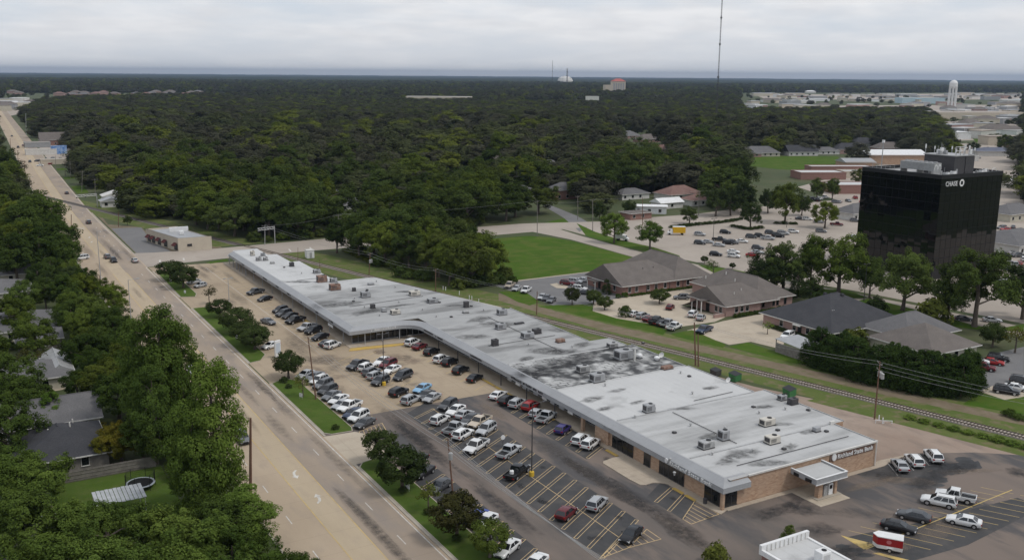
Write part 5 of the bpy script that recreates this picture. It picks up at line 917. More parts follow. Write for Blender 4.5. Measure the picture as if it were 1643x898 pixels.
me = text_mesh('CHASE', 2.2, .08, 'chase', 0.0); me.materials.append(M['white_metal']); o = link('sign_lettering', me, tw, (273.0, Y0-.15, 30.3)); o.rotation_euler = (R(90), 0, 0); o.scale = (.86, 1, 1)
lg = MB(); cxl, czl, rl = 281.2, 31.1, 1.15
for q in range(4):        # octagon of four wedges round a square
    a = math.pi/2*q; T = lambda u, v: (cxl+(u*math.cos(a)-v*math.sin(a)), Y0-.16, czl+(u*math.sin(a)+v*math.cos(a)))
    lg.face([T(-rl, rl*.42), T(-rl*.42, rl), T(rl*.45, rl), T(rl*.45, rl*.48), T(-rl*.4, rl*.48)][::-1])
lg.build('sign_emblem', M['white_metal'], tw)
ph_ = thing('roof_penthouse', 'dark plant room on the roof of the black glass tower', 'plant room', (0, 0, HT-1.1)); MB().box(283, 293, 199.5, 211, 0, 6.2).build('walls', M['dark_metal'], ph_); MB().box(282.7, 293.3, 199.2, 211.3, 6.2, 6.5).build('roof', M['galv'], ph_); MB().box(284, 284.9, 199.42, 199.49, .1, 2.1).build('door', M['grey_metal'], ph_); MB().box(288.5, 293, 199.3, 199.49, .2, 6.0).build('panel', M['dark_metal'], ph_)
ct = thing('cooling_tower', 'grey louvred cooling tower with arched ends on the black tower roof', 'cooling tower', (274.4, 200.6, HT-1.1)); MB().box(0, 3.6, 0, 13, 1.7, 4.2).build('casing', M['galv'], ct)
for k in range(7): MB().tube([(1.8, 1+k*1.8, 4.2), (1.8, 1+k*1.8, 4.55)], .7, 12).build('fan_shroud', M['grey_metal'], ct)
for k in range(8): MB().box(-.06, -.005, .3, 12.7, 1.9+k*.27, 2.03+k*.27).build('louvre', M['grey_metal'], ct)
for y in (0.1, 6.4, 12.7): MB().box(.1, 3.5, y, y+.2, 0, 1.7).build('leg_frame', M['galv'], ct)
for k in range(2):
    a = MB(); n = 12
    for q in range(n):
        t0, t1 = math.pi*q/n, math.pi*(q+1)/n; f = lambda t, r: (.9+k*1.8+r*math.cos(t), -.08, 2.2+r*math.sin(t)*2.0)
        a.face([f(t0, .6), f(t0, .85), f(t1, .85), f(t1, .6)])
    a.build('arch', M['white_metal'], ct)
def mast_thing(x, y, z, h, lab, r=.12, grp='antenna posts on the tower roof'):
    t = thing('antenna_post', lab, 'antenna', (x, y, z), 0, grp); MB().tube([(0, 0, 0), (0, 0, h)], r, 6).build('post', M['galv'], t); MB().box(-.18, .18, -.12, .12, h*.55, h*.98).build('panel_antenna', M['white_metal'], t)
for i, (x, y) in enumerate([(283.2, 199.4), (285.4, 199.4), (287.4, 199.5), (290, 199.5), (292.9, 199.5), (293, 203), (283, 205), (283, 210.8), (293, 208), (288, 211)]): mast_thing(x, y, HT+5.4, rnd.uniform(1.8, 3.2), 'white panel antenna post on the tower plant room')
t = thing('whip_antenna', 'tall thin pale mast at the back of the tower roof', 'antenna', (278, 224, HT-1.1)); MB().tube([(0, 0, 0), (0, 0, 9.5)], .16, 6).build('mast', M['grey_metal'], t); MB().box(-.35, .35, -.35, .35, 9.3, 10.2).build('head', M['white_metal'], t)
rl_ = thing('roof_railing', 'white hoop railings along the tower roof edge', 'railing', (0, 0, HT-1.1))
for x in (295.5, 299.5):
    m = MB(); m.tube([(x+1.1*math.cos(math.pi*k/8), 196.2, 1.1+1.0*math.sin(math.pi*k/8)) for k in range(9)], .09, 6); m.build('hoop', M['white_metal'], rl_)
for k in range(6): MB().tube([(272.2, 214+k*1.8, 0), (272.2, 214+k*1.8, 2.6)], .06, 6).build('post', M['galv'], rl_)
for z in (1.2, 1.9, 2.6): MB().tube([(272.2, 214, z), (272.2, 223, z)], .05, 6).build('bar', M['galv'], rl_)
for i, (x, y, w) in enumerate(((294.8, 197.6, 1.2), (296.6, 197.9, 1.0), (297.6, 198.4, 1.3), (280, 197.5, 1.4), (278, 198.0, .8))):
    t = thing('roof_condenser', f'{ordinal(i)}small white condenser on the tower roof beside the plant room', 'condenser', (x, y, HT-1.1)); MB().box(-w/2, w/2, -w/2, w/2, .1, 1.5+.3*(i % 2), bev=.05).build('casing', M['white_metal'], t); MB().tube([(0, 0, 1.5+.3*(i % 2)), (0, 0, 1.62+.3*(i % 2))], w*.35, 10).build('fan', M['black'], t)
# ---------------------------------------------------------------- corner store
stp = [(68.2, 359.6), (80.1, 359.0), (74.0, 389.5), (61.9, 388.0)]; st = thing('corner_store', 'cream stucco corner store with dark red awnings and flat roof', 'store', (0, 0, 0)); CLEAR.append([(58, 354), (86, 354), (80, 396), (58, 428), (54, 428)])
m = MB(); m.mesh([(x, y, 0) for x, y in stp]+[(x, y, 4.3) for x, y in stp], [(4, 5, 6, 7)]+[(i, (i+1) % 4, 4+(i+1) % 4, 4+i) for i in range(4)]); m.build('wall', M['stucco'], st)
def edge_wall(p, q, z0, z1, th, name, mtl, par):
    p, q = Vector(p), Vector(q); d = (q-p).normalized(); n = Vector((d.y, -d.x))*th; v = [p, q, q-n, p-n]; m = MB(); m.mesh([(a.x, a.y, z0) for a in v]+[(a.x, a.y, z1) for a in v], [(4, 5, 6, 7)[::-1], (4, 5, 6, 7)]+[(i, (i+1) % 4, 4+(i+1) % 4, 4+i) for i in range(4)]); return m.build(name, mtl, par)
for i in range(4): edge_wall(stp[i], stp[(i+1) % 4], 4.28, 4.9 if i != 1 else 4.6, .3, 'parapet', M['stucco'], st)
sheet('roof', [(p[0]*.97+71*.03, p[1]*.97+374*.03) for p in stp], 4.32, M['grey_metal'], st); MB().box(69, 76, 379, 380, 4.3, 6.0).build('roof_screen', M['white_metal'], st)
d = (Vector(stp[3])-Vector(stp[0])); L = d.length; d.normalize(); nrm = Vector((-d.y, d.x))
for k, f in enumerate((.07, .38, .58, .76, .9)):
    c = Vector(stp[0])+d*L*f; a, b = c-d*1.5, c+d*1.5; m = MB()
    m.mesh([(a.x+nrm.x*.03, a.y+nrm.y*.03, 3.0), (b.x+nrm.x*.03, b.y+nrm.y*.03, 3.0), (b.x+nrm.x*1.2, b.y+nrm.y*1.2, 2.1), (a.x+nrm.x*1.2, a.y+nrm.y*1.2, 2.1), (b.x+nrm.x*1.2, b.y+nrm.y*1.2, 1.85), (a.x+nrm.x*1.2, a.y+nrm.y*1.2, 1.85)], [(0, 1, 2, 3), (3, 2, 4, 5)]); m.build('awning', mat('awning_red', (.10, .02, .02), (.07, .015, .015), scale=1) if k == 0 else bpy.data.materials['awning_red'], st)
    m = MB(); m.mesh([(a.x+nrm.x*.05, a.y+nrm.y*.05, .3), (b.x+nrm.x*.05, b.y+nrm.y*.05, .3), (b.x+nrm.x*.05, b.y+nrm.y*.05, 2.6), (a.x+nrm.x*.05, a.y+nrm.y*.05, 2.6)], [(0, 1, 2, 3)]); m.build('shop_pane', M['glass_shop'], st)
window(st, 'y-', 359.3, 72.2, 1.9, 1.5, .6, M['dark_metal']); u = at(269, 372, 4.5)
t = thing('rooftop_unit', 'small white air unit on the corner store roof', 'rooftop unit', (72, 372, 4.33)); MB().box(-.8, .8, -.8, .8, .1, 1.2, bev=.05).build('casing', M['white_metal'], t); MB().box(-.7, .7, -.7, .7, 0, .1).build('curb', M['dark_metal'], t)
# ---------------------------------------------------------------- white-roofed building at the lower edge
wb = thing('white_roof_building', 'brown-walled building with white flat roof and tall white parapet', 'building', (0, 0, 0)); MB().box(86.6, 94.9, 55, 83.2, 0, 3.2).build('wall', M['brick_red'], wb); MB().box(86.8, 94.7, 55.2, 83.0, 3.2, 3.3).build('roof', M['membrane4'], wb)
for b in ((86.3, 95.0, 83.0, 83.45, 3.0, 4.3), (86.3, 86.7, 55, 83.0, 3.0, 3.7), (94.6, 95.0, 55, 83.0, 3.0, 3.45)): MB().box(*b).build('parapet', M['white_metal'], wb)
for k in range(10): MB().box(87.2+k*.78, 87.28+k*.78, 82.9, 82.998, 3.3, 4.25).build('seam', M['trim'], wb)
t = thing('rooftop_unit', 'large white cabinet air unit on the white-roofed building', 'rooftop unit', (91.6, 77.6, 3.3)); MB().box(-.8, .8, -.7, .7, .1, 1.5, bev=.05).build('casing', M['white_metal'], t); MB().tube([(.2, 0, 1.5), (.2, 0, 1.56)], .34, 14).build('fan', M['black'], t); MB().box(-.9, .9, -.8, .8, 0, .1).build('curb', M['galv'], t); [MB().box(-.6, .6, -.725, -.701, .4+k*.16, .48+k*.16).build('louvre', M['galv'], t) for k in range(5)]
# ---------------------------------------------------------------- houses west of the road
def house(lab, x0, x1, y0, y1, ze, zr, axis, wallm, roofm, hip=(1, 1), win=True):
    h = thing('house', lab, 'house', (0, 0, 0)); clear(x0-2, x1+2, y0-3, y1+2)
    gable_wall(h, x0, x1, y0, y1, ze, zr, axis, wallm) if 0 in hip else MB().box(x0, x1, y0, y1, 0, ze).build('wall', wallm, h)
    roof_part(h, x0, x1, y0, y1, ze, zr, axis, roofm, hip, .6)
    if win:
        for k in range(max(1, int((x1-x0)/4))): window(h, 'y-', y0, x0+2+4*k, .9)
    return h
house('cream sided house with grey gable beyond the dark pines', 2, 17.5, 328, 338, 2.8, 5.6, 'x', M['siding'], M['shingle_grey'], (0, 0)); h = house('low grey hipped house just before the cream gabled one', 0, 16, 301.5, 318, 2.6, 5.2, 'x', M['siding'], M['shingle_grey'])
house('house with wide grey roof and white eaves boards', 2, 18, 254, 273, 2.7, 5.8, 'x', M['siding'], M['shingle_grey'], (1, 1)); house('small grey-roofed outbuilding beside the bare shrub', 9, 18.2, 243.3, 250, 2.5, 4.2, 'x', M['wood_grey'], M['shingle_grey'], (0, 0))
h = house('house with grey shingles and a bright metal gable wing', -2, 16.5, 210, 222, 2.8, 5.4, 'x', M['siding'], M['shingle_grey'], (1, 1)); roof_part(h, 12.6, 17.4, 213, 227, 2.82, 4.4, 'y', M['galv'], (0, 0), .5)
house('house with plain dark grey gable roof beside the conical tree', 2, 18.6, 181, 194, 2.7, 5.6, 'x', M['siding'], M['shingle_grey'], (0, 0))
h = house('house with charcoal roof, white vents and a rusty patch', 4, 17.6, 162.8, 178.2, 2.7, 5.9, 'y', M['wood_grey'], M['shingle_dark'], (1, 1)); sheet('rust_patch', [(9.2, 163.5), (10.6, 163.3), (10.8, 165.6), (9.8, 167)], 3.9, M['rust'], h) if False else None
for x, y, z in ((9.5, 174, 4.9), (13.5, 173.8, 5.0), (12.8, 171, 5.4), (9.4, 170.5, 5.0)): MB().tube([(x, y, z-.5), (x, y, z+.4)], .13, 6).build('roof_vent', M['trim'], h)
h = house('house under trees with white vent pipe south of the patio', -6, 9, 128, 141, 2.7, 5.4, 'x', M['siding'], M['shingle_grey'], (1, 1))
pc = thing('patio_cover', 'white corrugated metal patio cover half hidden by foliage', 'patio cover', (0, 0, 0)); m = MB()
for k in range(12):
    x = 13.0+.58*k; m.box(x, x+.5, 140.5, 146.0, 2.9+(.04 if k % 2 else 0), 2.98+(.04 if k % 2 else 0))
m.build('roof', mat('weathered_white_metal', (.40, .41, .42), (.30, .31, .32), scale=.8, rough=.6), pc); [MB().box(x, x+.12, y, y+.12, 0, 2.9).build('post', M['trim'], pc) for x in (13.1, 19.6) for y in (140.6, 145.8)]; clear(9, 22, 135, 159)
fn = thing('board_fence', 'weathered grey board fence across the back yard', 'fence', (0, 0, 0)); bd2 = MB().box(-.07, .07, -.015, .015, 0, 1.8).data('board', [M['wood_grey']])
for k in range(94): link('board', bd2, fn, (9.8+.155*k, 158.9, rnd.uniform(0, .04)))
for z in (.4, 1.0, 1.55): MB().box(9.7, 24.4, 158.83, 158.88, z, z+.1).build('rail', M['wood_grey'], fn)
tm = thing('trampoline', 'round trampoline with dark safety net in the back yard', 'trampoline', (20.6, 151.2, 0)); RAD = 2.2; ring = lambda r, z: [(r*math.cos(2*math.pi*k/24), r*math.sin(2*math.pi*k/24), z) for k in range(24)]
m = MB(); m.mesh(ring(RAD*.86, .86), [tuple(range(24))]); m.build('mat', M['black'], tm); m = MB(); m.mesh(ring(RAD*.86, .9)+ring(RAD, .9)+ring(RAD, .8), [(k, 24+k, 24+(k+1) % 24, (k+1) % 24)[::-1] for k in range(24)]+[(24+k, 48+k, 48+(k+1) % 24, 24+(k+1) % 24) for k in range(24)]); m.build('pad', mat('pad_grey', (.35, .38, .42)), tm)
for k in range(6): a = 2*math.pi*k/6; MB().tube([(RAD*math.cos(a), RAD*math.sin(a), 0), (RAD*math.cos(a), RAD*math.sin(a), 2.6)], .04, 6).build('pole', M['black'], tm)
m = MB()
for k in range(72): a = 2*math.pi*k/72; m.box(RAD*.97*math.cos(a)-.008, RAD*.97*math.cos(a)+.008, RAD*.97*math.sin(a)-.008, RAD*.97*math.sin(a)+.008, .9, 2.55)
for z in (1.2, 1.5, 1.8, 2.1, 2.4, 2.55): m.tube([(RAD*.97*math.cos(2*math.pi*k/24), RAD*.97*math.sin(2*math.pi*k/24), z) for k in range(25)], .012, 4)
m.build('safety_net', M['black'], tm)
NHOUSE = len(CLEAR)
# ---------------------------------------------------------------- buildings farther off
def far_house(px, py, w, d, ze, zr, axis, wallm, roofm, lab, rz=0, hip=(1, 1), nm='house', cat='house', clr=14):
    p = at(px, py, 0); h = thing(nm, lab, cat, (p.x, p.y, 0), R(rz), 'houses among the far trees'); (gable_wall(h, -w/2, w/2, -d/2, d/2, ze, zr, axis, wallm) if 0 in hip else MB().box(-w/2, w/2, -d/2, d/2, 0, ze).build('wall', wallm, h)); roof_part(h, -w/2, w/2, -d/2, d/2, ze, zr, axis, roofm, hip, .6)
    for k in range(max(1, int(w/5))): window(h, 'y-', -d/2, -w/2+2+5*k, .9, 1.4, 1.4)
    dn = p.xy.normalized(); dd = p.xy.length; sd = Vector((dn.y, -dn.x))*(w*.5+3); fr0 = p.xy-dn*min(110, .15*dd); bk = p.xy+dn*12; CLEAR.append([tuple(bk-sd), tuple(fr0-sd*.75), tuple(fr0+sd*.75), tuple(bk+sd)]); return h
S_, G_, Rr_, D_ = M['siding'], M['shingle_grey'], M['shingle_red'], M['shingle_dark']
far_house(497, 292, 26, 12, 3, 4.6, 'x', M['stucco'], M['conc_far'], 'low tan-roofed house in a gap of the forest', 0); far_house(566, 336, 16, 10, 3, 6, 'x', M['trim'], G_, 'white gabled house with grey roof at the forest front', 0, (0, 0)); far_house(545, 318, 12, 9, 3, 5, 'x', S_, G_, 'grey-roofed house behind the white gabled one', 0)
for i_, (px_, py_, w_) in enumerate(((722, 290, 16), (738, 296, 14), (640, 268, 18), (430, 268, 16), (835, 315, 15), (790, 262, 18), (880, 270, 16), (360, 250, 18), (600, 238, 20), (700, 232, 20), (950, 250, 18))): far_house(px_, py_, w_, 11, 3, 6, 'x', [S_, M['trim'], M['brick_pink']][i_ % 3], [G_, M['shingle_brown']][i_ % 2], f'{ordinal(i_)}small house roof glimpsed through a gap in the forest canopy', rnd.uniform(-20, 20))
far_house(1002, 222, 30, 16, 3.2, 8, 'x', M['brick_pink'], G_, 'grey-roofed brick house left in the far neighbourhood gap', 0); far_house(1038, 228, 24, 14, 3.2, 8, 'x', M['brick_pink'], M['shingle_brown'], 'brown-roofed brick house in the far neighbourhood gap', 0); far_house(1062, 244, 22, 14, 3, 6.5, 'x', M['brick_bank'], Rr_, 'tan brick house with reddish roof in the far gap', 0)
far_house(902, 318, 14, 10, 5, 8.5, 'x', M['brick_red'], G_, 'tall red-brick house with chimney among dark trees', 0); far_house(1088, 318, 22, 14, 3, 7, 'x', M['trim'], Rr_, 'red-roofed white house behind the far street', 0, (1, 1)); far_house(1010, 318, 18, 11, 3, 5.5, 'x', M['trim'], G_, 'pale house under dark trees beyond the far street', 0); far_house(1120, 328, 16, 10, 3, 5.5, 'x', M['trim'], Rr_, 'white house with brown roof near the far street pole', 0)
far_house(1020, 350, 12, 8, 3, 3.6, 'x', M['brick_red'], M['shingle_brown'], 'low red-brick shop at the far street corner', 0); far_house(1043, 342, 15, 5, 3.6, 4.2, 'x', M['white_metal'], M['white_metal'], 'long white trailer building on the grass', -35, (0, 0), 'trailer_building', 'trailer')
far_house(1070, 333, 14, 8, 3, 5, 'x', M['trim'], M['white_metal'], 'white garage with two doors behind the far street', 0, (0, 0))
far_house(1192, 251, 26, 14, 3, 7.5, 'x', M['brick_pink'], G_, 'grey-roofed brick house at the edge of the green field', -20); far_house(1218, 250, 30, 14, 3, 8, 'x', S_, G_, 'long grey-roofed house with white garage by the field', -20); far_house(1283, 249, 26, 14, 3.2, 8.5, 'x', M['trim'], D_, 'dark-roofed house with white gable beside the field', -20, (0, 0)); far_house(1322, 247, 22, 12, 3, 6, 'x', M['trim'], G_, 'low white house across the green field', -20)
far_house(1362, 246, 30, 14, 4, 9, 'x', M['brick_pink'], D_, 'dark-roofed brick house right of the field', -20); far_house(1383, 238, 22, 13, 5, 10, 'x', M['trim'], D_, 'white two-storey house with dark roof beyond the field', -20); far_house(1424, 244, 26, 14, 4, 9, 'x', M['brick_red'], M['shingle_brown'], 'red-brick house behind the gymnasium roof', -20)
far_house(1372, 350, 17, 12, 3.4, 7, 'x', M['trim'], G_, 'white-walled office with grey hipped roof by the tower', 0); far_house(1626, 395, 34, 26, 3.5, 7, 'x', M['trim'], G_, 'broad grey-roofed building right of the tower', 0); far_house(1622, 350, 26, 16, 3.5, 7, 'x', S_, G_, 'grey hipped building beyond the tower corner', 0)
far_house(88, 232, 24, 18, 4.5, 11, 'x', M['brick_red'], M['shingle_brown'], 'brown-gabled brick house beside the far road', 0, (0, 0)); far_house(185, 322, 12, 9, 3, 5, 'y', M['trim'], M['trim'], 'small white house by the rail crossing', 0, (0, 0)); far_house(178, 331, 9, 7, 3, 4.6, 'y', M['trim'], M['grey_metal'], 'low white shed beside the rail crossing', 0, (0, 0))
def flat_building(px, py, w, d, h, wallm, roofm, lab, rz=-20, grp='far commercial buildings', par=True, cat='building', nm='flat_building'):
    p = at(px, py, 0); t = thing(nm, lab, cat, (p.x, p.y, 0), R(rz), grp); MB().box(-w/2, w/2, -d/2, d/2, 0, h).build('wall', wallm, t); MB().box(-w/2+.3, w/2-.3, -d/2+.3, d/2-.3, h, h+.1).build('roof', roofm, t)
    if par:
        for b in ((-w/2-.1, w/2+.1, -d/2-.1, -d/2+.3), (-w/2-.1, w/2+.1, d/2-.3, d/2+.1), (-w/2-.1, -w/2+.3, -d/2+.3, d/2-.3), (w/2-.3, w/2+.1, -d/2+.3, d/2-.3)): MB().box(*b, h-.3, h+.5).build('parapet', wallm, t)
    r_ = max(w, d)*.6; CLEAR.append([(p.x-r_, p.y-r_), (p.x+r_, p.y-r_), (p.x+r_, p.y+r_), (p.x-r_, p.y+r_)]); return t
g = flat_building(1428, 262, 46, 24, 7, M['brick_bank'], M['white_metal'], 'gymnasium with long white metal roof beyond the tower', -25); roof_part(g, -23, 23, -12, 12, 7.2, 10.5, 'x', M['white_metal'], (0, 0), .8)
g = flat_building(1372, 268, 22, 18, 4, M['brick_bank'], M['grey_metal'], 'tan brick wing left of the gymnasium', -25); roof_part(g, -11, 11, -9, 9, 4.2, 6.5, 'x', M['grey_metal'], (0, 0), .6)
flat_building(1312, 286, 30, 18, 4.2, M['brick_red'], M['membrane4'], 'brick school wing with bright white roof', -25); flat_building(1366, 308, 30, 18, 4.6, M['brick_red'], M['membrane4'], 'brick school wing with a dark window band', -25); flat_building(1345, 276, 44, 12, 4, M['brick_red'], M['membrane4'], 'long low brick school wing beside the field', -25); flat_building(1375, 284, 24, 12, 4, M['stucco'], M['membrane'], 'pale school block behind the street tree', -25)
flat_building(60, 236, 20, 14, 4, M['grey_metal'], M['conc_far'], 'grey flat-roofed shop beside the far road', 0); flat_building(66, 248, 22, 9, 4, M['trim'], M['conc_far'], 'white canopy building near the far road forecourt', 0); bb = flat_building(95, 247, 11, 4, 6.0, mat('blue_panel', (.05, .17, .46), (.35, .45, .6), scale=.5), M['white_metal'], 'blue and white panelled building by the far road', 20); flat_building(88, 263, 18, 8, 3.2, M['stucco'], M['membrane'], 'long low pale building near the far poles', 0)
for px, py, w, d, h, a, lab in ((705, 165, 150, 50, 14, 'stucco', 'long tan school building far beyond the forest'), (668, 152, 60, 30, 12, 'trim', 'white block far beyond the forest'), (437, 160, 60, 30, 8, 'white_metal', 'small bright white far building in the trees'), (470, 159, 60, 30, 8, 'white_metal', 'twin white far sheds in the trees'), (950, 166, 30, 24, 16, 'trim', 'white tall block among far tree trunks'), (1060, 162, 40, 26, 14, 'trim', 'white and tan block beyond the far trees'), (1150, 160, 50, 30, 10, 'trim', 'white block left of the tall mast'), (1030, 147, 120, 40, 16, 'trim', 'long white far building right of the red-roofed one'), (1135, 175, 40, 22, 10, 'stucco', 'tan block in front of the tall mast')):
    flat_building(px, py, w, d, h, M[a], M['membrane4'], lab, -30, 'far buildings')
# commercial district to the right
rb2 = random.Random(21); k = 0
for (xa, xb, ya, yb, n) in ((1205, 1640, 152, 160, 34), (1200, 1640, 160, 176, 40), (1500, 1640, 178, 196, 20), (1520, 1640, 198, 232, 15), (0, 62, 160, 178, 10), (20, 330, 150, 156, 26)):
    for _ in range(n):
        px, py = rb2.uniform(xa, xb), rb2.uniform(ya, yb); dist = 64*1540/(py-120.5); sc = dist/1500
        w, d, h = rb2.uniform(18, 60)*max(.7, sc*.8), rb2.uniform(16, 34)*max(.7, sc*.7), rb2.uniform(5, 10); wm = rb2.choice(['trim', 'stucco', 'siding', 'brick_pink', 'white_metal', 'grey_metal']); rm = rb2.choice(['membrane4', 'membrane', 'white_metal', 'conc_far', 'shingle_brown', 'grey_metal'])
        if ya == 150: wm, rm, w, d, h = 'brick_pink', rb2.choice(['shingle_brown', 'shingle_brown', 'shingle_grey', 'shingle_red']), 26, 18, 7
        p = at(px, py, 0); t = thing('far_building', f"{ {'trim': 'white', 'stucco': 'tan', 'siding': 'cream', 'brick_pink': 'brick', 'white_metal': 'bright metal', 'grey_metal': 'grey'}[wm]} far building with {rm.split('_')[0].rstrip('4').replace('membrane', 'pale flat').replace('conc', 'tan flat').replace('white', 'white metal').replace('shingle', 'pitched shingle').replace('grey', 'grey metal')} roof in the hazy district", 'building', (p.x, p.y, 0), R(rb2.choice([-30, -20, 0, 10])), 'buildings of the hazy far district'); MB().box(-w/2, w/2, -d/2, d/2, 0, h).build('wall', M[wm], t)
        if rm.startswith('shingle'): roof_part(t, -w/2, w/2, -d/2, d/2, h, h+4, 'x', M[rm], (1, 1), .6)
        else: MB().box(-w/2-.3, w/2+.3, -d/2-.3, d/2+.3, h, h+.7).build('roof', M[rm], t)
        r_ = max(w, d)*.55; dv = p.xy.normalized()*(20+dist*.02); CLEAR.append([(p.x-r_, p.y-r_), (p.x+r_-dv.x, p.y-r_-dv.y), (p.x+r_, p.y+r_), (p.x-r_, p.y+r_)])
g = flat_building(1475, 166, 110, 50, 14, mat('pale_blue', (.40, .52, .58), (.46, .56, .6), scale=.05), M['membrane4'], 'pale blue warehouse in the far district', -30, 'far buildings'); flat_building(1560, 190, 170, 60, 10, M['stucco'], M['conc_far'], 'vast tan-roofed store behind the far parking lots', -20, 'far buildings'); flat_building(1612, 218, 80, 40, 8, M['stucco'], M['shingle_brown'], 'brown-roofed long building at the far right', -20, 'far buildings')
flat_building(1498, 246, 30, 14, 5, M['stucco'], M['shingle_brown'], 'brown-roofed block just beyond the tower roof', -20); flat_building(1530, 258, 34, 14, 4, M['trim'], M['shingle_dark'], 'dark-roofed block beyond the tower antennas', -20); g = flat_building(1618, 250, 60, 16, 4, M['trim'], M['shingle_dark'], 'long blue-grey gabled motel right of the tower', -30); roof_part(g, -30, 30, -8, 8, 4.2, 7, 'x', mat('slate_blue', (.10, .11, .15), (.13, .14, .18), scale=.3), (1, 1), .8)
flat_building(1600, 300, 30, 16, 4, M['trim'], M['membrane4'], 'white flat building beside the tower corner', -20)
# water tower, dome, red-roofed block, masts
wtp = at(1531, 127, 60).xy.normalized()*2300; wt = thing('water_tower', 'white many-legged water tower above the far district', 'water tower', (wtp.x, wtp.y, 0)); m = MB(); m.tube([(0, 0, 43), (0, 0, 47), (0, 0, 55), (0, 0, 59), (0, 0, 61)], [5.5, 8.2, 8.2, 5.5, .5], 20); m.build('tank', M['white_metal'], wt)
for k in range(8): a = 2*math.pi*k/8; MB().tube([(8.6*math.cos(a), 8.6*math.sin(a), 0), (7.6*math.cos(a), 7.6*math.sin(a), 48)], .9, 6).build('leg', M['white_metal'], wt)
MB().tube([(0, 0, 0), (0, 0, 45)], 1.6, 8).build('riser', M['white_metal'], wt)
dp = at(907, 121.5, 63).xy.normalized()*7000; dm = thing('domed_arena', 'wide pale domed arena on the horizon', 'arena', (dp.x, dp.y, 0)); m = MB(); m.tube([(0, 0, 10), (0, 0, 28), (0, 0, 44), (0, 0, 55), (0, 0, 60)], [56, 55, 46, 28, 2], 28); m.build('dome', M['trim'], dm); MB().box(-58, 58, -58, 58, 0, 14).build('base', M['stucco'], dm)
for k in range(10): a = 2*math.pi*k/10; MB().tube([(56.5*math.cos(a), 56.5*math.sin(a), 10), (47*math.cos(a), 47*math.sin(a), 44), (10*math.cos(a), 10*math.sin(a), 60)], 1.3, 5).build('rib', M['grey_metal'], dm)
def far_mast(px, d, h, r, lab):
    p = at(px, 200, 0).xy.normalized()*d; t = thing('radio_mast', lab, 'mast', (p.x, p.y, 0)); m = MB(); n = 3
    for k in range(3): a = 2*math.pi*k/3; m.tube([(r*math.cos(a), r*math.sin(a), 0), (r*math.cos(a), r*math.sin(a), h)], r*.22, 5)
    z = 0
    while z < h-3:
        for k in range(3): a, b = 2*math.pi*k/3, 2*math.pi*(k+1)/3; m.tube([(r*math.cos(a), r*math.sin(a), z), (r*math.cos(b), r*math.sin(b), z+3)], r*.12, 4)
        z += 3 if h < 150 else 4
    m.build('lattice', M['dark_metal'], t)
    for f in (.35, .6, .8): MB().box(-r*1.3, r*1.3, -r*1.3, r*1.3, h*f, h*f+2).build('antenna', M['dark_metal'], t)
far_mast(1148.5, 1400, 178, .75, 'very tall thin lattice radio mast rising out of view'); far_mast(908.5, 5200, 100, 2.6, 'thick lattice mast standing in front of the dome'); far_mast(885, 5200, 140, 1.0, 'faint slender mast left of the dome')
rp = at(992, 126, 60).xy.normalized()*3300; rr = thing('red_roofed_block', 'stepped tan tower block with red roof on the horizon', 'building', (rp.x, rp.y, 0), R(-20)); MB().box(-22, 22, -14, 14, 0, 46).build('wall', M['stucco'], rr); MB().box(-48, -22.1, -14, 14, 0, 34).build('wing', M['stucco'], rr)
roof_part(rr, -22, 22, -14, 14, 46, 55, 'x', mat('red_tile', (.36, .10, .09), (.42, .14, .12), scale=.1), (1, 1), 1.0); [MB().box(-20+8*k, -15+8*k, -14.3, -14.02, 18, 40).build('window_bay', M['grey_metal'], rr) for k in range(5)]
far_house(1300, 150, 40, 20, 8, 12, 'x', M['trim'], M['white_metal'], 'white far shed left of the pale blue warehouse', -30)
# pipes, ladders and cabinets that crowd the tower roof
rq = random.Random(3)
for i in range(14):
    x, y = rq.uniform(279, 294), rq.uniform(197.2, 212.5)
    if 282.5 < x < 293.5 and 199 < y < 211.5: x, y, z = rq.uniform(283.5, 292.5), rq.uniform(200, 210.5), HT+5.4
    else: z = HT-1.1
    t = thing('roof_cabinet', f'{ordinal(i)}pale equipment cabinet crowding the tower roof', 'cabinet', (x, y, z), 0, 'equipment cabinets on the tower roof'); w_, h_ = rq.uniform(.5, 1.2), rq.uniform(.8, 2.0); MB().box(-w_/2, w_/2, -.4, .4, .1, h_, bev=.03).build('casing', rq.choice([M['galv'], M['white_metal'], M['grey_metal']]), t); MB().box(-w_/2, w_/2, -.4, .4, 0, .1).build('plinth', M['dark_metal'], t); MB().tube([(0, .2, h_), (0, .2, h_+rq.uniform(.4, 1.6))], .06, 5).build('pipe', M['galv'], t)
fr_ = thing('rooftop_aerial', 'white tubular aerial rack standing on the plant room', 'aerial', (0, 0, HT+5.4))
for x in (285.0, 287.2, 289.4): MB().tube([(x, 201, 0), (x, 201, 2.6)], .1, 6).build('post', M['white_metal'], fr_)
for z in (1.3, 2.6): MB().tube([(285.0, 201, z), (289.4, 201, z)], .09, 6).build('rail', M['white_metal'], fr_)
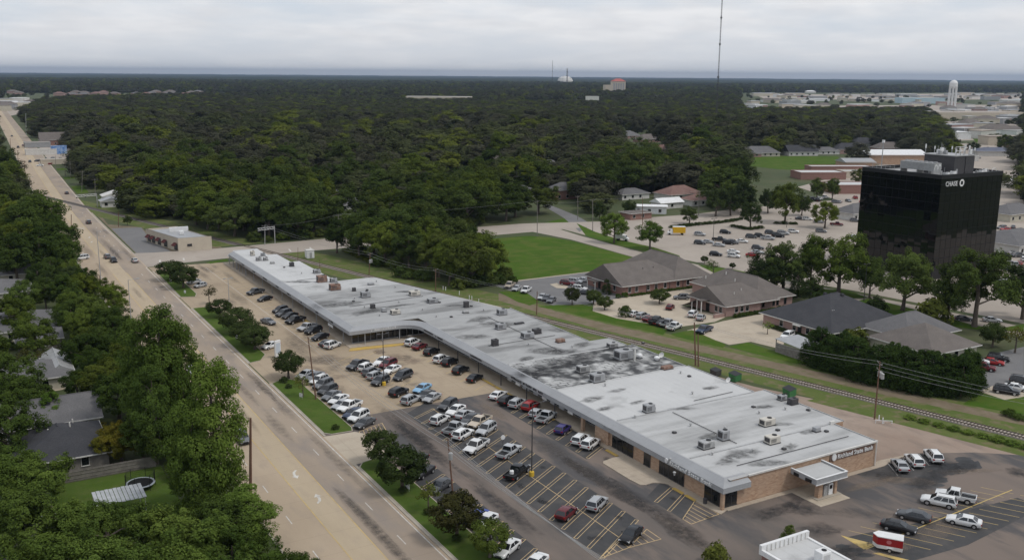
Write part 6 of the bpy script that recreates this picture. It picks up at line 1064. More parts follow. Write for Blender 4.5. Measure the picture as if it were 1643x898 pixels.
# ================================================================ poles, lamps, wires, signs
POLE_TOP = {}
def utility_pole(key, x, y, h, lab, lean=(0, 0), arms=1, trans=0, mtl=None, r=.16, arm_dir=0.0, armlen=2.4):
    t = thing('utility_pole', lab, 'utility pole', (x, y, 0), 0, 'utility poles'); mtl = mtl or M['wood_pole']; L = Vector((lean[0], lean[1], 0))
    P = lambda z: Vector((0, 0, z))+L*(z/h)
    MB().tube([P(0), P(h)], [r, r*.65], 8).build('pole', mtl, t); d = Vector((math.cos(R(arm_dir)), math.sin(R(arm_dir)), 0)); tips = [P(h)+Vector((0, 0, .1))]
    for a in range(arms):
        z = h-.35-a*1.3; c = P(z); m = MB(); m.tube([c-d*armlen/2, c+d*armlen/2], .07, 4); am = m.build('crossarm', M['wood_grey'], t)
        for q in (-.46, .46): m = MB(); e = c+d*armlen*q; m.tube([e, e+Vector((0, 0, .28))], [.05, .03], 6); m.build('insulator', M['galv'], am); tips.append(e+Vector((0, 0, .28)))
    for k in range(trans):
        c = P(h-2.6)+d*(.55*(k-(trans-1)/2)*1.4)+Vector((d.y, -d.x, 0))*.42; m = MB(); m.tube([c-Vector((0, 0, .55)), c+Vector((0, 0, .45)), c+Vector((0, 0, .55))], [.33, .33, .2], 12); m.build('transformer', M['galv'], t)
    POLE_TOP[key] = [Vector((x, y, 0))+p for p in tips]; return t
def px_pole(key, bx, by, tx, ty, lab, **kw):
    b = at(bx, by, 0); h = max(4.0, height_to(b.x, b.y, ty)); top = None
    # sideways lean: where the sight line through the top pixel passes the pole's plane
    q = at(tx, ty, h-.001) if h < 63 else None
    lean = kw.pop('lean', None)
    if lean is None:
        p0 = proj((b.x, b.y, h)); dist = math.hypot(b.x, b.y); off = (tx-p0[0])/F_PX*dist; lean = (off*.864, -off*.503) if abs(off) < 2.5 else (0, 0)
    return utility_pole(key, b.x, b.y, h, lab, lean=lean, **kw)
px_pole('P1', 402, 797, 402, 670, 'thick brown wooden pole at the road edge by the tall pine', arms=0, r=.26)
px_pole('P2', 507, 641, 494, 540, 'leaning dark pole on the verge among the parked row', arms=0)
px_pole('P3', 729, 818, 718, 703, 'leaning dark pole with white can among the verge trees', arms=1, trans=1, armlen=1.2)
px_pole('P6', 1116, 586, 1114, 517, 'left one of the tall twin poles behind the worn roof', arms=0, r=.2); px_pole('P6b', 1120.5, 588, 1120, 536, 'shorter one of the twin poles behind the worn roof', arms=0, r=.18)
px_pole('P7', 1403, 672, 1412, 580, 'pole with crossarms and three grey transformers beside the railway', arms=2, trans=3, arm_dir=60)
px_pole('P8', 861, 505, 862, 467, 'dark pole between the railway and the office court', arms=0); px_pole('P9', 699, 470, 699, 431, 'railside pole with angled arm before the dark tree clump', arms=1, arm_dir=30)
px_pole('P10', 592, 441, 594, 406, 'railside pole carrying twin white transformers behind the far wing', arms=1, trans=2, arm_dir=30); px_pole('P13', 542, 396, 543, 344, 'tall grey pole where the side street meets the forest', arms=2, mtl=M['wood_grey'])
px_pole('P14', 425, 393, 425, 361, 'pale pole with slanted board at the rail crossing', arms=1, mtl=M['galv'], arm_dir=-30); px_pole('P16', 862, 379, 862, 322, 'grey pole at the left corner of the big lawn', arms=1, mtl=M['wood_grey'], armlen=1.6)
px_pole('P17', 927, 353, 927, 314, 'grey pole beyond the street bend', arms=1, mtl=M['wood_grey']); px_pole('P18', 951, 371, 951, 320, 'grey pole at the street bend beside the round tree', arms=1, mtl=M['wood_grey'])
px_pole('P21', 1205, 330, 1206, 297, 'grey pole against the dark trees behind the open lot', arms=1, mtl=M['wood_grey']); px_pole('P22', 1121, 345, 1122, 306, 'grey pole in front of the white garage', arms=1, mtl=M['wood_grey'])
px_pole('P23', 1031, 362, 1031, 316, 'brown pole beside the low brick shop', arms=0); px_pole('P30', 131, 308, 132, 274, 'grey pole beside the road near the rail crossing', arms=1, mtl=M['wood_grey']); px_pole('P31', 153, 316, 152, 287, 'pole with wide crossarm left of the white sheds', arms=1, mtl=M['wood_grey'], armlen=3)
px_pole('P32', 105, 283, 104, 254, 'thin grey pole at the forest corner by the road', arms=0, mtl=M['wood_grey']); px_pole('P33', 113, 286, 112, 257, 'second thin pole at the forest corner by the road', arms=0, mtl=M['wood_grey']); px_pole('P34', 89, 272, 89, 250, 'thin pole near the long low pale building', arms=0, mtl=M['wood_grey'])
px_pole('P35', 42, 217, 41, 182, 'tall pale pole beside the far road shops', arms=0, mtl=M['galv'], r=.3); px_pole('P36', 114, 388, 114, 344, 'dark pole in front of the roadside pines', arms=0); px_pole('P37', 42, 300, 39, 258, 'rusty pole on the left side of the far road', arms=0); px_pole('P38', 30, 286, 28, 241, 'pole with small arm on the far road left side', arms=1, armlen=1.4); px_pole('P39', 18, 262, 16, 222, 'second rusty pole on the far road left side', arms=0); px_pole('P40', 190, 364, 190, 340, 'short brown pole on the dry grass by the rail', arms=0); px_pole('P41', 160, 470, 160, 441, 'short brown post rising behind the roadside shrubs', arms=0)
px_pole('P42', 478, 420, 478, 397, 'thin dark post behind the far wing roof', arms=0, r=.1); px_pole('P43', 513, 434, 513, 417, 'short dark post behind the far wing roof', arms=0, r=.1)
def wire(a, b, sag=.8, r=.024, n=10, nm='overhead_wire', lab='thin overhead wire strung between poles'):
    a, b = Vector(a), Vector(b); m = MB(); m.tube([a.lerp(b, k/n)-Vector((0, 0, sag*4*(k/n)*(1-k/n))) for k in range(n+1)], r, 4, caps=False); o = m.build(nm, M['wire']); tag(o, lab, 'wire', 'overhead wires'); return o
SHORT = dict(P7='the transformer pole', P6='the twin poles', P8='the court pole', P9='the angled-arm pole', P10='the twin transformer pole', P14='the crossing pole')
chain = ['P7', 'P6', 'P8', 'P9', 'P10', 'P14']
for a, b in zip(chain, chain[1:]):
    A_, B_ = POLE_TOP[a], POLE_TOP[b]
    for i in range(2): wire(A_[min(i, len(A_)-1)]-Vector((0, 0, .3*i)), B_[min(i, len(B_)-1)]-Vector((0, 0, .3*i)), 1.0, lab=f'thin overhead wire strung from {SHORT[a]} to {SHORT[b]}')
far_end = at(1643, 640, 0); fe = Vector((railx(75)-4, 75, 0))
for z in (9.6, 10.4, 8.8): wire(POLE_TOP['P7'][0]-Vector((0, 0, 10.6-z)), fe+Vector((0, 0, z)), .8, lab='thin overhead wire running from the transformer pole past the hedge')
for i, dz in enumerate((0, .8, 1.5)):
    wire(POLE_TOP['P2'][0]-Vector((0, 0, dz)), POLE_TOP['P3'][0]-Vector((0, 0, dz)), 1.2, lab='thin overhead wire strung between the leaning verge poles')
    for s2 in (0, .5): q = at(985, 915, 8.0)+Vector((.7*i+s2*.7, 0, -dz*.4)); wire(POLE_TOP['P3'][0]-Vector((0, 0, dz+s2)), q, .5, .026, lab='thin overhead wire crossing the asphalt lot from the leaning pole')
for a, b in (('P16', 'P18'), ('P18', 'P22'), ('P22', 'P21'), ('P13', 'P14'), ('P13', 'P16')): wire(POLE_TOP[a][0], POLE_TOP[b][0], 1.2, lab='thin overhead wire strung along the back streets')
def lamp_post(x, y, h, lab, base=False, heads=2, mtl=None, lean=(0, 0), ang=0.0, r=.1):
    t = thing('lamp_post', lab, 'lamp post', (x, y, 0), 0, 'lamp posts'); mtl = mtl or M['dark_metal']; top = Vector((lean[0], lean[1], h))
    if base: m = MB(); m.tube([(0, 0, 0), (0, 0, .75), (0, 0, .85)], [.42, .42, .34], 14); m.build('base', M['yellow'], t)
    MB().tube([(0, 0, .02), top], [r*1.2, r*.7], 8).build('pole', mtl, t)
    for k in range(heads):
        a = R(ang+180*k); e = top+Vector((math.cos(a)*(1.0 if heads > 1 else 2.2), math.sin(a)*(1.0 if heads > 1 else 2.2), .12)); m = MB(); m.tube([top, e], .05, 6); arm = m.build('arm', mtl, t); MB().box(e.x-.35, e.x+.35, e.y-.18, e.y+.18, e.z-.08, e.z+.1).build('lamp_head', mtl, arm)
b = at(853, 763, 0); lamp_post(b.x, b.y, height_to(b.x, b.y, 648), 'dark lamp post on a yellow base in the asphalt lot', True, 1, M['dark_metal'])
b = at(616, 618, 0); lamp_post(b.x, b.y, height_to(b.x, b.y, 536), 'dark lamp post on a yellow base in the concrete lot', True, 2)
b = at(368, 488, 0); lamp_post(b.x, b.y, height_to(b.x, b.y, 447), 'slim grey lamp post facing the far shop wing', False, 2, M['galv'])
b = at(1386, 483, 0); lamp_post(b.x, b.y, height_to(b.x, b.y, 424), 'dark lamp post in front of the black glass tower', False, 2); b = at(1144, 389, 0); lamp_post(b.x, b.y, height_to(b.x, b.y, 351), 'dark lamp post in the open lot beside a row of cars', False, 2); b = at(1262, 365, 0); lamp_post(b.x, b.y, height_to(b.x, b.y, 352), 'short lamp post at the hedge of the open lot', False, 1)
lamp_post(33.2, 290, height_to(33.2, 290, 371), 'tall grey street lamp on the left road side', False, 1, M['galv'], ang=0); lamp_post(33.2, 238, height_to(33.2, 238, 449), 'nearer tall grey street lamp on the left road side', False, 1, M['galv'], ang=0)
lamp_post(33.2, 470, 10, 'street lamp by the dark roadside pines', False, 1, M['galv']); lamp_post(33.2, 560, 10, 'street lamp far along the left road side', False, 1, M['galv'])
# rail crossing cantilevers
for nm, x, y, dx, lab in (('crossing_cantilever', 58.5, 500, -9.5, 'white cantilever signal arm over the road at the rail crossing'), ('crossing_cantilever', 104.5, 361.5, -7, 'white cantilever signal arm at the side street rail crossing')):
    t = thing(nm, lab, 'signal gantry', (x, y, 0)); MB().tube([(0, 0, 0), (0, 0, 6.6)], .18, 8).build('mast', M['galv'], t)
    for z in (5.6, 6.4): MB().tube([(0, 0, z), (dx, -2, z)], .09, 6).build('arm', M['white_metal'], t)
    for k in range(6): f0 = k/6; MB().tube([(dx*f0, -2*f0, 5.6), (dx*(f0+1/6), -2*(f0+1/6), 6.4)], .05, 5).build('brace', M['white_metal'], t)
    for f0 in (.55, .95): MB().box(dx*f0-.3, dx*f0+.3, -2*f0-.2, -2*f0+.0, 5.0, 5.5).build('signal_light', M['black'], t)
b = at(497, 414, 0); t = thing('signal_cabin', 'white metal signal cabin beside the railway', 'cabin', (b.x, b.y, 0)); MB().box(-1.3, 1.3, -1.3, 1.3, .2, 2.9, bev=.08).build('body', M['white_metal'], t); MB().box(-1.4, 1.4, -1.4, 1.4, 2.9, 3.05).build('roof', M['trim'], t); MB().box(-.4, .4, -1.34, -1.31, .3, 2.2).build('door', M['galv'], t); MB().box(-1.2, 1.2, -1.2, 1.2, 0, .2).build('footing', M['kerb'], t)
b = at(446, 574, 0); t = thing('pylon_sign', 'tall white double-faced pylon sign at the lot entrance', 'sign', (b.x, b.y, 0), R(20)); MB().box(-.75, .75, -.2, .2, .35, 4.2, bev=.05).build('sign_face', M['white_metal'], t); MB().box(-.6, .6, -.22, -.201, 1.2, 3.6).build('sign_panel', mat('sign_pale_blue', (.45, .5, .56), (.5, .55, .6), scale=1), t); MB().box(-.6, .6, -.15, .15, 0, .35).build('footing', M['kerb'], t)
SIGN = [(654, 785, 'small white notice sign under the second verge tree'), (483, 637, 'small white notice sign under the sparse verge tree'), (380, 542, 'small white notice sign between the road and dark shrubs'), (274, 450, 'small white notice sign on the far verge'), (297, 469, 'second white notice sign on the far verge')]
for px, py, lab in SIGN:
    b = at(px, py+4, 0); t = thing('notice_sign', lab, 'sign', (b.x, b.y, .14), R(-60), 'small white notice signs'); MB().box(-.4, .4, -.02, .02, .45, 1.25).build('sign_face', M['white_metal'], t)
    for sx in (-.3, .3): MB().tube([(sx, 0, 0), (sx, 0, .5)], .03, 5).build('leg', M['galv'], t)
b = at(807, 712, .5); t = thing('cart_sign', 'small white round sign on a post among the asphalt stalls', 'sign', (b.x, b.y, 0)); MB().tube([(0, 0, 0), (0, 0, 1.4)], .05, 6).build('post', M['dark_metal'], t); m = MB(); m.tube([(0, -.05, 1.75), (0, .05, 1.75)], .42, 14); m.build('sign_face', M['white_metal'], t)
b = at(821, 756, 1.3); t = thing('water_tank', 'white plastic tank riding in the black pickup bed', 'tank', (b.x, b.y, .95)); m = MB(); m.tube([(0, 0, 0), (0, 0, .5), (0, 0, .65)], [.36, .36, .15], 12); m.build('body', M['white_metal'], t); MB().tube([(0, 0, .65), (0, 0, .72)], .1, 8).build('cap', M['black'], t)
for i, (px, py) in enumerate(((711, 462), (715, 463), (737, 470), (753, 477), (757, 478), (768, 483), (1410, 672), (1416, 676))):
    b = at(px, py+3, 0); t = thing('pipe_bollard', 'short white pipe post behind the mall roof edge', 'bollard', (b.x, b.y, 0), 0, 'white pipe posts by the railway'); MB().tube([(0, 0, 0), (0, 0, 1.1)], .11, 8).build('post', M['white_metal'], t); MB().tube([(0, 0, 1.1), (0, 0, 1.2)], [.13, .05], 8).build('cap', M['white_metal'], t)
b = at(1418, 678, .1); t = thing('pipe_barrier', 'low white pipe barrier at the foot of the transformer pole', 'barrier', (b.x, b.y, 0), R(-35)); MB().tube([(-1.6, 0, .55), (1.6, 0, .55)], .07, 6).build('rail', M['white_metal'], t); [MB().tube([(x, 0, 0), (x, 0, .6)], .07, 6).build('post', M['white_metal'], t) for x in (-1.5, 0, 1.5)]
# wall-mounted bins and planters under the bank corner, person-free
b = (96.4, 101.8); t = thing('litter_bin', 'round dark litter bin by the bank entrance corner', 'bin', (94.6, 103.2, .12)); MB().tube([(0, 0, 0), (0, 0, .8), (0, 0, .95)], [.3, .32, .18], 12).build('body', M['dark_metal'], t); MB().tube([(0, 0, .95), (0, 0, 1.0)], .18, 10).build('lid', M['black'], t)
# low hedge of the open lot
# ================================================================ trees
nrng = np.random.default_rng(11)
def leaf_cloud(centers, radii, tones, per, size, flat=1.0, up=.35, zc=.5, soft=0):
    """leaf quads spread over clumps; returns verts, faces, tone per vertex"""
    C = np.repeat(np.array(centers), per, axis=0); Rr = np.repeat(np.array(radii), per); T = np.repeat(np.array(tones), per); n = len(C)
    d = nrng.normal(size=(n, 3)); d /= np.linalg.norm(d, axis=1)[:, None]; rad = Rr*np.cbrt(nrng.uniform(.25, 1, n)); off = d*rad[:, None]; off[:, 2] *= flat; P = C+off
    co = P-np.array([0, 0, zc]); co /= np.linalg.norm(co, axis=1)[:, None]+1e-6; nv = d*(.55-.2*soft)+co*(.6+.5*soft)+nrng.normal(size=(n, 3))*(.38-.2*soft); nv[:, 2] += up; nv /= np.linalg.norm(nv, axis=1)[:, None]
    a = np.cross(nv, nrng.normal(size=(n, 3))); a /= np.linalg.norm(a, axis=1)[:, None]; b = np.cross(nv, a); sz = size*nrng.uniform(.6, 1.35, n)
    a *= sz[:, None]; b *= (sz*nrng.uniform(.45, .8, n))[:, None]; bend = nv*(sz*.18)[:, None]
    V = np.stack([P-a-bend, P-b*.9, P+a-bend, P+b*.9], axis=1).reshape(-1, 3); tone = np.repeat(np.clip(T+nrng.normal(0, .12-.07*soft, n), 0, 1), 4)
    return V, n, tone
def leaf_mesh(name, V, n, tone, mtl):
    me = bpy.data.meshes.new(name); me.vertices.add(len(V)); me.vertices.foreach_set('co', V.astype(np.float32).ravel()); me.loops.add(4*n); me.loops.foreach_set('vertex_index', np.arange(4*n, dtype=np.int32))
    me.polygons.add(n); me.polygons.foreach_set('loop_start', np.arange(0, 4*n, 4, dtype=np.int32)); me.polygons.foreach_set('loop_total', np.full(n, 4, dtype=np.int32))
    at_ = me.attributes.new('tone', 'FLOAT', 'POINT'); at_.data.foreach_set('value', tone.astype(np.float32)); me.materials.append(mtl); me.update(); me.validate(); return me
def crown(kind, seed, detail=1.0, soft=0):
    """unit trees: height 1 for the whole tree; returns (V,n,tone) with crown radius about the kind's ratio"""
    r = random.Random(seed); cs, rs, ts = [], [], []
    if kind in ('oak', 'full', 'tall'):   # boughs on an uneven shell, each carrying smaller sprays
        W, z0, z1, NB = {'oak': (.42, .15, .96, 40), 'full': (.43, .0, .965, 44), 'tall': (.29, .08, .97, 40)}[kind]; ph1, ph2, ph3 = r.uniform(0, 6.3), r.uniform(0, 6.3), r.uniform(0, 6.3); sx, sy = r.uniform(.86, 1.12), r.uniform(.86, 1.12)
        for i in range(NB):
            a = r.uniform(0, 6.283); u = r.uniform(-.8, 1); rr = math.sqrt(max(0, 1-u*u)); k = r.uniform(.78, .9) if soft else r.uniform(.62, .9) if r.random() < .88 else r.uniform(.15, .5)
            lob = 1+.16*math.sin(2*a+ph1)+.12*math.sin(3*a+ph2)+.10*math.sin(4*u+ph3); bc = (W*sx*rr*k*lob*math.cos(a), W*sy*rr*k*lob*math.sin(a), (z0+z1)/2+u*k*(z1-z0)/2); bt = min(1, max(0, r.gauss(.5, .2))); br = r.uniform(.08, .13)
            for q in range(r.randint(6, 9)):
                d3 = Vector((r.gauss(0, 1), r.gauss(0, 1), r.gauss(.2, .9))).normalized()*br*r.uniform(.35, 1.0); cs.append((bc[0]+d3.x, bc[1]+d3.y, min(.985, bc[2]+d3.z))); rs.append(r.uniform(.055, .085) if soft else r.uniform(.036, .066)); ts.append(min(1, max(0, bt+r.gauss(0, .13))))
        per = int(38*detail); size = .0172/math.sqrt(detail); fl = .95
    elif kind == 'pine':    # whorled cushions of needles on a tall stem
        N = 100
        for i in range(N):
            z = r.uniform(.14, .985); env = .27*(1-((z-.5)/.5)**2)**.5 if abs(z-.5) < .5 else .05; a = r.uniform(0, 6.283); k = r.uniform(.35, 1.0)
            cs.append((env*k*math.cos(a), env*k*math.sin(a), z)); rs.append(r.uniform(.055, .095)*(1.1-.35*(z-.3))); ts.append(min(1, max(0, r.gauss(.55, .2))))
        per = int(115*detail); size = .0150/math.sqrt(detail); fl = .8
    elif kind == 'cone':    # dense tapering evergreen
        N = 95
        for i in range(N):
            z = r.uniform(.02, .97)**1.0; env = .32*(1-z)**.55*min(1, .7+z*3); a = r.uniform(0, 6.283); k = r.uniform(.7, 1.0)
            cs.append((env*k*math.cos(a), env*k*math.sin(a), z)); rs.append(r.uniform(.065, .10)*(1.15-.6*z)); ts.append(min(1, max(0, r.gauss(.45, .2))))
        per = int(70*detail); size = .016/math.sqrt(detail); fl = 1.1
    elif kind == 'ball':    # small clipped ornamental on a short stem
        N = 74
        for i in range(N):
            a = r.uniform(0, 6.283); u = r.uniform(-.9, 1); rr = math.sqrt(max(0, 1-u*u)); k = r.uniform(.66, .9)
            cs.append((.50*rr*k*math.cos(a), .50*rr*k*math.sin(a), .58+u*k*.38)); rs.append(r.uniform(.08, .13)); ts.append(min(1, max(0, r.gauss(.45, .22))))
        per = int(85*detail); size = .026/math.sqrt(detail); fl = .9
    elif kind == 'sparse':
        N = 30
        for i in range(N):
            a = r.uniform(0, 6.283); u = r.uniform(-.7, 1); rr = math.sqrt(max(0, 1-u*u)); k = r.uniform(.4, .95)
            cs.append((.34*rr*k*math.cos(a), .34*rr*k*math.sin(a), .62+u*k*.33)); rs.append(r.uniform(.06, .11)); ts.append(min(1, max(0, r.gauss(.5, .2))))
        per = int(26*detail); size = .024/math.sqrt(detail); fl = .9
    else:                   # bush: sits on the ground
        N = 34
        for i in range(N):
            a = r.uniform(0, 6.283); u = r.uniform(0, 1); rr = math.sqrt(max(0, 1-u*u)); k = r.uniform(.6, .9)
            cs.append((.55*rr*k*math.cos(a), .55*rr*k*math.sin(a), .2+u*k*.7)); rs.append(r.uniform(.14, .22)); ts.append(min(1, max(0, r.gauss(.45, .2))))
        per = int(60*detail); size = .045/math.sqrt(detail); fl = .85
    return leaf_cloud(cs, rs, ts, per, size, fl, soft=soft), cs
def trunk_mesh(kind, cs, seed):
    r = random.Random(seed+99); m = MB(); hb = {'oak': .22, 'full': .2, 'tall': .2, 'pine': .95, 'cone': .9, 'ball': .36, 'sparse': .42, 'bush': .15}[kind]; R0 = {'oak': .026, 'full': .024, 'tall': .02, 'pine': .017, 'cone': .016, 'ball': .035, 'sparse': .022, 'bush': .03}[kind]
    bent = (r.uniform(-.02, .02), r.uniform(-.02, .02)); top = {'oak': .7, 'full': .7, 'tall': .8, 'pine': .95, 'cone': .9, 'ball': .7, 'sparse': .8, 'bush': .5}[kind]
    pts = [(bent[0]*t*4*(1-t)+0, bent[1]*t*4*(1-t), top*t) for t in (0, .15, .4, .7, 1)]; m.tube(pts, [R0*1.35, R0, R0*.85, R0*.55, R0*.2], 8)
    for c in r.sample(cs, min(len(cs), 9)):
        z = max(hb*.75, min(top*.9, c[2]-r.uniform(.08, .2))); s0 = (0, 0, z); m.tube([s0, (c[0]*.5, c[1]*.5, z+(c[2]-z)*.65), c], [R0*.5, R0*.3, R0*.1], 5)
    return m.data('trunk', [M['bark']])
TREES = {}
for kind, n, det in (('oak', 4, 1.9), ('full', 4, 1.9), ('tall', 3, 1.8), ('pine', 3, 2.2), ('cone', 2, 1.2), ('ball', 3, 1.3), ('sparse', 2, 1.0), ('bush', 2, .6)):
    L_ = []
    for i in range(n):
        (V, k, tone), cs = crown(kind, 31*i+len(kind)*7, det); L_.append((leaf_mesh(f'{kind}_crown', V, k, tone, M['leaf']), trunk_mesh(kind, cs, i)))
    TREES[kind] = L_
TNAME = {'oak': 'broadleaf_tree', 'full': 'broadleaf_tree', 'tall': 'broadleaf_tree', 'pine': 'pine_tree', 'cone': 'evergreen_tree', 'ball': 'ornamental_tree', 'sparse': 'ornamental_tree', 'bush': 'shrub'}
def plant(kind, x, y, h, lab, grp, wide=1.0, tint=(1, 1, 1), z=0.0, cat=None):
    v = rnd.randrange(len(TREES[kind])); t = thing(TNAME[kind], lab, cat or ('shrub' if kind == 'bush' else 'tree'), (x, y, z), rnd.uniform(0, 6.28), grp); t.scale = (h*wide, h*wide, h)
    c = link('crown', TREES[kind][v][0], t); k = rnd.uniform(.88, 1.12); c.color = (tint[0]*k, tint[1]*k, tint[2]*k, 1); link('trunk', TREES[kind][v][1], t); return t
def px_tree(kind, cxp, cyp, bxp, byp, top, lab, grp=None, tint=(1, 1, 1), wide=1.0, z=0.0):
    b = at(bxp, byp, z); h = max(1.0, height_to(b.x, b.y, top)-z); plant(kind, b.x, b.y, h, lab, grp, wide, tint, z); CLEAR.append(rect(b.x-4, b.x+4, b.y-4, b.y+4))
DKT, YEL, BRI, OLV, PUR = (.62, .66, .75), (1.9, 1.45, .8), (1.45, 1.6, 1.1), (1.25, 1.1, .85), (.75, .55, .7)
# verge trees along the lot (base pixel, top row)
for bx, by, top, k, lab, ti in ((612, 745, 687, 'ball', 'first dark round verge tree beside the driveway', DKT), (646, 786, 714, 'ball', 'second dark verge tree from the driveway with a sign below', DKT), (688, 820, 768, 'sparse', 'thin sparse verge tree between the dark round ones', OLV), (733, 862, 788, 'ball', 'dark purplish verge tree crossing the leaning pole', PUR), (786, 893, 832, 'ball', 'verge tree with green and orange leaves by the blue car', (1.1, 1.1, .8)),
                               (463, 606, 561, 'ball', 'round dark verge tree beside the pylon sign', DKT), (486, 636, 598, 'sparse', 'sparse verge sapling in front of the parked row', OLV),
                               (274, 449, 416, 'ball', 'left dark round tree on the farthest verge', DKT), (295, 461, 424, 'ball', 'right dark round tree on the farthest verge', DKT), (336, 487, 456, 'sparse', 'bare-looking purplish verge tree before the slim lamp', PUR), (352, 508, 479, 'ball', 'dark verge tree behind the slim lamp post', DKT), (380, 533, 492, 'ball', 'middle tree of the dense dark verge clump', DKT), (409, 560, 521, 'ball', 'last tree of the dense dark verge clump', DKT), (398, 552, 512, 'ball', 'inner tree of the dense dark verge clump', DKT)):
    px_tree(k, bx, by, bx, by, top, lab, 'verge trees along the shopping lot', ti, 1.45 if by < 565 and k == 'ball' else 1.12, .15)
for bx, by, top, lab in ((612, 748, 738, 'low clipped shrub ring under the first verge tree'), (646, 789, 778, 'low clipped shrub ring under the second verge tree'), (688, 824, 812, 'low clipped shrub under the thin verge tree'), (733, 866, 855, 'low clipped shrub under the purplish verge tree'), (455, 613, 602, 'low shrub bed under the pylon sign tree'), (538, 688, 679, 'flat shrub bed on the wide verge lawn'), (463, 622, 614, 'small low shrub on the verge by the pylon sign')): px_tree('bush', bx, by, bx, by, top, lab, 'shrubs on the verges', DKT, 1.3, .15)
# office trees
for bx, by, top, k, lab, ti, wd in ((918, 488, 459, 'ball', 'very dark round tree at the edge of the grey court', (.45, .42, .55), 1), (952, 488, 464, 'ball', 'green tree left of the pair by the red-brick office', (1, 1, 1), 1.2), (970, 497, 474, 'ball', 'green tree right of the pair by the red-brick office', (1, 1, 1), 1.2), (1003, 508, 486, 'bush', 'dense round bush tree at the pale court edge', (.9, .95, .9), .9), (1058, 487, 462, 'ball', 'small tree on its round island in the pale court', (1, 1, 1), 1.35),
    (1231, 536, 514, 'sparse', 'light leafy shrub on the island of the wide pale court', BRI, 1.3), (1144, 441, 414, 'sparse', 'thin grey-green tree behind the red-brick office', (.9, .95, .95), 1.3), (1130, 422, 410, 'ball', 'left clipped ball shrub behind the offices', DKT, 1.1), (1175, 431, 421, 'ball', 'right clipped ball shrub behind the offices', DKT, 1.1), (1200, 419, 407, 'sparse', 'tiny sapling beside the red car in the open lot', (1, 1, 1), 1),
    (985, 390, 338, 'oak', 'round bright green tree beside the street bend', BRI, 1.05), (1043, 400, 352, 'oak', 'bright green spreading tree left of the open lot', BRI, 1.15), (1106, 359, 330, 'oak', 'grey-green tree rising from the lot hedge', (.95, .95, .95), 1.3), (1204, 366, 322, 'oak', 'dark round tree on the oval lot island', DKT, 1.1), (1259, 358, 289, 'oak', 'big yellow-topped tree behind the open lot', (1.3, 1.25, .85), .95), (1323, 366, 320, 'oak', 'bright yellow-green tree near the white-walled office', (1.7, 1.6, .8), 1.1),
    (1256, 470, 386, 'full', 'broad dark tree mass left of the tower trees', (.9, .95, .9), 1.25), (1300, 455, 375, 'tall', 'slim dark tree between the lot and tower trees', DKT, .8), (1345, 473, 365, 'full', 'big bright green tree just left of the tower', (1.3, 1.35, .95), 1.15), (1228, 470, 400, 'full', 'dark tree behind the pinkish office roof', DKT, 1.2), (1278, 478, 424, 'cone', 'narrow dark evergreen by the pinkish office', DKT, .8), (1448, 498, 398, 'oak', 'green tree in front of the tower near corner', (1.05, 1.1, 1), 1.15), (1563, 524, 394, 'oak', 'largest spreading tree in front of the tower', (.95, 1.0, .9), 1.12), (1497, 520, 467, 'bush', 'olive-brown bushy tree between the tower trees', OLV, 1.0),
    (1395, 478, 408, 'tall', 'slim tree at the tower near-left corner', (.9, 1, .9), 1.0), (1520, 512, 430, 'full', 'rounded tree between the two big tower trees', (.9, .98, .88), .9), (1405, 500, 470, 'bush', 'low shrub mass at the tower foot', DKT, 1.1), (1640, 512, 420, 'oak', 'tree at the right edge before the tower lots', DKT, 1.0), (1300, 486, 440, 'full', 'low dark tree beside the narrow evergreen', DKT, 1.0),
    (1148, 347, 298, 'oak', 'dark tree before the white fence left of its pair', DKT, 1.1), (1172, 346, 302, 'oak', 'dark tree before the white fence right of its pair', DKT, 1.1), (1192, 343, 288, 'full', 'dark tall tree behind the oval lot island', DKT, 1.0), (1232, 342, 300, 'full', 'dark tree left of the big yellow-topped one', DKT, 1.0), (1286, 346, 306, 'full', 'dark tree right of the big yellow-topped one', (.8, .85, .7), 1.0), (962, 352, 322, 'full', 'dark tree behind the street bend', DKT, 1.1), (1010, 346, 318, 'full', 'dark rounded tree left of the low brick shop', DKT, 1.1),
    (1592, 556, 516, 'ball', 'small dark tree beside the hedge court', DKT, 1.1), (1628, 566, 519, 'sparse', 'small brownish tree at the right edge by the court', (1.3, .95, .8), 1.3), (1420, 528, 505, 'bush', 'round shrub right of the dark hipped roof', (1, 1, 1), 1), (1406, 520, 503, 'bush', 'shrub behind the dark hipped roof', OLV, 1), (1372, 556, 520, 'bush', 'leafy shrub against the dark hipped office', OLV, 1.1), (973, 472, 447, 'cone', 'dark clipped evergreen at the red-brick gable corner', DKT, 1.2), (1602, 300, 280, 'oak', 'tree right of the tower among low roofs', DKT, 1.1), (1560, 248, 226, 'oak', 'round tree behind the tower roof', DKT, 1.2), (1613, 242, 214, 'oak', 'broad round tree at the far right', (1, 1, .9), 1.2), (1377, 300, 268, 'oak', 'open tree in front of the school wings', OLV, 1.1), (1310, 322, 283, 'tall', 'left one of the twin trees before the school', (1, 1.05, .9), 1), (1335, 320, 283, 'tall', 'right one of the twin trees before the school', (1, 1.05, .9), 1), (205, 362, 345, 'oak', 'small lone tree on the dry grass near the corner store', (1, 1, 1), 1)):
    px_tree(k, bx, by, bx, by, top, lab, None, ti, wd)
def hedge(lab, pts, h, w, tint, grp):
    """clipped low hedge: a row of bushes along a path"""
    L_ = []; 
    for a, b in zip(pts, pts[1:]):
        a, b = Vector(a), Vector(b); n = max(1, int((b-a).length/(w*.8)))
        for k in range(n): p = a.lerp(b, (k+.5)/n); plant('bush', p.x, p.y, h*rnd.uniform(.85, 1.15), lab, grp, w/h*1.0, tint)
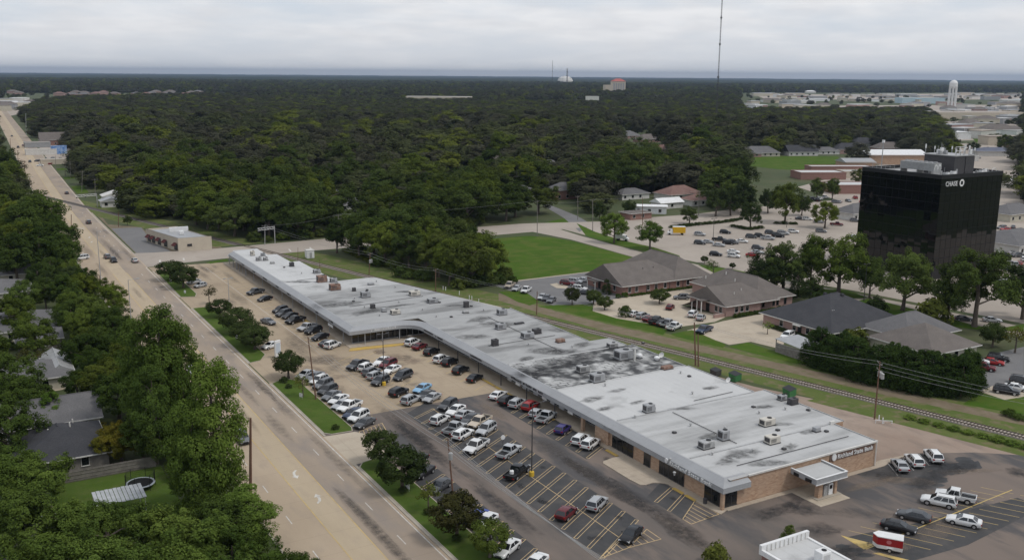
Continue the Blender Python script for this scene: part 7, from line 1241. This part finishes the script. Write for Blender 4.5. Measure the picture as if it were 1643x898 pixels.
hedge('clipped foundation bush in the row before the pinkish office', [(179.5, 188.6), (191, 188.4), (205, 189.6)], 1.3, 1.6, (.8, .9, .7), 'foundation hedge of the pinkish office'); hedge('clipped foundation bush in the row before the red-brick office', [(170, 222.6), (201.5, 222.9)], .9, 1.5, (.8, .9, .7), 'foundation hedge of the red-brick office'); hedge('clipped bush of the block hedge at the brick gable corner', [(164.6, 222.4), (169.5, 222.6)], 1.9, 2.2, (.7, .85, .6), 'block hedge of the red-brick office')
hedge('low bush of the dark hedge between street and open lot', [tuple(at(*p)[:2]) for p in [(1075, 366), (1120, 361), (1165, 357), (1190, 352)]], 1.5, 3.0, DKT, 'low hedge along the open lot'); hedge('low bush of the oval island hedge in the open lot', [tuple(at(*p)[:2]) for p in [(1172, 363), (1200, 369), (1225, 366)]], 1.6, 3.2, DKT, 'oval island hedge'); hedge('low bush of the hedge beyond the open lot', [tuple(at(*p)[:2]) for p in [(1240, 359), (1275, 360)]]+[tuple(at(1275, 360)[:2])], 1.5, 3.0, DKT, 'hedge beyond the open lot')
hedge('foundation bush in the row behind the evergreen hedge', [(189, 131.4), (203, 131.5)], 1.2, 1.6, (.8, .9, .7), 'foundation hedge of the tan office'); hedge('small shrub against the dark hipped office', [(180.6, 160), (180.7, 176)], 1.2, 1.6, DKT, 'shrubs of the dark hipped office'); hedge('railside weed bush beside the pale track', [(railx(y)-5.5, y) for y in (86, 96, 106, 114)], 1.0, 2.6, BRI, 'weed bushes by the railway'); hedge('weed bush on the bare bank behind the far wing', [(122, 345-y) for y in (12, 30, 44)]+[(133, 290)], 1.4, 3.0, OLV, 'weed bushes by the far street')
hedge('weed bush at the right end of the ditch', [tuple(at(*p)[:2]) for p in [(1612, 664), (1643, 676)]], 1.6, 2.6, (.8, .9, .7), 'weed bushes at the ditch end')
# tall evergreen hedge
HP = [Vector((165.6, 147)), Vector((166, 135)), Vector((169, 123.5)), Vector((175, 116.5)), Vector((181, 119))]
for a, b in zip(HP, HP[1:]):
    n = max(2, int((b-a).length/1.7))
    for k in range(n): p = a.lerp(b, k/n); plant('cone', p.x+rnd.uniform(-.4, .4), p.y+rnd.uniform(-.4, .4), rnd.uniform(7.6, 9.4), 'dark dense evergreen in the tall hedge row by the railway', 'tall evergreen hedge by the railway', 1.35, (.55, .68, .62))
for k in range(16): p = HP[k % 4].lerp(HP[k % 4+1], .5)+Vector((3.5, 1.5)); plant('cone', p.x+rnd.uniform(-2, 2), p.y+rnd.uniform(-2, 2), rnd.uniform(7, 8.6), 'dark dense evergreen in the tall hedge row by the railway', 'tall evergreen hedge by the railway', 1.2, (.55, .68, .62))
CLEAR.append(rect(160, 188, 110, 150))
# small conifer by the white-roofed building and a low shrub
px_tree('cone', 1266, 880, 1266, 878, 842, 'small conifer behind the white parapet', None, (1.1, 1.1, .9), 1.5); px_tree('bush', 1150, 905, 1150, 905, 862, 'olive shrub at the lower lot edge', None, OLV, .9); CLEAR.append(rect(54, 160, 20, 335))
for bx, by, top, wd, ti, lab in ((350, 836, 577, .68, BRI, 'tall bright pine beside the brown road pole'), (318, 846, 640, .75, (1.2, 1.35, .95), 'shorter pine leaning on the tall bright one'), (268, 716, 492, .72, (1.1, 1.25, .9), 'tallest dark pine of the roadside group'), (236, 706, 512, .72, (.95, 1.1, .85), 'inner pine of the roadside group'), (296, 700, 516, .7, (1.15, 1.3, .9), 'outer pine of the roadside group over the kerb'), (252, 744, 590, .8, (.85, 1, .8), 'low pine skirting the roadside group')):
    px_tree('pine', bx, by, bx, by, top, lab, 'tall pines west of the road', ti, wd)
# named big trees west of the road: (kind, top pixel, height, width factor, tint)
WEST = [('pine', 245, 560, 13, 1.3, (.9, 1.05, .8), 'low spreading pine below the broad pair'), ('oak', 175, 452, 10, 1.1, (1.35, 1.4, .85), 'bright green tree at the curve of the kerb'), ('oak', 140, 470, 10, 1.1, (1.0, 1.05, .85), 'green tree left of the bright kerb tree'), ('oak', 125, 436, 9, 1.1, (1.5, 1.4, .8), 'yellow-green tree beside the grey hipped house'), ('oak', 78, 432, 9, 1.2, DKT, 'dark bushy tree between the two grey houses'), ('oak', 108, 424, 8, 1.2, DKT, 'dark tree near the white van'), ('oak', 160, 520, 9, 1.2, (.9, 1, .8), 'dark green tree behind the kerb tree'),
        ('tall', 62, 300, 22, 1.3, (.95, 1.05, .8), 'tall dark pine-like tree at the road left'), ('tall', 30, 322, 20, 1.2, (.8, .9, .75), 'dark tree left of the tall roadside one'), ('tall', 90, 340, 19, 1.1, (.8, .9, .75), 'dark roadside tree behind the tall one'), ('tall', 100, 372, 14, 1.2, (.9, 1.0, .8), 'lower roadside tree before the white van'), ('tall', 60, 360, 17, 1.3, (.75, .85, .7), 'dark inner tree of the roadside clump'), ('tall', 20, 372, 16, 1.3, (.75, .85, .7), 'dark left tree of the roadside clump'), ('tall', 15, 290, 18, 1.2, (.8, .9, .75), 'far dark tree at the left edge'),
        ('cone', 80, 628, 7, 1.5, (.9, 1.15, .7), 'dense conical green tree between the dark roofs'), ('oak', 190, 672, 7.5, 1.25, (1.9, 1.25, .7), 'orange-tinged spreading tree beside the charcoal roof'), ('oak', 170, 690, 6, 1.2, (1.7, 1.25, .7), 'lower orange-tinged tree above the fence'), ('oak', 225, 660, 9, 1.2, (.7, .75, .6), 'dark tree behind the orange one'), ('sparse', 50, 555, 7, 1.5, (.8, .6, .6), 'bare-branched grey shrub tree beside the metal gable'),
        ('oak', 50, 500, 11, 1.3, (1.05, 1.1, .8), 'broad tree above the bare-branched shrub'), ('oak', 10, 470, 11, 1.2, (1.2, 1.2, .8), 'tree at the left edge above the grey roof'), ('oak', 12, 560, 12, 1.2, (.9, 1, .8), 'leafy tree at the left edge beside the metal gable'), ('oak', 30, 598, 10, 1.2, (.95, 1.05, .8), 'leafy tree left of the dark roofs'), ('oak', 15, 640, 11, 1.2, (.9, 1, .8), 'leafy tree left of the charcoal roof'), ('oak', 120, 590, 7, 1.2, (.7, .8, .65), 'low dark tree below the metal gable'), ('oak', 150, 560, 8, 1.2, (.8, .9, .7), 'dark tree beside the small green lawn'), ('oak', 185, 590, 10, 1.2, (.75, .85, .65), 'dark tree left of the broad pines'),
        ('full', 60, 720, 9, 1.3, (1.0, 1.1, .8), 'leafy tree below the charcoal house'), ('full', 15, 710, 10, 1.2, (1, 1.1, .8), 'leafy tree at the lower left edge'), ('full', 35, 775, 12, 1.2, (.95, 1.05, .8), 'near leafy tree lowest at the left'), ('full', 110, 800, 11, 1.2, (1.0, 1.1, .8), 'near leafy tree before the patio cover'), ('full', 170, 812, 11, 1.25, (1, 1.1, .85), 'near leafy tree in front of the white patio roof'), ('full', 262, 806, 11, 1.25, (1.1, 1.15, .85), 'near leafy tree right of the patio roof'), ('full', 310, 818, 11, 1.2, (1.0, 1.1, .8), 'near leafy tree below the bright pine'), ('full', 370, 838, 10, 1.1, (.9, 1.0, .75), 'near dark leafy tree at the road edge'), ('full', 415, 860, 9, 1.0, (.85, 1.0, .7), 'near shrubby tree leaning onto the road'), ('full', 60, 850, 13, 1.2, (1, 1.1, .8), 'nearest leafy crown at the lower left corner'), ('full', 140, 866, 13, 1.2, (.95, 1.05, .8), 'nearest leafy crown in the lower left row'), ('full', 215, 870, 13, 1.2, (1.0, 1.1, .85), 'nearest leafy crown beneath the patio trees'), ('full', 290, 878, 12, 1.2, (1.0, 1.1, .8), 'nearest leafy crown beneath the bright pine'), ('full', 360, 885, 11, 1.2, (.9, 1, .75), 'nearest leafy crown at the bottom road edge'), ('full', 190, 800, 8, 1.0, (.95, 1.05, .8), 'leafy tree hiding the patio cover corner'), ('full', 150, 796, 9, 1.1, (1.0, 1.1, .85), 'leafy tree in front of the patio cover'), ('pine', 395, 782, 9, 1.3, (1, 1.15, .8), 'young pine at the foot of the road pole'), ('full', 335, 790, 8, 1.3, (1, 1.1, .8), 'leafy tree under the bright pine crown'), ('full', 300, 735, 7, 1.1, (.8, .9, .7), 'dark tree between pine and fence')]
for k, px, py, h, wd, ti, lab in WEST:
    p = at(px, py, h)
    if p.x > 32.5 and px < 420: p.x = 32.0
    plant(k, p.x, p.y, h, lab, 'trees west of the road', wd*(1.2 if k == 'pine' else 1.0), tuple(c*(1.2 if py > 690 else 1.05) for c in ti)); CLEAR.append(rect(p.x-4, p.x+4, p.y-4, p.y+4))
fr = random.Random(77); WFILL = []
for _ in range(900):
    x, y = fr.uniform(-75, 31.5), fr.uniform(70, 340); h = fr.uniform(5.5, 11) if y > 105 else fr.uniform(8, 12)
    cxp, cyp = proj((x, y, h*.6))
    if cxp < -60 or cyp > 960: continue
    if any(inside(x, y, c) for c in CLEAR): continue
    if any(inside(x, y+q*.5, c) or inside(x+1.5, y+q, c) for c in CLEAR[:NHOUSE] for q in (6, 12, 16)): h = fr.uniform(2.5, 4.5)
    if any((x-a)**2+(y-b)**2 < (4.6 if h > 5 else 3)**2 for a, b in WFILL): continue
    WFILL.append((x, y)); wd = fr.choice(['dark', 'olive', 'mid-green', 'bright']); plant(fr.choice(['full', 'full', 'oak', 'tall']) if h > 5 else 'bush', x, y, h, f'{wd} leafy tree filling the yards west of the road' if h > 5 else f'{wd} low shrub in the yards west of the road', 'yard trees west of the road', fr.uniform(1.0, 1.3), {'dark': (.7, .8, .65), 'olive': (1.15, 1.1, .75), 'mid-green': (1.0, 1.1, .9), 'bright': (1.25, 1.3, .9)}[wd])
# ---------------------------------------------------------------- the forest
LIBC = bpy.data.collections.new('forest_library'); SRC = []
for i, (kind, mt) in enumerate((('full', 'leaf_far'), ('full', 'leaf_far_dull'), ('tall', 'leaf_far'), ('full', 'leaf_far_bright'), ('tall', 'leaf_far_dull'), ('full', 'leaf_far_dull'), ('tall', 'leaf_far_bright'), ('full', 'leaf_far'), ('pine', 'leaf_far'))):
    (V, k, tone), cs = crown(kind, 500+17*i, .40 if kind != 'pine' else .4, 1); me = leaf_mesh('forest_tree', V, k, tone, M[mt]); o = bpy.data.objects.new(f'forest_source_{i:02d}', me); LIBC.objects.link(o); SRC.append(o)
FOREST_PX = [(None, None)]
def cam_xy(P):   # world -> camera frame (right, forward)
    return np.stack([P[:, 0]*math.cos(YAW)-P[:, 1]*math.sin(YAW), P[:, 0]*math.sin(YAW)+P[:, 1]*math.cos(YAW)], 1)
def world_xy(Q): return np.stack([Q[:, 0]*math.cos(YAW)+Q[:, 1]*math.sin(YAW), -Q[:, 0]*math.sin(YAW)+Q[:, 1]*math.cos(YAW)], 1)
def in_poly(P, poly):
    x, y = P[:, 0], P[:, 1]; res = np.zeros(len(P), bool); n = len(poly); j = n-1
    for i in range(n):
        xi, yi = poly[i]; xj, yj = poly[j]
        if yi != yj: res ^= ((yi > y) != (yj > y)) & (x < (xj-xi)*(y-yi)/(yj-yi)+xi)
        j = i
    return res
W = lambda pts: [tuple(at(*p)[:2]) for p in pts]
NO = list(CLEAR)+[[(33.5+bend(y)-(8 if y < 420 else 11 if y < 640 else 15), y) for y in RY]+[(58+bend(y)+(0 if y < 300 else 3 if y < 520 else 8), y) for y in RY[::-1]], rect(-200, 34, -100, 345), [(55, 330), (260, 330), (260, 362), (82, 364), (62, 430), (55, 440)], [(railx(y)-5, y) for y in (60, 205, 330, 560)]+[(railx(y)+6, y) for y in (560, 330, 205, 60)],
      rect(54, 150, -50, 335), rect(128, 262, 60, 254), rect(149, 228, 254, 362), [(215, 362), (215, 130), (480, 120), (480, 340), (340, 352), (260, 364)], W([(1176, 254), (1260, 252), (1350, 252), (1352, 270), (1300, 276), (1250, 274), (1195, 268)]),
      W([(905, 348), (1020, 338), (1110, 340), (1185, 344), (1330, 336), (1400, 318), (1440, 300), (1643, 300), (1643, 480), (1380, 400), (1240, 352), (960, 380)]), W([(1285, 300), (1300, 275), (1420, 258), (1643, 240), (1643, 330), (1400, 330)]), W([(1165, 250), (1360, 250), (1365, 334), (1190, 336)]), W([(985, 215), (1075, 225), (1090, 282), (1000, 272)]), W([(835, 163), (965, 162), (965, 169), (835, 171)]), W([(58, 226), (112, 222), (122, 266), (95, 278), (70, 262)]), W([(0, 168), (40, 162), (60, 176), (0, 200)]), W([(985, 233), (1050, 234), (1080, 256), (1060, 262), (1000, 245)])]
THIN = [(W([(1185, 150), (1643, 149), (1643, 182), (1190, 184)]), .03), (W([(1490, 176), (1643, 174), (1643, 262), (1530, 262)]), .06), (W([(0, 150), (430, 149), (430, 158), (120, 162), (0, 172)]), .05), (W([(985, 205), (1075, 205), (1085, 250), (990, 240)]), .3), (W([(915, 155), (1010, 155), (1010, 185), (915, 185)]), .45)]
pts = []
for d0, d1, sp, sc in ((250, 900, 11.0, 1.0), (900, 1800, 12.5, 1.0), (1800, 3500, 18.0, 1.05), (3500, 6600, 32.0, 1.3)):
    ys = np.arange(d0, d1, sp); 
    for yy in ys:
        hw = yy*.56+30; xs = np.arange(-hw, hw, sp); q = np.stack([xs+nrng.uniform(-.42, .42, len(xs))*sp, yy+nrng.uniform(-.42, .42, len(xs))*sp], 1)
        pts.append(np.concatenate([q, np.full((len(q), 1), sc)], 1))
Q = np.concatenate(pts); PW = world_xy(Q[:, :2]); keep = np.ones(len(PW), bool)
for poly in NO: keep &= ~in_poly(PW, poly)
for poly, f in THIN: keep &= ~(in_poly(PW, poly) & (nrng.uniform(size=len(PW)) > f))
gap = np.sin(PW[:, 0]*.021+1.1)+np.sin(PW[:, 1]*.017+.3)+np.sin((PW[:, 0]+PW[:, 1])*.013+2); keep &= nrng.uniform(size=len(PW)) > np.where(gap > 1.9, .6, .07)
PW, SC = PW[keep], Q[keep, 2]; dist = np.linalg.norm(PW, axis=1)
big = 0.5+0.5*np.sin(PW[:, 0]*.011+1.3)*np.sin(PW[:, 1]*.013+.4); lf = np.sin(PW[:, 0]*.047+PW[:, 1]*.021+.7)*np.sin(PW[:, 1]*.053-PW[:, 0]*.017+2.1); hgt = (12.8+7.0*nrng.uniform(size=len(PW))**1.5+2.0*big+2.4*lf)*SC
hgt = np.where(nrng.uniform(size=len(PW)) < .12, hgt*.68, hgt); hgt = np.where(PW[:, 0] < 33, hgt*.9, hgt); hgt = np.where((dist > 1200) & (dist < 2400), np.minimum(hgt, 15.5), hgt)
hgt = np.where((dist > 450) & (PW[:, 0] < 95) & (PW[:, 0] > 50), hgt*.7, hgt)
gi_ = nrng.uniform(size=len(PW)) < .12; hgt = np.where(gi_ & (dist < 1300), hgt*1.22, hgt); wid = nrng.uniform(1.1, 1.8, len(PW))*np.where(gi_, 1.35, 1.0)*np.clip(17/hgt, .85, 1.25); hgt = np.where(in_poly(PW, THIN[0][0]) | in_poly(PW, THIN[1][0]) | in_poly(PW, THIN[2][0]), hgt*.55, hgt)
order = np.argsort(dist/hgt); n_near = max(60, 300-len(WEST)-len(WFILL)-12)
PALW = ['mid-green', 'dull green', 'yellow-green', 'very dark', 'olive', 'bright yellow', 'grey-green', 'plain green']; pal = [(1, 1, 1), (.85, .92, .85), (1.25, 1.25, .8), (.72, .8, .72), (1.0, .95, .8), (1.45, 1.35, .7), (.8, .85, .8), (.9, .95, .85)]
for i in order[:n_near]:
    k = rnd.choice(['full', 'full', 'full', 'tall']); x, y = PW[i]; wid[i] = min(wid[i], 1.5)
    q = rnd.randrange(8); where = 'west of the far road' if x < 45 else 'behind the corner store and railway' if x < 120 else 'along the side street behind the shops' if x < 200 else 'beyond the back street'
    plant(k, float(x), float(y), float(hgt[i]), f'{PALW[q]} {"broad" if k == "full" else "upright"} forest tree {where}', 'front trees of the forest', float(wid[i]) if k == 'full' else float(wid[i])*1.15, pal[q])
# clump right of the railway, standing free
for x, y, h in ((130, 262, 14), (136, 259, 15), (143, 262, 16), (146, 270, 15), (132, 274, 15), (140, 276, 17), (147, 284, 16), (128, 288, 16), (136, 292, 17), (144, 298, 17), (126, 304, 16), (134, 308, 18), (142, 314, 18), (148, 322, 17), (122, 318, 15), (130, 324, 17), (140, 328, 18), (150, 334, 16), (156, 338, 16), (118, 330, 12)):
    q = rnd.randrange(5); plant('full' if (x+y) % 4 else 'tall', x, y, h*rnd.uniform(.98, 1.16), f'{PALW[q]} {"broad" if (x+y) % 4 else "upright"} tree in the clump beside the big lawn', 'tree clump between railway and lawn', 1.2, pal[q])
rest = order[n_near:]; me = bpy.data.meshes.new('forest'); me.from_pydata([(float(PW[i, 0]), float(PW[i, 1]), -.3) for i in rest], [], []); fo = link('forest', me); tag(fo, 'dense mixed green forest canopy stretching to the horizon', 'forest', kind='stuff')
for nm, arr in (('tscale', hgt[rest]), ('twide', wid[rest]), ('trot', nrng.uniform(0, 6.28, len(rest)))): a_ = me.attributes.new(nm, 'FLOAT', 'POINT'); a_.data.foreach_set('value', arr.astype(np.float32))
a_ = me.attributes.new('tpick', 'INT', 'POINT'); a_.data.foreach_set('value', nrng.choice(len(SRC), len(rest), p=[.16, .22, .09, .07, .12, .19, .04, .09, .02]).astype(np.int32))
ng = bpy.data.node_groups.new('forest_nodes', 'GeometryNodeTree'); ng.interface.new_socket('Geometry', in_out='INPUT', socket_type='NodeSocketGeometry'); ng.interface.new_socket('Geometry', in_out='OUTPUT', socket_type='NodeSocketGeometry')
gi, go = ng.nodes.new('NodeGroupInput'), ng.nodes.new('NodeGroupOutput'); ip = ng.nodes.new('GeometryNodeInstanceOnPoints'); ci = ng.nodes.new('GeometryNodeCollectionInfo'); ci.inputs['Collection'].default_value = LIBC; ci.inputs['Separate Children'].default_value = True; ci.inputs['Reset Children'].default_value = True
def named(nm, typ):
    n = ng.nodes.new('GeometryNodeInputNamedAttribute'); n.data_type = typ; n.inputs['Name'].default_value = nm; return n.outputs['Attribute']
ng.links.new(gi.outputs[0], ip.inputs['Points']); ng.links.new(ci.outputs[0], ip.inputs['Instance']); ip.inputs['Pick Instance'].default_value = True; ng.links.new(named('tpick', 'INT'), ip.inputs['Instance Index'])
cr = ng.nodes.new('ShaderNodeCombineXYZ'); ng.links.new(named('trot', 'FLOAT'), cr.inputs[2]); ng.links.new(cr.outputs[0], ip.inputs['Rotation'])
ml = ng.nodes.new('ShaderNodeMath'); ml.operation = 'MULTIPLY'; ng.links.new(named('tscale', 'FLOAT'), ml.inputs[0]); ng.links.new(named('twide', 'FLOAT'), ml.inputs[1]); cs_ = ng.nodes.new('ShaderNodeCombineXYZ'); ng.links.new(ml.outputs[0], cs_.inputs[0]); ng.links.new(ml.outputs[0], cs_.inputs[1]); ng.links.new(named('tscale', 'FLOAT'), cs_.inputs[2]); ng.links.new(cs_.outputs[0], ip.inputs['Scale'])
ng.links.new(ip.outputs[0], go.inputs[0]); md = fo.modifiers.new('scatter', 'NODES'); md.node_group = ng
# distant canopy as one rolling surface
ra = np.concatenate([np.linspace(6300, 12000, 70), np.linspace(12300, 24000, 40), np.linspace(25000, 31500, 10)]); th = np.linspace(-.62, .62, 240); RR, TT = np.meshgrid(ra, th, indexing='ij'); X = RR*np.sin(TT); Y = RR*np.cos(TT); wxy = world_xy(np.stack([X.ravel(), Y.ravel()], 1))
H = 12+4*nrng.uniform(size=len(wxy))+5*np.sin(wxy[:, 0]*.0021)*np.sin(wxy[:, 1]*.0017+1)+3*np.sin(wxy[:, 0]*.009+wxy[:, 1]*.007); H = np.maximum(H, 2); na, nt = RR.shape; idx = np.arange(na*nt).reshape(na, nt)
hr = H.reshape(na, nt); hr[0, :] = -1.0; H = hr.ravel()
fcs = np.stack([idx[:-1, :-1], idx[:-1, 1:], idx[1:, 1:], idx[1:, :-1]], -1).reshape(-1, 4)[:, ::-1]; me = bpy.data.meshes.new('distant_forest'); me.from_pydata(np.concatenate([wxy, H[:, None]], 1).tolist(), [], fcs.tolist()); me.update()
me.materials.append(mat('canopy_far', (.022, .030, .018), (.050, .058, .034), scale=.004, detail=9, c3=(.012, .018, .012), scale3=.012, amt3=.8, rough=1.0, spec=0)); o = link('distant_forest', me); tag(o, 'hazy blue-green forest plain reaching the horizon', 'forest', kind='stuff')
# understory at the foot of the forest front
us = random.Random(9)
for i in range(46):
    x = us.uniform(84, 204); y = us.uniform(364, 371)
    if abs(x-railx(y)) < 7: continue
    plant('bush', x, y, us.uniform(2.5, 5), 'leafy understory bush at the foot of the forest front', 'understory of the forest front', us.uniform(1.0, 1.5), us.choice(pal[:5]))
for i in range(34):
    a = us.choice([(127+us.uniform(0, 22), 256+us.uniform(-2, 4)), (149+us.uniform(-3, 1), us.uniform(256, 330)), (railx(300)+us.uniform(12, 17), us.uniform(270, 335))]); plant('bush', a[0], a[1], us.uniform(2.5, 5), 'leafy understory bush skirting the lawn tree clump', 'understory of the lawn clump', us.uniform(1.0, 1.4), us.choice(pal[:5]))
# cars parked in the distant lots
for i in range(90):
    zx = us.choice([(1500, 1640, 226, 258), (1560, 1640, 330, 400), (1500, 1640, 192, 205), (1290, 1390, 318, 326), (1600, 1643, 405, 470), (58, 100, 238, 268)]); p = at(us.uniform(zx[0], zx[1]), us.uniform(zx[2], zx[3]), 0)
    if X0-4 < p.x < X1+4 and Y0-4 < p.y < Y1+4: continue
    kk = us.choice(['sedan', 'suv', 'pickup', 'sedan']); cc = us.choice(['white', 'silver', 'black', 'dark grey', 'red', 'grey']); o = link(NMK[kk], FAR[kk], None, (p.x, p.y, .03), us.uniform(0, 6.28)); o.color = PAINT[cc]+(1,); tag(o, f'{cc} {WORDK[kk]} in the distant town lots', CATK[kk], 'cars in the distant town lots')
# ================================================================ haze
hz = MB().box(-33000, 33000, -4500, 33000, -1, 186).build('haze'); hz.rotation_euler = (0, 0, -YAW); hz['kind'] = 'stuff'; hm = bpy.data.materials.new('haze'); hm.use_nodes = True; hn = hm.node_tree.nodes; hn.clear(); ho = hn.new('ShaderNodeOutputMaterial'); hv = hn.new('ShaderNodeVolumePrincipled'); hv.inputs['Color'].default_value = (.35, .45, .63, 1); hv.inputs['Density'].default_value = 4.3e-5; hv.inputs['Anisotropy'].default_value = .2; hm.node_tree.links.new(hv.outputs[0], ho.inputs['Volume']); hz.data.materials.append(hm); tag(hz, 'thin pale blue summer haze over the plain', 'haze')
scene.cycles.volume_bounces = 1; scene.cycles.max_bounces = 6; scene.cycles.transparent_max_bounces = 24
